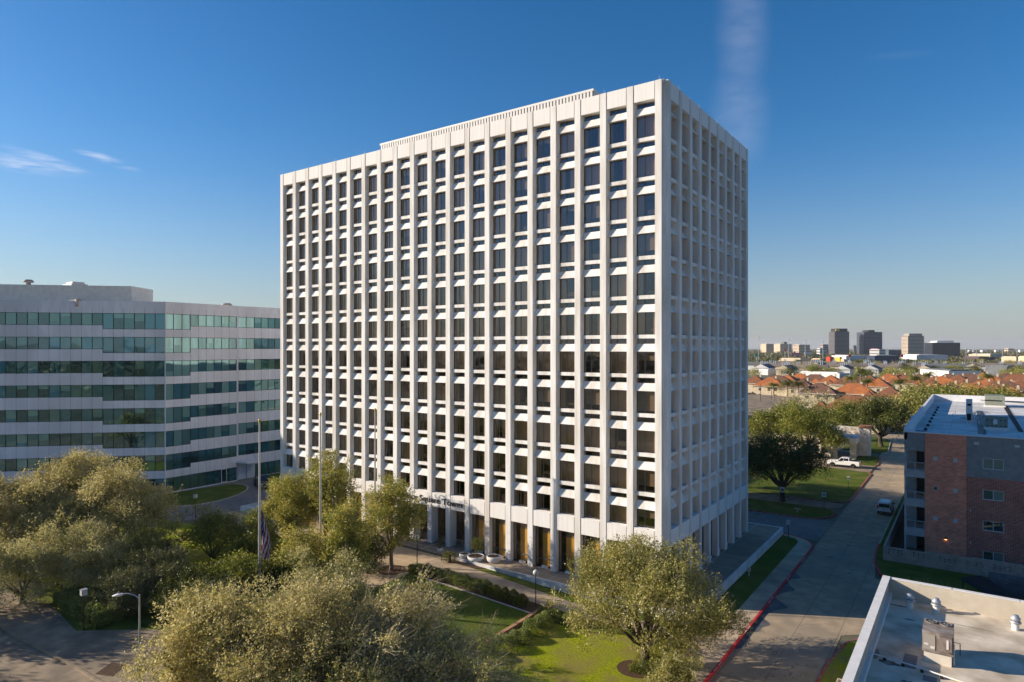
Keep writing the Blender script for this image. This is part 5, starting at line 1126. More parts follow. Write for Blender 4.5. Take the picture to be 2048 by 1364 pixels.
def crown_tree(name, loc, h, rad, label, cat='tree', group=None, leaf=None, bark=None, n=9000, ls=.16, clumps=70, seed=1, base=.25, flat=.8, tw=0, twm=None, squash=(1, 1), lean=(0, 0), trunk_r=.28, clump_r=.24, cols_split=None, limbs=9, extra=(), spread=.8, twdir=(.25, .05, 1.0), ltw=.35, stems=1):
    """tapered trunk, limbs reaching the leaf clusters, leaf-sized faces spread through an uneven crown volume"""
    g = np.random.default_rng(seed); r_ = random.Random(seed)
    e = empty(name, loc, label=label, cat=cat, group=group)
    cz = h * base + (h * (1 - base)) * .5; hz = h * (1 - base) * .5
    # a few main limbs, each carrying its own group of leaf clusters, so that the outline is uneven with gaps between limbs
    mains = []; nm = limbs + 3
    for j in range(nm):
        a_ = 2 * math.pi * (j * .618 + r_.uniform(-.06, .06)); up = (j + .5) / nm; rr = math.sqrt(max(0, 1 - (up * 1.02) ** 2)) * r_.uniform(.46, .72)
        mains.append(Vector((math.cos(a_) * rr * rad * squash[0] + lean[0], math.sin(a_) * rr * rad * squash[1] + lean[1], cz + hz * (-.62 + 1.25 * up) * r_.uniform(.9, 1.05))))
    mains += [Vector(q[:3]) for q in extra[:1]]
    cl = []
    for i in range(clumps):
        m_ = mains[i % nm] if i < clumps * .9 else Vector((lean[0] * .6, lean[1] * .6, cz)); q = Vector((g.normal() * rad * .18, g.normal() * rad * .18, g.normal() * hz * .2)); q = m_ + q
        q.z = max(q.z, h * .10); q.z = min(q.z, h * .97); cl.append(tuple(q))
    cl = np.array(cl + [list(q[:3]) for q in extra])
    cr_ = rad * clump_r * g.uniform(.55, 1.2, len(cl))
    wts = cr_ ** 2.2; wts /= wts.sum(); per = 6; ns = n // per; idx = g.choice(len(cl), ns, p=wts)
    off = g.normal(size=(ns, 3)); off /= np.linalg.norm(off, axis=1)[:, None]; rad_ = (g.uniform(0, 1, ns) ** .45)[:, None]
    p0 = cl[idx] + off * rad_ * cr_[idx][:, None] * np.array([1, 1, flat]); p0[:, 2] = np.maximum(p0[:, 2], h * .05)
    dd = off * .7 + np.array(twdir) * .55 + g.normal(size=(ns, 3)) * .35; dd /= np.linalg.norm(dd, axis=1)[:, None]
    ln = (g.uniform(2.2, 5.5, ns) * ls)[:, None]
    tt = np.tile((np.arange(per) + .5) / per, ns)[:, None]
    cen = np.repeat(p0, per, 0) + np.repeat(dd * ln, per, 0) * tt + g.normal(size=(ns * per, 3)) * ls * .42
    V = [leaves(cen, ls, g)]; mi = [np.zeros(len(cen))]
    mats = [leaf]
    if tw:
        k_ = min(tw, ns); far_ = 1.0 + ltw * 1.2
        V.append(twigs(p0[:k_], dd[:k_], ln[:k_] * far_, .003 + ls * .03)); mi.append(np.ones(k_)); mats.append(twm)
    me = quads_mesh('crown', np.concatenate(V), mats, np.concatenate(mi)); link('crown', me, e)
    # trunk and limbs
    mb = MB(); th = h * max(base, .16) * .9
    for s in range(stems):
        ox, oy = (0, 0) if stems == 1 else (r_.uniform(-.5, .5), r_.uniform(-.5, .5))
        mb.path([(ox, oy, -.15), (ox * 1.3, oy * 1.3, .25), (ox * 1.6 + .05 * h * r_.uniform(-1, 1), oy * 1.6 + .04 * h * r_.uniform(-1, 1), th)], [trunk_r * 1.5 / stems ** .5, trunk_r / stems ** .5, trunk_r * .8 / stems ** .5], bark, 9)
    order = sorted(range(len(cl)), key=lambda i: r_.random())[:limbs * 5]
    for m_ in mains[:nm]:
        k = Vector((m_.x * .42, m_.y * .42, th + max(.2, m_.z - th) * r_.uniform(.28, .5)))
        mb.path([(0, 0, th * .8), tuple(k * .6 + Vector((0, 0, th * .25))), tuple(k), tuple((k + m_) / 2 + Vector((r_.uniform(-.3, .3), r_.uniform(-.3, .3), r_.uniform(-.1, .35)))), tuple(m_)], [trunk_r * .55, trunk_r * .42, trunk_r * .33, trunk_r * .23, trunk_r * .13], bark, 6)
    for i in order:
        t = Vector(cl[i]); m_ = min(mains, key=lambda q: (q - t).length); md = (m_ + t) / 2 + Vector((r_.uniform(-.3, .3), r_.uniform(-.3, .3), r_.uniform(-.3, .3)))
        mb.path([tuple(m_), tuple(md), tuple(t)], [trunk_r * .14, trunk_r * .09, trunk_r * .04], bark, 4)
    for q in extra:
        t = Vector(q[:3]); mb.path([(0, 0, th * .8), (t.x * .35, t.y * .35, th + (t.z - th) * .6), (t.x * .7, t.y * .7, t.z * .9 + .1), tuple(t)], [trunk_r * .5, trunk_r * .36, trunk_r * .24, trunk_r * .1], bark, 6)
    link('trunk', mb.mesh('trunk'), e)
    return e
def bush(name, loc, size, n, ls, leaf, label, cat, seed=1, group=None, loft=.0, shape='mound'):
    g = np.random.default_rng(seed); sx_, sy_, sz_ = size
    e = tag(None, None) if False else None
    u = g.uniform(-1, 1, n); v = g.uniform(-1, 1, n)
    if shape == 'mound':
        a = g.uniform(0, 2 * np.pi, n); r = np.sqrt(g.uniform(0, 1, n)); u, v = r * np.cos(a), r * np.sin(a); zt = np.sqrt(np.maximum(0, 1 - r ** 2)) ** .7
    else: zt = 1 - .35 * np.maximum(np.abs(u) ** 6, np.abs(v) ** 6) * 1.0
    nz = .16 * np.sin(u * sx_ * 2.3 + seed) * np.cos(v * sy_ * 2.9 + seed) + .1 * np.sin(u * sx_ * 5 + v * sy_ * 4)
    z = sz_ * (zt + nz) * (1 - .25 * g.uniform(0, 1, n) ** 2)
    side = g.random(n) < .45; z = np.where(side, z * g.uniform(0, 1, n), z)
    if shape != 'mound':
        k = g.random(n) < .5; edge = np.sign(g.uniform(-1, 1, n)) * g.uniform(.88, 1.0, n)
        u = np.where(side & k, edge, u); v = np.where(side & ~k, edge, v)
    else: f = np.where(side, 1 / np.maximum(np.hypot(u, v), .05), 1); f = np.where(side, f * np.sqrt(np.maximum(0, 1 - (z / sz_) ** 2)), 1); u, v = u * f, v * f
    cen = np.stack([u * sx_, v * sy_, np.maximum(z, .03)], 1) + g.normal(size=(n, 3)) * .03
    V = leaves(cen, ls, g); mi = np.zeros(n)
    # dark inner body so the ground does not show through
    me = quads_mesh(name, V, [leaf], mi); o = link(name, me, None, loc); tag(o, label, cat, group); return o

# foreground oaks filling the bottom of the view
def ft(px, Z, dz=0): p = at(px, Z, 0); return (p[0], p[1], hgt(p[0], p[1]) + dz)
FG = dict(clump_r=.135, flat=.8)
crown_tree('live_oak', ft(425, 37.5), 10.3, 4.3, 'russet leaved oak at the left of the foreground tree mass', leaf=M['leaf_tan'], bark=M['bark'], n=58000, ls=.15, clumps=250, seed=21, base=.1, tw=3600, twm=M['twig'], **FG)
crown_tree('live_oak', ft(585, 36.5), 10.8, 5.3, 'broad olive and tan oak in the middle of the foreground tree mass', leaf=M['leaf_tan'], bark=M['bark'], n=84000, ls=.15, clumps=320, seed=22, base=.1, tw=6000, twm=M['twig'], **FG)
crown_tree('live_oak', ft(650, 45.0), 9.0, 4.4, 'grey green oak behind the foreground mass, left of the plaza', leaf=M['leaf_grey'], bark=M['bark'], n=56000, ls=.16, clumps=220, seed=23, base=.08, tw=2500, twm=M['twig'], **FG)
crown_tree('feathery_oak', ft(780, 36.5), 10.2, 5.0, 'foreground oak with many pale bare twigs sweeping up to the right', leaf=M['leaf_tan'], bark=M['bark_l'], n=78000, ls=.145, clumps=280, seed=24, base=.1, tw=11000, twm=M['twig'], twdir=(1.1, .5, .8), ltw=.9, **FG)
crown_tree('feathery_oak', ft(893, 36.0), 8.4, 4.1, 'lower twiggy oak at the right end of the foreground tree mass', leaf=M['leaf_olive'], bark=M['bark_l'], n=44000, ls=.14, clumps=170, seed=25, base=.1, tw=7000, twm=M['twig'], twdir=(1.1, .5, .7), ltw=.95, clump_r=.16)
crown_tree('live_oak', ft(700, 31.0), 7.6, 4.4, 'lowest foreground oak along the bottom edge', leaf=M['leaf_olive'], bark=M['bark'], n=56000, ls=.14, clumps=230, seed=26, base=.1, tw=5000, twm=M['twig'], **FG)
crown_tree('live_oak', ft(500, 31.5), 6.6, 3.6, 'low tan oak at the bottom edge under the broad foreground oak', leaf=M['leaf_tan'], bark=M['bark'], n=40000, ls=.14, clumps=170, seed=20, base=.1, tw=3000, twm=M['twig'], **FG)
crown_tree('bare_tree', ft(1060, 34.0), 5.9, 3.0, 'thin nearly leafless tree with grey twigs over the sunny lawn', leaf=M['leaf_grey'], bark=M['bark_l'], n=5000, ls=.11, clumps=70, seed=27, base=.2, tw=6500, twm=M['twig'], twdir=(.6, .3, .8), ltw=.6, trunk_r=.13, clump_r=.19)
crown_tree('bare_tree', ft(975, 34.5), 6.0, 2.7, 'dark twiggy shrub tree between the foreground oak and the sunny lawn', leaf=M['leaf_grey'], bark=M['bark'], n=24000, ls=.11, clumps=80, seed=28, base=.12, tw=5000, twm=M['twig'], twdir=(.5, .3, .7), ltw=.5, trunk_r=.12, clump_r=.18)
# big oak by the near corner of the tower
crown_tree('live_oak', (2.79, -11.1, 0), 9.0, 6.5, 'spreading live oak beside the near corner of the tower, one limb over the red kerb', leaf=M['leaf_olive'], bark=M['bark'], n=76000, ls=.155, clumps=230, seed=31, base=.2, tw=3500, twm=M['twig'], lean=(-.4, .6), trunk_r=.36, clump_r=.13, squash=(1.08, 1.05), limbs=11,
           extra=[(4.0, 1.2, 3.5), (4.9, 1.9, 3.6), (5.6, 2.2, 3.3), (5.2, 2.6, 4.0), (4.6, .9, 3.1), (5.9, 2.9, 3.5), (4.4, 2.2, 4.2)])
crown_tree('live_oak', ft(1345, 40.5), 4.7, 2.0, 'small rounded oak in front of the big oak trunk at the bottom edge', leaf=M['leaf_olive'], bark=M['bark'], n=15000, ls=.13, clumps=50, seed=32, base=.1, tw=800, twm=M['twig'], trunk_r=.14, clump_r=.21)
# plaza trees
crown_tree('plaza_tree', (-26.24, -8.81, .58), 9.9, 3.6, 'plaza tree with a clear trunk in a mulch ring, half hiding the sign', leaf=M['leaf_rust'], bark=M['bark_l'], n=24000, ls=.17, clumps=120, seed=41, base=.26, trunk_r=.22, clump_r=.19, limbs=6, tw=600, twm=M['twig_d'])
crown_tree('plaza_tree', ft(690, 60.5), 8.4, 3.1, 'yellow green plaza tree left of the one with the mulch ring', leaf=M['leaf_rust'], bark=M['bark'], n=24000, ls=.17, clumps=120, seed=42, base=.2, trunk_r=.2, clump_r=.19)
crown_tree('plaza_tree', ft(612, 61.0), 6.3, 3.5, 'low bronze tinged plaza tree behind the grey green oak', leaf=M['leaf_rust'], bark=M['bark'], n=16000, ls=.17, clumps=70, seed=43, base=.12, trunk_r=.18, clump_r=.19)
crown_tree('plaza_tree', ft(655, 75.5), 10.9, 4.0, 'tallest of the plaza trees, between the left and middle flagpoles', leaf=M['leaf_rust'], bark=M['bark'], n=26000, ls=.19, clumps=130, seed=44, base=.2, trunk_r=.2, clump_r=.18)
crown_tree('plaza_tree', ft(575, 77), 8.2, 4.0, 'golden green tree right beside the flag, in front of the tower base', leaf=M['leaf_rust'], bark=M['bark'], n=26000, ls=.19, clumps=130, seed=45, base=.15, trunk_r=.2, clump_r=.18)
crown_tree('plaza_tree', ft(505, 69), 5.6, 3.0, 'small dark tree left of the flag', leaf=M['leaf_green'], bark=M['bark'], n=12000, ls=.18, clumps=60, seed=46, base=.12, trunk_r=.15, clump_r=.20)
crown_tree('plaza_tree', ft(425, 70), 6.2, 3.7, 'loose green tree on the west lawn beside the office drive', leaf=M['leaf_green'], bark=M['bark'], n=14000, ls=.18, clumps=70, seed=47, base=.12, trunk_r=.16, clump_r=.20)
crown_tree('plaza_tree', ft(560, 60), 4.4, 3.2, 'low dark tree filling the gap below the golden green tree', leaf=M['leaf_dark'], bark=M['bark'], n=13000, ls=.17, clumps=60, seed=48, base=.1, trunk_r=.14, clump_r=.21)
crown_tree('plaza_tree', ft(470, 58), 5.0, 3.6, 'dark green tree at the bottom left of the flagpole', leaf=M['leaf_green'], bark=M['bark'], n=15000, ls=.16, clumps=70, seed=49, base=.1, trunk_r=.15, clump_r=.21)
crown_tree('plaza_tree', ft(372, 57), 4.2, 3.2, 'dark tree beside the hedge at the left foreground', leaf=M['leaf_dark'], bark=M['bark'], n=13000, ls=.16, clumps=60, seed=50, base=.1, trunk_r=.15, clump_r=.21)
crown_tree('plaza_tree', ft(735, 66), 4.0, 2.4, 'low dark shrub tree at the foot of the plaza tree', leaf=M['leaf_dark'], bark=M['bark'], n=9000, ls=.16, clumps=50, seed=51, base=.1, trunk_r=.12, clump_r=.28)
# live oaks at the left
LO = dict(leaf=M['leaf_tan'], bark=M['bark'], trunk_r=.40, limbs=12, tw=3000, twm=M['twig'], clump_r=.13, flat=.8)
crown_tree('live_oak', (-54.66, -24.4, 0), 11.0, 6.8, 'big live oak in front of the grey office, rightmost of the left group', n=50000, ls=.20, clumps=230, seed=61, base=.17, lean=(1.0, 1.6), **LO)
crown_tree('live_oak', ft(165, 75), 11.9, 6.6, 'tallest live oak of the left group, breaking above the office windows', n=46000, ls=.21, clumps=210, seed=62, base=.2, **LO)
crown_tree('live_oak', (-57.47, -28.73, 0), 9.6, 6.2, 'live oak at the far left edge with dark crossing limbs', n=42000, ls=.20, clumps=190, seed=63, base=.22, lean=(-1.2, -.4), **LO)
crown_tree('live_oak', ft(0, 70), 10.0, 6.0, 'live oak cut by the left edge of the view', n=40000, ls=.195, clumps=170, seed=64, base=.2, **LO)
LO['trunk_r'] = .2; LO['limbs'] = 8; LO['clump_r'] = .16; LO['leaf'] = M['leaf_grey']
crown_tree('live_oak', ft(45, 60), 6.3, 4.6, 'low spreading oak over the dappled parking lot', n=34000, ls=.15, clumps=130, seed=65, base=.12, **LO)
crown_tree('live_oak', ft(175, 63), 6.6, 4.6, 'low grey green oak above the clipped hedge at left', n=34000, ls=.15, clumps=130, seed=66, base=.14, **LO)
LO['leaf'] = M['leaf_green']
crown_tree('live_oak', ft(275, 66), 5.6, 4.2, 'low green oak right of the big left oaks', n=26000, ls=.16, clumps=100, seed=67, base=.12, **LO)
LO['leaf'] = M['leaf_dark']
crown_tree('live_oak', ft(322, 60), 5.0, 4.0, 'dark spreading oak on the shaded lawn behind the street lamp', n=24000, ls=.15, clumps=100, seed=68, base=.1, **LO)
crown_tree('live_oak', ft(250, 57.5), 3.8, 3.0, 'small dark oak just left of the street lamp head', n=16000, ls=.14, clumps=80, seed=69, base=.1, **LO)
crown_tree('live_oak', ft(425, 52), 4.6, 3.6, 'dark oak hugging the top of the foreground mass at left', n=22000, ls=.14, clumps=100, seed=59, base=.1, **LO)
# oaks outside the view whose shade falls on the lot and lawns
for i, (x, y, h, r) in enumerate(((-52, -42, 8.5, 4.4), (-61, -46, 9, 4.6), (-36, -46, 7, 3.6), (-54, -53, 9, 4.6), (-67, -52, 9, 4.6))):
    crown_tree('shade_oak', (x, y, 0), h, r, 'oak standing outside the left edge of the view', group='oaks outside the view', n=6500, ls=.36, clumps=60, seed=170 + i, base=.3, clump_r=.22, leaf=M['leaf_olive'], bark=M['bark'], trunk_r=.3, limbs=7)
# hedges and shrubs
mbh = None
for i, (x0, x1, y0, y1, hh) in enumerate(((-24.6, -18.2, -8.2, -6.75, .75), (-18.2, -14.6, -8.2, -6.8, .85))):
    bush('hedge', ((x0 + x1) / 2, (y0 + y1) / 2, hgt((x0 + x1) / 2, -7.5)), ((x1 - x0) / 2, (y1 - y0) / 2, hh), 9000, .10, M['leaf_hedge'], ['clipped low hedge at the left end of the hedge bed below the tower', 'lower half of the clipped hedge beside the plaza walkway'][i], 'hedge', 80 + i, shape='box')
for i, x in enumerate((-14.0, -12.9, -11.9, -10.9)):
    bush('shrub', (x, -7.45 - .1 * (i % 2), hgt(x, -7.4)), (.72, .72, .95), 2600, .10, M['leaf_green'], ['rounded shrub next to the clipped hedge', 'second rounded shrub from the clipped hedge', 'third rounded shrub, yellowish, in the hedge bed', 'rounded shrub next to the globe lamp in the hedge bed'][i], 'shrub', 90 + i)
for i, (x, y, rx, ry, rz) in enumerate(((-7.2, -8.2, 1.5, .75, .9), (-7.1, -9.7, .9, .85, 1.0), (-6.9, -11.3, 1.1, .9, 1.15), (-7.0, -13.2, 1.0, 1.0, .9), (-5.2, -8.0, 1.3, .8, .9), (-7.3, -15.2, 1.1, 1.2, 1.0), (-8.1, -17.6, 1.3, 1.3, 1.1))):
    bush('clipped_shrub', (x, y, 0), (rx, ry, rz), 5200, .09, M['leaf_hedge'], ['long clipped shrub behind the brick coping', 'clipped shrub second from the walkway beside the brick coping', 'dark round clipped shrub half way down the brick coping', 'pale clipped shrub lower down the brick coping', 'clipped shrub between the walkway and the big oak', 'dark clipped shrub at the lower end of the brick coping', 'lowest clipped shrub by the twiggy oak'][i], 'shrub', 100 + i)
bush('island_hedge', (3.4, -9.9, 0), (1.15, 3.0, .6), 15000, .09, M['leaf_green'], 'low dark clipped hedge on the island beside the tan sidewalk', 'hedge', 120, shape='box')
bush('tall_hedge', (-41.4, -31.1, 0), (4.3, 1.2, 1.5), 20000, .13, M['leaf_hedge'], 'dark clipped hedge beside the square lantern at the edge of the parking lot', 'hedge', 121, shape='box')
bush('ivy_mound', (-24.5, -27.5, 0), (4, 3.5, 1.4), 9000, .14, M['leaf_dark'], 'dark ivy mound behind the foreground trees', 'shrub', 122)
bush('verge_shrub', (-5.2, 96.4, 0), (1.8, .7, .9), 2500, .16, M['leaf_dark'], 'dark shrub against the gatehouse wall', 'shrub', 123)
# lean shrub and grasses in the bed behind the low building
g = np.random.default_rng(9); n = 900; p0 = np.stack([g.uniform(17.9, 21.6, n), g.uniform(13.5, 15.5, n), np.zeros(n)], 1); dd = np.stack([g.normal(0, .3, n), g.normal(0, .3, n), np.ones(n)], 1)
tag(link('ornamental_grass', quads_mesh('ornamental_grass', twigs(p0, dd, g.uniform(.7, 2.1, n)[:, None], .02), [mat('dry_gold_stems', (.40, .28, .12), (.5, .4, .2), 3, .9)]), None, (0, 0, 0)), 'clump of golden dry stems behind the parapet of the low building', 'ornamental grass')
# fallen leaves on lawns, lot and plaza
g = np.random.default_rng(31); L = []
for (x0, x1, y0, y1, z, n) in ((-8, 4.5, -20, -7, .03, 1500), (-44, -26, -34, -26, .03, 900), (-40, -25, -16, -4, .66, 500), (-22, -9, -14, -8.8, .12, 500), (3.3, 7.2, -16, -3, .03, 350), (-4, 7, 54, 80, .03, 500), (-60, -44, -36, -30, .03, 500)):
    x = g.uniform(x0, x1, n); y = g.uniform(y0, y1, n); zz = np.array([hgt(a_, b_) for a_, b_ in zip(x, y)]) + .035; L.append(np.stack([x, y, zz], 1))
cen = np.concatenate(L); Vl = leaves(cen, .11, g, .7); Vl[:, :, 2] = cen[:, None, 2] + (Vl[:, :, 2] - cen[:, None, 2]) * .12
tag(link('fallen_leaves', quads_mesh('fallen_leaves', Vl, [leaf_mat('dry_leaves', [(.10, .06, .025), (.22, .13, .05), (.36, .23, .09), (.5, .36, .16)], tl=.05)])), kind='stuff', label='dry fallen leaves scattered over lawns and paving', cat='leaves')
# planter shrub and sago palm
def fronds(name, loc, nf, L, z0, m, droop, seed, w_=.16, wl=22, rise=.6):
    """arching feather fronds from one crown point"""
    g = np.random.default_rng(seed); V = []
    for i in range(nf):
        a = 2 * np.pi * i / nf * 2.399 + g.uniform(-.2, .2); el_ = g.uniform(.1, 1.2) * rise
        for k in range(wl):
            t = (k + .5) / wl; x = L * t * math.cos(el_ - droop * t * t); z = z0 + L * t * math.sin(el_ - droop * t * t)
            c = np.array([x * math.cos(a), x * math.sin(a), z]); ww = w_ * L * (1 - .7 * t) + .02; s = np.array([-math.sin(a), math.cos(a), -.25]); fwd = np.array([math.cos(a), math.sin(a), -.1]) * L / wl * .45
            for sg in (-1, 1): tip = c + s * sg * ww + fwd * 1.5; tip[2] -= ww * .35; V.append([c - fwd * .6, c + fwd * .6, tip + fwd * .3, tip - fwd * .3])
    return quads_mesh(name, np.array(V), [m])
e = empty('sago_palm', (-22.9, -3.6, .58), label='dark green sago palm in the mulch bed at the end of the podium wall', cat='palm')
mb = MB(); mb.path([(0, 0, 0), (.05, 0, .9)], [.22, .18], M['bark'], 8); link('trunk', mb.mesh('trunk'), e); link('crown', fronds('crown', (0, 0, 0), 46, 1.15, .95, M['leaf_dark'], 1.5, 5), e)
crown_tree('planter_shrub', (-20.75, -1.75, PL + .42), 2.0, .62, 'small shrub tree growing in the widest white planter', cat='shrub', leaf=M['leaf_green'], bark=M['bark_l'], n=1500, ls=.10, clumps=16, seed=130, base=.3, trunk_r=.05, clump_r=.35, limbs=4)
crown_tree('potted_plant', (-26.0, -1.6, 1.1), .7, .35, 'small plant in the white pot on the plaza', cat='plant', leaf=M['leaf_dark'], bark=M['bark_l'], n=300, ls=.12, clumps=8, seed=131, base=.1, trunk_r=.03, clump_r=.4, limbs=3)
# trees across the side street
DK = dict(leaf=M['leaf_dark'], bark=M['bark'])
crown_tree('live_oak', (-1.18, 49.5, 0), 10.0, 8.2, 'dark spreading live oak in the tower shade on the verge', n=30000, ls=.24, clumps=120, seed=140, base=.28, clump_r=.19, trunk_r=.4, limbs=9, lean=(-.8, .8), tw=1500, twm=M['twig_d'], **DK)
crown_tree('live_oak', (-10.5, 54.5, 0), 9.5, 5.5, 'grey leaved oak half hidden by the tower edge', n=16000, ls=.27, clumps=90, seed=141, base=.2, clump_r=.2, trunk_r=.35, leaf=M['leaf_grey'], bark=M['bark'])
crown_tree('live_oak', (-6.33, 94.5, 0), 11.0, 8.0, 'sunlit live oak in front of the gatehouse', n=24000, ls=.32, clumps=120, seed=142, base=.24, clump_r=.18, trunk_r=.45, leaf=M['leaf_green'], bark=M['bark'])
crown_tree('live_oak', (-14.5, 101, 0), 9.8, 6.8, 'sunlit oak at the tower edge left of the gatehouse oak', n=20000, ls=.34, clumps=110, seed=143, base=.2, clump_r=.19, trunk_r=.4, leaf=M['leaf_green'], bark=M['bark'])
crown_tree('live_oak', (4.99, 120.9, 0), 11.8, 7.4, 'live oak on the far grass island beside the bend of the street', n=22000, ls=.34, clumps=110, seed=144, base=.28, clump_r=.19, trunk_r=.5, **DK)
crown_tree('live_oak', (-3.5, 128, 0), 9.5, 6.0, 'dull green oak between the gatehouse and the far island oak', n=12000, ls=.36, clumps=70, seed=145, base=.2, clump_r=.2, trunk_r=.3, leaf=M['leaf_green'], bark=M['bark'])
# ------------------------------------------------------------------ houses with tile roofs
TILE = [mat('tile_orange', (.34, .115, .035), (.47, .165, .052), .9, .85, bump=.3, bscale=6, c3=(.30, .11, .05), scale3=.3), mat('tile_rust', (.20, .08, .04), (.29, .12, .055), .9, .85, bump=.3, bscale=6, c3=(.2, .09, .05), scale3=.3), mat('tile_brown', (.12, .065, .045), (.19, .10, .065), .9, .85, bump=.3, bscale=6)]
STU = mat('cream_house_stucco', (.56, .46, .32), (.64, .54, .39), .8, .9); WIN = mat('house_window', (.05, .05, .055), None, rough=.25, spec=.6); TRM = mat('house_trim', (.62, .58, .5), None)
def house(kind, tile, wx, wy, eave, ridge, wing):
    e = empty('house', (0, 0, 0), label='tile roofed house', cat='house')
    mb = MB(); mb.box(-wx, wx, -wy, wy, -.2, eave, STU)
    if wing: mb.box(-wx - 3.2, -wx, -wy + 1, wy * .3, -.2, eave * .92, STU)
    mb.build('wall', e)
    mb = MB(); o = .55
    def hip(x0, x1, y0, y1, z0, z1):
        lx, ly = x1 - x0, y1 - y0; cxm, cym = (x0 + x1) / 2, (y0 + y1) / 2
        if lx > ly: a, b = (x0 + ly / 2, cym, z1), (x1 - ly / 2, cym, z1)
        else: a, b = (cxm, y0 + lx / 2, z1), (cxm, y1 - lx / 2, z1)
        c = [(x0, y0, z0), (x1, y0, z0), (x1, y1, z0), (x0, y1, z0)]
        if lx > ly: mb.poly([c[0], c[1], b, a], tile); mb.poly([c[1], c[2], b], tile); mb.poly([c[2], c[3], a, b], tile); mb.poly([c[3], c[0], a], tile)
        else: mb.poly([c[0], c[1], a], tile); mb.poly([c[1], c[2], b, a], tile); mb.poly([c[2], c[3], b], tile); mb.poly([c[3], c[0], a, b], tile)
        mb.box(x0, x1, y0, y1, z0 - .22, z0 - .01, TRM)
    hip(-wx - o, wx + o, -wy - o, wy + o, eave + .2, ridge)
    if wing: hip(-wx - 3.2 - o, -wx + 1.6, -wy + 1 - o, wy * .3 + o, eave * .92 + .15, ridge * .82)
    if kind % 2 == 0: hip(-1.8, wx + o + .4, -wy - 1.6, 0, eave + .25, ridge * .9)
    mb.box(wx * .3, wx * .3 + .7, .3, 1.0, ridge - 1.2, ridge + .5, STU); mb.build('roof', e)
    for (x, z) in ((-wx * .55, 1.2), (-wx * .55, 4.0), (wx * .1, 4.0), (wx * .55, 4.0), (wx * .55, 1.2)):
        mb = MB(); mb.box(x - .55, x + .55, -wy - .03, -wy - .002, z, z + 1.3, WIN); mb.box(x - .02, x + .02, -wy - .05, -wy - .031, z, z + 1.3, TRM); mb.build('window', e, loc=(x, -wy, z))
    for y in (-wy * .4, wy * .4):
        mb = MB(); mb.box(wx + .002, wx + .03, y - .5, y + .5, 4.0, 5.3, WIN); mb.build('window', e, loc=(wx, y, 4))
    mb = MB(); mb.box(-.5, .5, -wy - .03, -wy - .002, 0, 2.1, M['bronze']); mb.build('door', e, loc=(0, -wy, 0))
    return e
protos = {}
def place_house(key, px, ypk, dep, lab, sc=1.0, rz=0.0):
    kind, ti = key
    ridge = 10.0 * sc; Z = (CZ - ridge) * FPX / (ypk - Y0)
    x, y, _ = at(px, Z, 0)
    if key not in protos:
        wx, wy = ((6.2, 5.2), (5.4, 5.4), (7.0, 4.8), (5.0, 6.2))[kind]
        protos[key] = house(kind, TILE[ti], wx, wy, 6.0, 10.0, kind in (1, 2)); h_ = protos[key]; h_.location = (x, y, -.1); h_.rotation_euler = (0, 0, rz); h_.scale = (sc, sc, sc)
        h_['label'] = lab; h_['group'] = 'tile roofed houses beyond the trees'
    else: dup(protos[key], (x, y, -.1), rz, sc, lab, 'tile roofed houses beyond the trees')
HS = [((1, 1), 1512, 750, 'brown and orange roofed cream house touching the tower edge'), ((0, 0), 1541, 754, 'sunlit cream house with two visible storeys of windows near the tower edge'), ((3, 0), 1577, 748, 'bright orange pyramid roof behind the first pair of palms'),
      ((2, 2), 1630, 748, 'brown double roof left of centre in the back row of houses'), ((1, 0), 1662, 749, 'orange brown roof right of the brown double roof'), ((0, 2), 1638, 765, 'low cream house with a brown roof behind the bare trees'),
      ((2, 0), 1708, 766, 'nearest wide orange roofed cream house in the middle of the houses'), ((3, 1), 1740, 749, 'striped rust roof right of the tall palm clump'), ((0, 0), 1777, 747, 'bright orange roof of the back row above a palm'),
      ((1, 1), 1780, 772, 'nearest cream house with a rust roof, left of the apartment house'), ((2, 1), 1706, 790, 'low rust roofed cream cottage by the bare trees'), ((1, 1), 1817, 750, 'dark rust roof between two palms'),
      ((3, 1), 1862, 757, 'low wide rust roof left of the fourth palm'), ((0, 2), 1896, 747, 'brown roof with a sharp dark edge, left of the pair'), ((2, 2), 1937, 747, 'brown roof with a sharp dark edge, right of the pair'),
      ((3, 0), 1966, 744, 'orange roof behind the rightmost palm'), ((1, 1), 1922, 760, 'rust roof in the front row with a deep shaded side'), ((0, 0), 1965, 760, 'vivid orange roof in the front row near the right edge'),
      ((0, 2), 2012, 746, 'dark brown roof in the back row near the right edge'), ((2, 2), 2008, 761, 'dark brown roof in the front row near the right edge'), ((3, 1), 2040, 758, 'rust roof cut by the right edge'), ((1, 0), 2022, 773, 'orange roof low at the right edge above the green trees'),
      ((3, 2), 1850, 748, 'brown roof directly behind the palm at the middle right'), ((1, 2), 1605, 757, 'brown roof between the palms and the low cream house'), ((2, 1), 1990, 770, 'rust roof behind the green trees at far right')]
HS += [((k_ % 4, k_ % 3), px_, yp_, 'townhouse roof, %s' % w_) for k_, (px_, yp_, w_) in enumerate([(1600, 746, 'behind the first pair of palms'), (1690, 752, 'left of the tall palm clump'), (1720, 753, 'half hidden behind the tall palm clump'), (1757, 755, 'between the two bright orange roofs'), (1800, 747, 'back row above the palm by the apartment corner'), (1838, 746, 'back row between the two palms above the trees'), (1878, 752, 'between brown roofs behind the green trees'), (1917, 748, 'back row between the two sharp edged brown roofs'), (1945, 755, 'middle row right of centre'), (1985, 750, 'back row beside the rightmost palm'), (2035, 747, 'back row at the right edge'), (1900, 763, 'front row just above the green trees'), (1943, 766, 'front row above the green trees, further right'), (1985, 763, 'front row near the right edge, beside the vivid roof'), (1555, 750, 'back row behind the sunlit cream house')])]
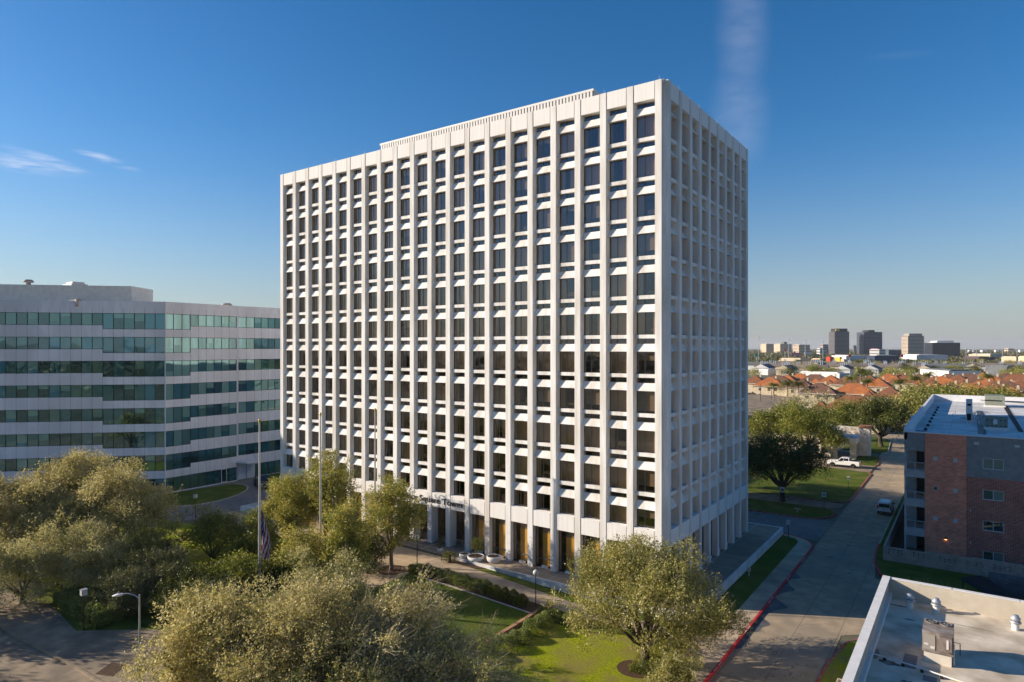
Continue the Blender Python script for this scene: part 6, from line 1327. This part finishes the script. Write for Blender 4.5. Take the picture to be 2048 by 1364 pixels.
for key, px, yp, lb in HS: place_house(key, px, yp, 0, lb, sc=1.0)

# ------------------------------------------------------------------ palms
def palm_proto(h, seed):
    e = empty('palm_tree', (0, 0, 0), label='palm', cat='palm tree')
    mb = MB(); mb.path([(0, 0, -.2), (.1, 0, h * .5), (0, .05, h)], [.32, .24, .22], M['bark_l'], 8); link('trunk', mb.mesh('trunk'), e)
    link('crown', fronds('crown', (0, 0, 0), 60, 3.5, h, M['palm'], 1.5, seed, w_=.22, wl=12, rise=1.1), e); return e
pp = None
PALMS = [(1547, 771, 8.0, 'small palm in front of the cream house near the tower edge'), (1575, 768, 9.3, 'left palm of the first pair in front of the houses'), (1597, 769, 9.2, 'right palm of the first pair in front of the houses'), (1703, 757, 10.5, 'left palm of the tall clump'), (1721, 744, 13.5, 'tallest palm rising above the roofs'), (1735, 764, 9.5, 'bushy palm at the right of the tall clump'),
         (1800, 765, 10.0, 'palm left of the apartment house corner'), (1829, 758, 10.5, 'palm above the green trees behind the apartment roof'), (1857, 751, 11.0, 'palm between brown roofs behind the apartment roof'), (1975, 754, 10.5, 'rightmost palm in front of an orange roof')]
for px, yc, h, lb in PALMS:
    Z = (CZ - h) * FPX / (yc - Y0); x, y, _ = at(px, Z, 0); s = h / 8.0
    if pp is None: pp = palm_proto(8.0, 3); pp.location = (x, y, 0); pp['label'] = lb; pp['group'] = 'palms among the houses'
    else: dup(pp, (x, y, 0), random.uniform(0, 6), (1.05 if h < 11 else 1.0, 1.05 if h < 11 else 1.0, s), lb, 'palms among the houses')
sp_ = [(1536, 722, 8), (1555, 722, 8), (1596, 724, 9), (1716, 726, 9), (1520, 726, 8)]
for px, yc, h in sp_:
    Z = (CZ - h) * FPX / (yc - Y0); x, y, _ = at(px, Z, 0); dup(pp, (x, y, 0), random.uniform(0, 6), (1.5, 1.5, 1.25), 'small distant palm beyond the long roofs', 'distant palms')

# ------------------------------------------------------------------ middle and far trees
def far_proto(seed, leaf, h=9, r=5, n=2600, ls=.55, cl=45, tw=0, name='distant_tree'):
    return crown_tree(name, (0, 0, -50), h, r, 'x', n=n, ls=ls, clumps=cl, seed=seed, base=.12, clump_r=.24, leaf=leaf, bark=M['bark'], trunk_r=.25, limbs=5, tw=tw, twm=M['twig'], ltw=.9)
FPR = {'g': far_proto(201, M['leaf_green']), 'o': far_proto(202, M['leaf_olive']), 'd': far_proto(203, M['leaf_dark']), 'b': far_proto(204, M['leaf_grey'], n=400, tw=5200, name='bare_distant_tree')}
LABK = {'g': 'bushy green tree among the far roofs', 'o': 'olive tree among the far roofs', 'd': 'dark evergreen tree among the far roofs', 'b': 'grey leafless tree among the far roofs'}
usedk = set()
def far_tree(k, px, ytop, h, label=None, sx=None, group=None):
    Z = (CZ - h) * FPX / (ytop - Y0); x, y, _ = at(px, Z, 0); s = h / 9; sx = sx or s
    lb = label or LABK[k]; gp = group or ('%s far trees' % {'g': 'green', 'o': 'olive', 'd': 'dark', 'b': 'leafless'}[k])
    if k not in usedk:
        usedk.add(k); q = FPR[k]; q.location = (x, y, 0); q.scale = (sx, sx, s); q['label'] = lb; q['group'] = gp
    else: dup(FPR[k], (x, y, 0), random.uniform(0, 6.28), (sx, sx, s), lb, gp)
for (k, px, yt, h, sx) in [('b', 1583, 787, 8, .9), ('b', 1600, 787, 8, 1.1), ('b', 1640, 783, 8.5, 1.1), ('b', 1575, 800, 8, 1.0), ('b', 1625, 803, 8, 1.0), ('b', 1668, 797, 8, 1), ('b', 1690, 806, 8, .9),
        ('g', 1650, 775, 7.5, .6), ('o', 1822, 770, 10, 1.4), ('g', 1850, 773, 10, 1.4), ('o', 1885, 769, 10.5, 1.5), ('g', 1880, 778, 10, 1.3), ('o', 1925, 772, 10, 1.3), ('g', 1960, 776, 10, 1.3), ('o', 1995, 774, 10, 1.3), ('g', 2030, 783, 10, 1.4), ('o', 1810, 786, 10, 1.2), ('o', 1840, 790, 9.5, 1.2), ]:
    far_tree(k, px, yt, h, sx=sx)
r5 = random.Random(77)
for i in range(95):
    px = r5.uniform(1500, 2060); yt = r5.choice([r5.uniform(716, 726), r5.uniform(724, 740)]); h = r5.uniform(6, 9)
    far_tree(r5.choice('gobdob'), px, yt, h, sx=r5.uniform(.9, 1.6))
# far woods reaching to the skyline: one mass nobody could count
g = np.random.default_rng(55); n = 52000
px = g.uniform(1480, 2080, n); dist = 1 / g.uniform(1 / 5200, 1 / 850, n); X = (px - 1024) / FPX * dist
cx_ = CX + X * S_ - dist * C_; cy_ = CY + X * C_ + dist * S_
bump_ = 5 + 2.5 * np.sin(cx_ / 17) * np.cos(cy_ / 23) + 2.5 * np.sin(cx_ / 61 + cy_ / 47)
keep = np.sin(cx_ / 55 + 1) * np.cos(cy_ / 70) > -.35
cen = np.stack([cx_, cy_, np.abs(bump_) * g.uniform(.1, 1, n)], 1)[keep]; dk = dist[keep]
V = leaves(cen, 1.0, g, .9); ctr = cen[:, None, :]; V = ctr + (V - ctr) * (dk / 420)[:, None, None].clip(2.0, 7)
tag(link('far_woods', quads_mesh('far_woods', V, [leaf_mat('far_foliage', [(.03, .04, .012), (.06, .065, .02), (.11, .10, .04), (.18, .15, .08)], tl=.1, cscale=.02)])), kind='stuff', label='dark mass of woods reaching to the skyline', cat='woods')

g = np.random.default_rng(56); n = 16000; an = g.uniform(0, 2 * np.pi, n); dist = 1 / g.uniform(1 / 1500, 1 / 260, n); cx_ = CX + dist * np.cos(an); cy_ = CY + dist * np.sin(an)  # unseen woods, added to darken low sky reflections in the tower windows
fwd_ = (cx_ - CX) * -C_ + (cy_ - CY) * S_; rt_ = (cx_ - CX) * S_ + (cy_ - CY) * C_; keep = (fwd_ < np.abs(rt_) * .9)
cen = np.stack([cx_, cy_, (9 + 4 * np.sin(cx_ / 40) * np.cos(cy_ / 33)) * g.uniform(.1, 1, n)], 1)[keep]; dk = dist[keep]; V = leaves(cen, 1.0, g, .9); ctr = cen[:, None, :]; V = ctr + (V - ctr) * (dk / 90)[:, None, None].clip(3, 12)
tag(link('unseen_woods', quads_mesh('unseen_woods', V, [bpy.data.materials['far_foliage']])), kind='stuff', label='unseen woods added all round the town beyond the edges of the view', cat='woods')

# ------------------------------------------------------------------ long roofs, shops and offices between the houses and the skyline
def fbox(name, cat, label, px0, px1, Z, h, depth, wallm, roofm=None, rows=0, glass=None, base=0, group=None, extra=None, parts=True, cols=0, lit=None):
    """a building whose front runs along the view between two pixel columns at view depth Z; it is a box along the town grid"""
    wdt = (px1 - px0) / FPX * Z; k = lit if lit is not None else .35
    be = R(24) if k <= .5 else R(58)
    r_ = (px0 + k * (px1 - px0) - 1024) / FPX; dv = Vector((-C_ + r_ * S_, S_ + r_ * C_, 0)).normalized(); pv_ = Vector((dv.y, -dv.x, 0))
    e1 = pv_ * math.cos(be) + dv * math.sin(be); e2 = -pv_ * math.sin(be) + dv * math.cos(be)
    cosv = math.cos(math.atan(r_)); ly = wdt * cosv * (1 - k) / math.cos(be); lx = wdt * cosv * k / math.sin(be)
    c0 = at(px0 + k * (px1 - px0), Z, 0)
    # local frame: x runs back along the sunlit left side, y along the shaded right side, both from the nearest corner
    T = lambda x, y, z: (c0[0] + e2.x * x + e1.x * y, c0[1] + e2.y * x + e1.y * y, z)
    e = empty(name, (c0[0], c0[1], 0), label=label, cat=cat, group=group)
    mb = MB(); mb.box(0, lx, 0, ly, base - .2, h, wallm, top=roofm or M['roof_w'], T=T); mb.build('wall', e)
    if rows:
        mb = MB(); fh = (h - base) / rows; t_ = max(.12, Z * .0002)
        for q in range(rows):
            z0 = base + q * fh + fh * .38; z1 = base + (q + 1) * fh - fh * .08
            mb.box(.04 * lx, .96 * lx, -t_, -.004, z0, z1, glass, T=T); mb.box(-t_, -.004, .03 * ly, .97 * ly, z0, z1, glass, T=T)
        mb.build('window', e)
    if roofm is not None:
        mb = MB(); mb.box(.05 * lx, .9 * lx, .1 * ly, .7 * ly, h + .004, h + .8, roofm, T=T); mb.build('roof', e)
    if extra: extra(e, T, lx, ly)
    return e
WHT = mat('white_warehouse', (.55, .545, .54), (.62, .615, .61), .05, .8); TAN = mat('tan_tower', (.66, .50, .32), (.72, .56, .38), .05, .85); PNK = mat('pinkish_tower', (.40, .30, .25), None); GBR = mat('brown_shingle', (.17, .14, .115), (.23, .19, .155), .3, .95, c3=(.12, .1, .09), scale3=.03)
DKG = mat('black_tower', (.035, .032, .036), (.05, .047, .05), .1, .5); NVY = mat('navy_glass_tower', (.012, .018, .03), (.03, .04, .06), .05, .25, spec=.6); DWN = mat('dim_window_band', (.16, .15, .155), None, rough=.35, spec=.5); BLU = mat('blue_tower_window', (.10, .12, .17), None, rough=.3)
BEG = mat('beige_wall', (.50, .42, .30), (.56, .47, .34), .1, .9); SLT = mat('slate_roof', (.10, .11, .12), (.14, .15, .16), .2, .9); RED = mat('red_shop', (.45, .05, .03), None); YEL = mat('yellow_sign', (.65, .48, .05), None); PKS = mat('pink_sign', (.65, .25, .3), None); BLK = mat('blue_frame', (.03, .06, .16), None); ORG = mat('orange_sign', (.6, .13, .04), None)
def top_box(m, f0, f1, g0, g1, dz, name='plant_room'):
    def f(e, T, lx, ly, m=m):
        mb = MB(); mb.box(f0 * lx, f1 * lx, g0 * ly, g1 * ly, dz[0], dz[1], m, T=T); mb.build(name, e)
    return f
def H(y, Z): return CZ - (y - Y0) / FPX * Z
# skyline
Z = 1850
fbox('high_rise', 'office tower', 'dark bronze high rise with a yellow crown sign, leftmost of the two dark towers', 1657.5, 1698.5, Z, H(663, Z), 0, DKG, M['black'], 19, DWN, lit=.30, extra=lambda e, T, lx, ly: (top_box(DKG, .1, .9, .1, .92, (H(663, Z), H(657, Z)))(e, T, lx, ly), top_box(YEL, .02, .09, .08, .32, (H(662, Z), H(658, Z)), 'crown_sign')(e, T, lx, ly)))
fbox('high_rise', 'office tower', 'dark high rise with a bluish right side, rightmost of the two dark towers', 1713, 1764.4, Z, H(664, Z), 0, DKG, M['black'], 17, BLU, lit=.30, extra=top_box(DKG, .1, .9, .28, .62, (H(664, Z), H(660, Z))))
fbox('high_rise', 'office tower', 'pale high rise glowing orange on its sunny side', 1803, 1848, 1700, H(672, 1700), 0, TAN, M['roof_w'], 15, BLU, lit=.28, extra=top_box(M['rib_dark'], .05, .95, .1, .9, (H(672, 1700), H(667, 1700))))
fbox('glass_block', 'office building', 'wide dark blue glass block right of the orange lit tower', 1848, 1920, 1500, H(685.5, 1500), 0, NVY, M['roof_w'], 8, mat('dark_band', (.02, .025, .04), None, rough=.2), lit=.24, extra=top_box(WHT, .1, .9, .2, .8, (H(685.5, 1500), H(681.5, 1500))))
fbox('tan_block', 'office building', 'leftmost tan office block on the skyline beside the tower edge', 1521, 1549, 2600, H(688, 2600), 0, TAN, TAN, 8, PNK, lit=.4)
fbox('tan_block', 'office building', 'wide tan office block with a roof dome left of the red round sign', 1547.5, 1583.5, 2500, H(688, 2500), 0, TAN, TAN, 7, PNK, lit=.35, extra=top_box(mat('dome_green', (.12, .14, .10), None), .2, .6, .45, .7, (H(688, 2500), H(683.5, 2500))))
fbox('tan_block', 'office building', 'banded tan office block left of the pinkish block', 1585.7, 1620, 2400, H(689.5, 2400), 0, TAN, TAN, 6, DWN, lit=.35)
fbox('pink_block', 'office building', 'reddish stone block just left of the dark high rises', 1640, 1657, 2200, H(689, 2200), 0, PNK, PNK, 4, DWN, lit=.35)
fbox('grey_block', 'office building', 'small grey block between the two dark high rises', 1705, 1713, 2600, H(691, 2600), 0, SLT, SLT, 3, DWN)
fbox('pale_block', 'office building', 'low pale banded block in front of the left dark high rise', 1633, 1652, 1700, H(697, 1700), 0, WHT, WHT, 3, DWN)
fbox('pale_block', 'office building', 'white banded hotel block with a pink sign beside the right dark tower', 1739, 1771, 1400, H(699, 1400), 0, WHT, WHT, 3, DWN, lit=.6, extra=top_box(PKS, .4, 1.1, .3, .9, (H(699.5, 1400), H(697.5, 1400)), 'sign'))
fbox('teal_block', 'office building', 'long low blue grey block left of the orange lit tower', 1771, 1803, 1450, H(700, 1450), 0, mat('bluegrey_wall', (.08, .11, .13), None), None, 0, None, lit=.2)
fbox('tan_block', 'office building', 'small tan block far right on the skyline', 2008, 2028, 2600, H(697, 2600), 0, TAN, TAN, 2, DWN, lit=.4)
for i, (px, w_) in enumerate(((1935, 9), (1960, 14), (1988, 10), (2036, 12), (1945, 6))):
    fbox('pale_block', 'building', 'tiny pale roof among the far woods at right', px, px + w_, 2500 + i * 120, H(700.5, 2500), 0, WHT, WHT, 0, None, group='tiny roofs among the far woods')
fbox('warehouse', 'warehouse', 'long white warehouse roof below the glass block', 1800, 1895, 950, H(710, 950), 0, WHT, WHT, lit=.35)
fbox('warehouse', 'warehouse', 'low beige building behind the long brown roofs', 1556, 1620, 900, H(717.5, 900), 0, BEG, BEG, lit=.7)
fbox('warehouse', 'warehouse', 'white store roof left of the parking structure', 1662, 1738, 980, H(711.5, 980), 0, WHT, WHT, lit=.4)
fbox('parking_structure', 'parking garage', 'open parking structure framed in blue in the middle distance', 1733, 1798, 880, H(711, 880), 0, BLK, WHT, 3, WIN, lit=.25)
fbox('shop', 'shop', 'beige chequered store front at the right edge', 2002, 2036, 820, H(714, 820), 0, BEG, BEG, lit=.9)
fbox('shop', 'shop', 'tan store wall cut by the right edge', 2036, 2060, 800, H(713.5, 800), 0, TAN, TAN, lit=.9)
fbox('shop', 'shop', 'long pale low roof in front of the far woods at right', 1936, 2010, 1150, H(708.5, 1150), 0, BEG, M['roof_w'], lit=.6)
fbox('shop', 'shop', 'dark low building left of the chequered store', 1925, 1990, 900, H(714, 900), 0, mat('dark_shop', (.08, .06, .06), None), SLT, lit=.5)
fbox('shop', 'shop', 'red fronted shop below the left dark high rise', 1652, 1668, 900, H(715, 900), 0, RED, RED, lit=.5)
fbox('shop', 'shop', 'small yellow topped shop among the red shops', 1670, 1684, 880, H(714.5, 880), 0, YEL, WHT, lit=.7)
fbox('shop', 'shop', 'small cream box shop right of the yellow one', 1681, 1693, 820, H(719, 820), 0, BEG, BEG, lit=.6)
fbox('shop', 'shop', 'tan strip of shops with brown window band', 1622, 1652, 870, H(718, 870), 0, TAN, TAN, 1, WIN, lit=.6)
fbox('apartment_block', 'apartment building', 'white flat roofed block between the back row of houses and the brown roofs', 1500, 1560, 560, H(740, 560), 0, WHT, WHT, lit=.6)
fbox('apartment_block', 'apartment building', 'long white low building right behind the back row of houses', 1560, 1700, 500, H(747, 500), 0, WHT, WHT, lit=.85)
fbox('apartment_block', 'apartment building', 'white framed garage block behind the houses', 1601, 1643, 600, H(738, 600), 0, WHT, SLT, 1, SLT, lit=.8)
fbox('apartment_block', 'apartment building', 'dark long flat building at right behind the brown roofs', 1968, 2060, 520, H(733, 520), 0, SLT, SLT, lit=.5)
fbox('apartment_block', 'apartment building', 'grey long roofed building with a white end wall', 1835, 1960, 480, H(742, 480), 0, WHT, SLT, lit=.5)
# pitched brown apartment roofs with paired chimney flues
def pitched(px, Z, L, W, h, m, label, along='x', group='long brown apartment roofs', gable=WHT):
    x, y, _ = at(px, Z, 0); e = empty('apartment_roof_block', (x, y, 0), label=label, cat='apartment building', group=group)
    mb = MB(); hx, hy = (L / 2, W / 2) if along == 'x' else (W / 2, L / 2); mb.box(x - hx, x + hx, y - hy, y + hy, -.2, h * .6, gable); mb.build('wall', e)
    mb = MB(); o = .8
    if along == 'x': A = [(x - hx - o, y - hy - o, h * .6), (x + hx + o, y - hy - o, h * .6), (x + hx + o, y + hy + o, h * .6), (x - hx - o, y + hy + o, h * .6)]; r0, r1 = (x - hx - o, y, h), (x + hx + o, y, h); mb.poly([A[0], A[1], r1, r0], m); mb.poly([A[2], A[3], r0, r1], m); mb.poly([A[1], A[2], r1], gable); mb.poly([A[3], A[0], r0], gable)
    else: A = [(x - hx - o, y - hy - o, h * .6), (x + hx + o, y - hy - o, h * .6), (x + hx + o, y + hy + o, h * .6), (x - hx - o, y + hy + o, h * .6)]; r0, r1 = (x, y - hy - o, h), (x, y + hy + o, h); mb.poly([A[1], A[2], r1, r0], m); mb.poly([A[3], A[0], r0, r1], m); mb.poly([A[0], A[1], r0], gable); mb.poly([A[2], A[3], r1], gable)
    mb.build('roof', e)
    for q in range(3):
        mb = MB()
        for s in (-.8, .8):
            xx, yy = (x - hx + L * (q + .5) / 3 + s, y - 1) if along == 'x' else (x - 1 + s, y - hy + L * (q + .5) / 3)
            mb.box(xx - .35, xx + .35, yy - .5, yy + .5, h * .6, h + 2.2, M_CH)
        mb.build('chimney', e)
M_CH = mat('blue_grey_flue', (.30, .34, .40), None)
i = 0
for (px, Z, L, W, al) in [(1515, 690, 40, 14, 'x'), (1550, 640, 36, 14, 'x'), (1600, 720, 46, 14, 'x'), (1640, 660, 40, 14, 'y'), (1668, 700, 44, 14, 'x'), (1700, 640, 40, 14, 'x'), (1735, 700, 40, 14, 'y'), (1770, 640, 40, 14, 'x'), (1690, 560, 30, 12, 'y'), (1575, 560, 30, 12, 'y'), (1800, 600, 34, 13, 'x'), (1840, 640, 40, 14, 'x'), (1890, 620, 44, 14, 'x'), (1945, 620, 40, 14, 'y'), (1745, 560, 30, 12, 'y'), (1850, 560, 26, 12, 'y'), (2000, 640, 44, 14, 'x'), (1620, 600, 30, 12, 'x'), (1530, 600, 26, 12, 'y'), (2040, 590, 40, 14, 'x')]:
    pitched(px, Z, L, W, 8.5, GBR if i % 3 else SLT, 'long pitched apartment roof with paired pale flues beyond the houses', al, gable=BEG if i % 2 else WHT); i += 1
# signs on posts
def far_sign(px, Z, y0, y1, w_px, m, label, rnd_=False):
    x, y, z1 = at(px, Z, py=y0); z0 = H(y1, Z); w_ = w_px / FPX * Z; e = empty('roadside_sign', (x, y, 0), label=label, cat='sign')
    mb = MB(); mb.box(x - .4, x + .4, y - .4, y + .4, 0, z0, M['steel']); mb.build('post', e)
    mb = MB(); dx, dy = S_ * w_ / 2, C_ * w_ / 2
    if rnd_: mb.tube((x - C_ * .5, y + S_ * .5, (z0 + z1) / 2), (x + C_ * .5, y - S_ * .5, (z0 + z1) / 2), (z1 - z0) / 2, (z1 - z0) / 2, m, 16)
    else: mb.prism([(x - dx, y - dy), (x + dx, y + dy), (x + dx - C_ * .6, y + dy + S_ * .6), (x - dx - C_ * .6, y - dy + S_ * .6)], z0, z1, m)
    mb.build('panel', e)
far_sign(1592, 1100, 705, 711, 19, PKS, 'pink billboard under the tan skyline blocks'); far_sign(1570, 1150, 698, 702.5, 5, ORG, 'red round sign left of the pink billboard', True); far_sign(1616, 1050, 704, 709, 15, WHT, 'white billboard right of the pink one')
far_sign(1699, 950, 709, 714.5, 7, ORG, 'red round sign below the two dark high rises', True); far_sign(1665, 920, 713.5, 718, 4, ORG, 'small red sign above the red shop'); far_sign(1609, 1000, 714, 717, 5, ORG, 'small red roof sign on the beige building')
far_sign(1513, 900, 708, 713, 7, mat('green_sign', (.08, .45, .3), None), 'green road sign at the tower edge'); far_sign(1804, 820, 709, 714, 5, RED, 'red square sign at the left end of the white warehouse')
# high mast lights
hm = None
for px, yt in ((1517, 675), (1577, 679), (1610.5, 680), (1646, 683), (1932, 697), (1953, 699), (2005, 700), (2034, 702)):
    Z = 950; x, y, _ = at(px, Z, 0); h = H(yt, Z)
    if hm is None:
        hm = empty('high_mast_light', (x, y, 0), label='x', cat='high mast light'); mb = MB(); mb.tube((x, y, 0), (x, y, 1), .45, .3, M['steel'], 6); mb.build('pole', hm); mb = MB(); mb.lathe([(0, .985), (1.8, .985), (1.8, 1.0), (0, 1.01)], (x, y, 0), M['steel'], 8); mb.build('lamp_ring', hm); hm.scale = (1, 1, h); hm['label'] = 'tall highway mast light beyond the houses'; hm['group'] = 'highway mast lights'
    else: dup(hm, (x, y, 0), 0, (1, 1, h), 'tall highway mast light beyond the houses', 'highway mast lights')
# wooden utility poles in front of the houses
for i, (px, yt, h) in enumerate(((1543, 766, 9), (1521, 768, 9), (1874, 741, 11), (1753, 739, 9), (1590, 765, 9))):
    Z = (CZ - h) * FPX / (yt - Y0); x, y, _ = at(px, Z, 0); mb = MB(); mb.tube((x, y, 0), (x, y, h), .14, .1, M['bark'], 6); mb.box(x - .9, x + .9, y - .06, y + .06, h - .8, h - .65, M['bark'])
    tag(mb.build('utility_pole', loc=(x, y, 0)), ['utility pole in front of the cream house near the tower edge', 'utility pole touching the tower edge', 'pale pole behind the apartment roof', 'thin pole between the orange roofs', 'utility pole between the first pair of palms'][i], 'utility pole')
# flat dark roof deck and its wall at the tower edge
a = at(1500, 215, 0); b = at(1590, 250, 0)
deck = [at(1480, 205, 0), at(1552, 205, 0), at(1600, 285, 0), at(1480, 300, 0)]
mb = MB(); mb.prism([(p[0], p[1]) for p in deck], -.2, 2.2, M['lot']); tag(mb.build('parking_deck', loc=deck[0]), 'dark empty parking deck at the tower edge below the houses', 'parking deck')
p0, p1 = at(1490, 297, 0), at(1680, 320, 0); mb = MB(); d_ = Vector((p1[0] - p0[0], p1[1] - p0[1], 0)).normalized(); nn = Vector((-d_.y, d_.x, 0)) * .3
mb.prism([(p0[0], p0[1]), (p1[0], p1[1]), (p1[0] + nn.x, p1[1] + nn.y), (p0[0] + nn.x, p0[1] + nn.y)], -.2, 2.9, BEG); tag(mb.build('boundary_wall', loc=p0), 'long pale boundary wall between the parking deck and the houses', 'wall')
# haze over the town: even pale air in one closed box
hz = bpy.data.materials.new('town_haze'); hz.use_nodes = True; N = hz.node_tree.nodes; N.remove(N['Principled BSDF']); pv = N.new('ShaderNodeVolumePrincipled'); pv.inputs['Density'].default_value = .00005; pv.inputs['Color'].default_value = (.92, .95, 1, 1); pv.inputs['Anisotropy'].default_value = .2
hz.node_tree.links.new(pv.outputs[0], N['Material Output'].inputs['Volume'])
if HAZE:
    mb = MB(); mb.box(-13500, 13500, -13500, 13500, -2, 130, hz); hb = tag(mb.build('haze'), 'thin pale haze over the town', 'haze', None, 'stuff')
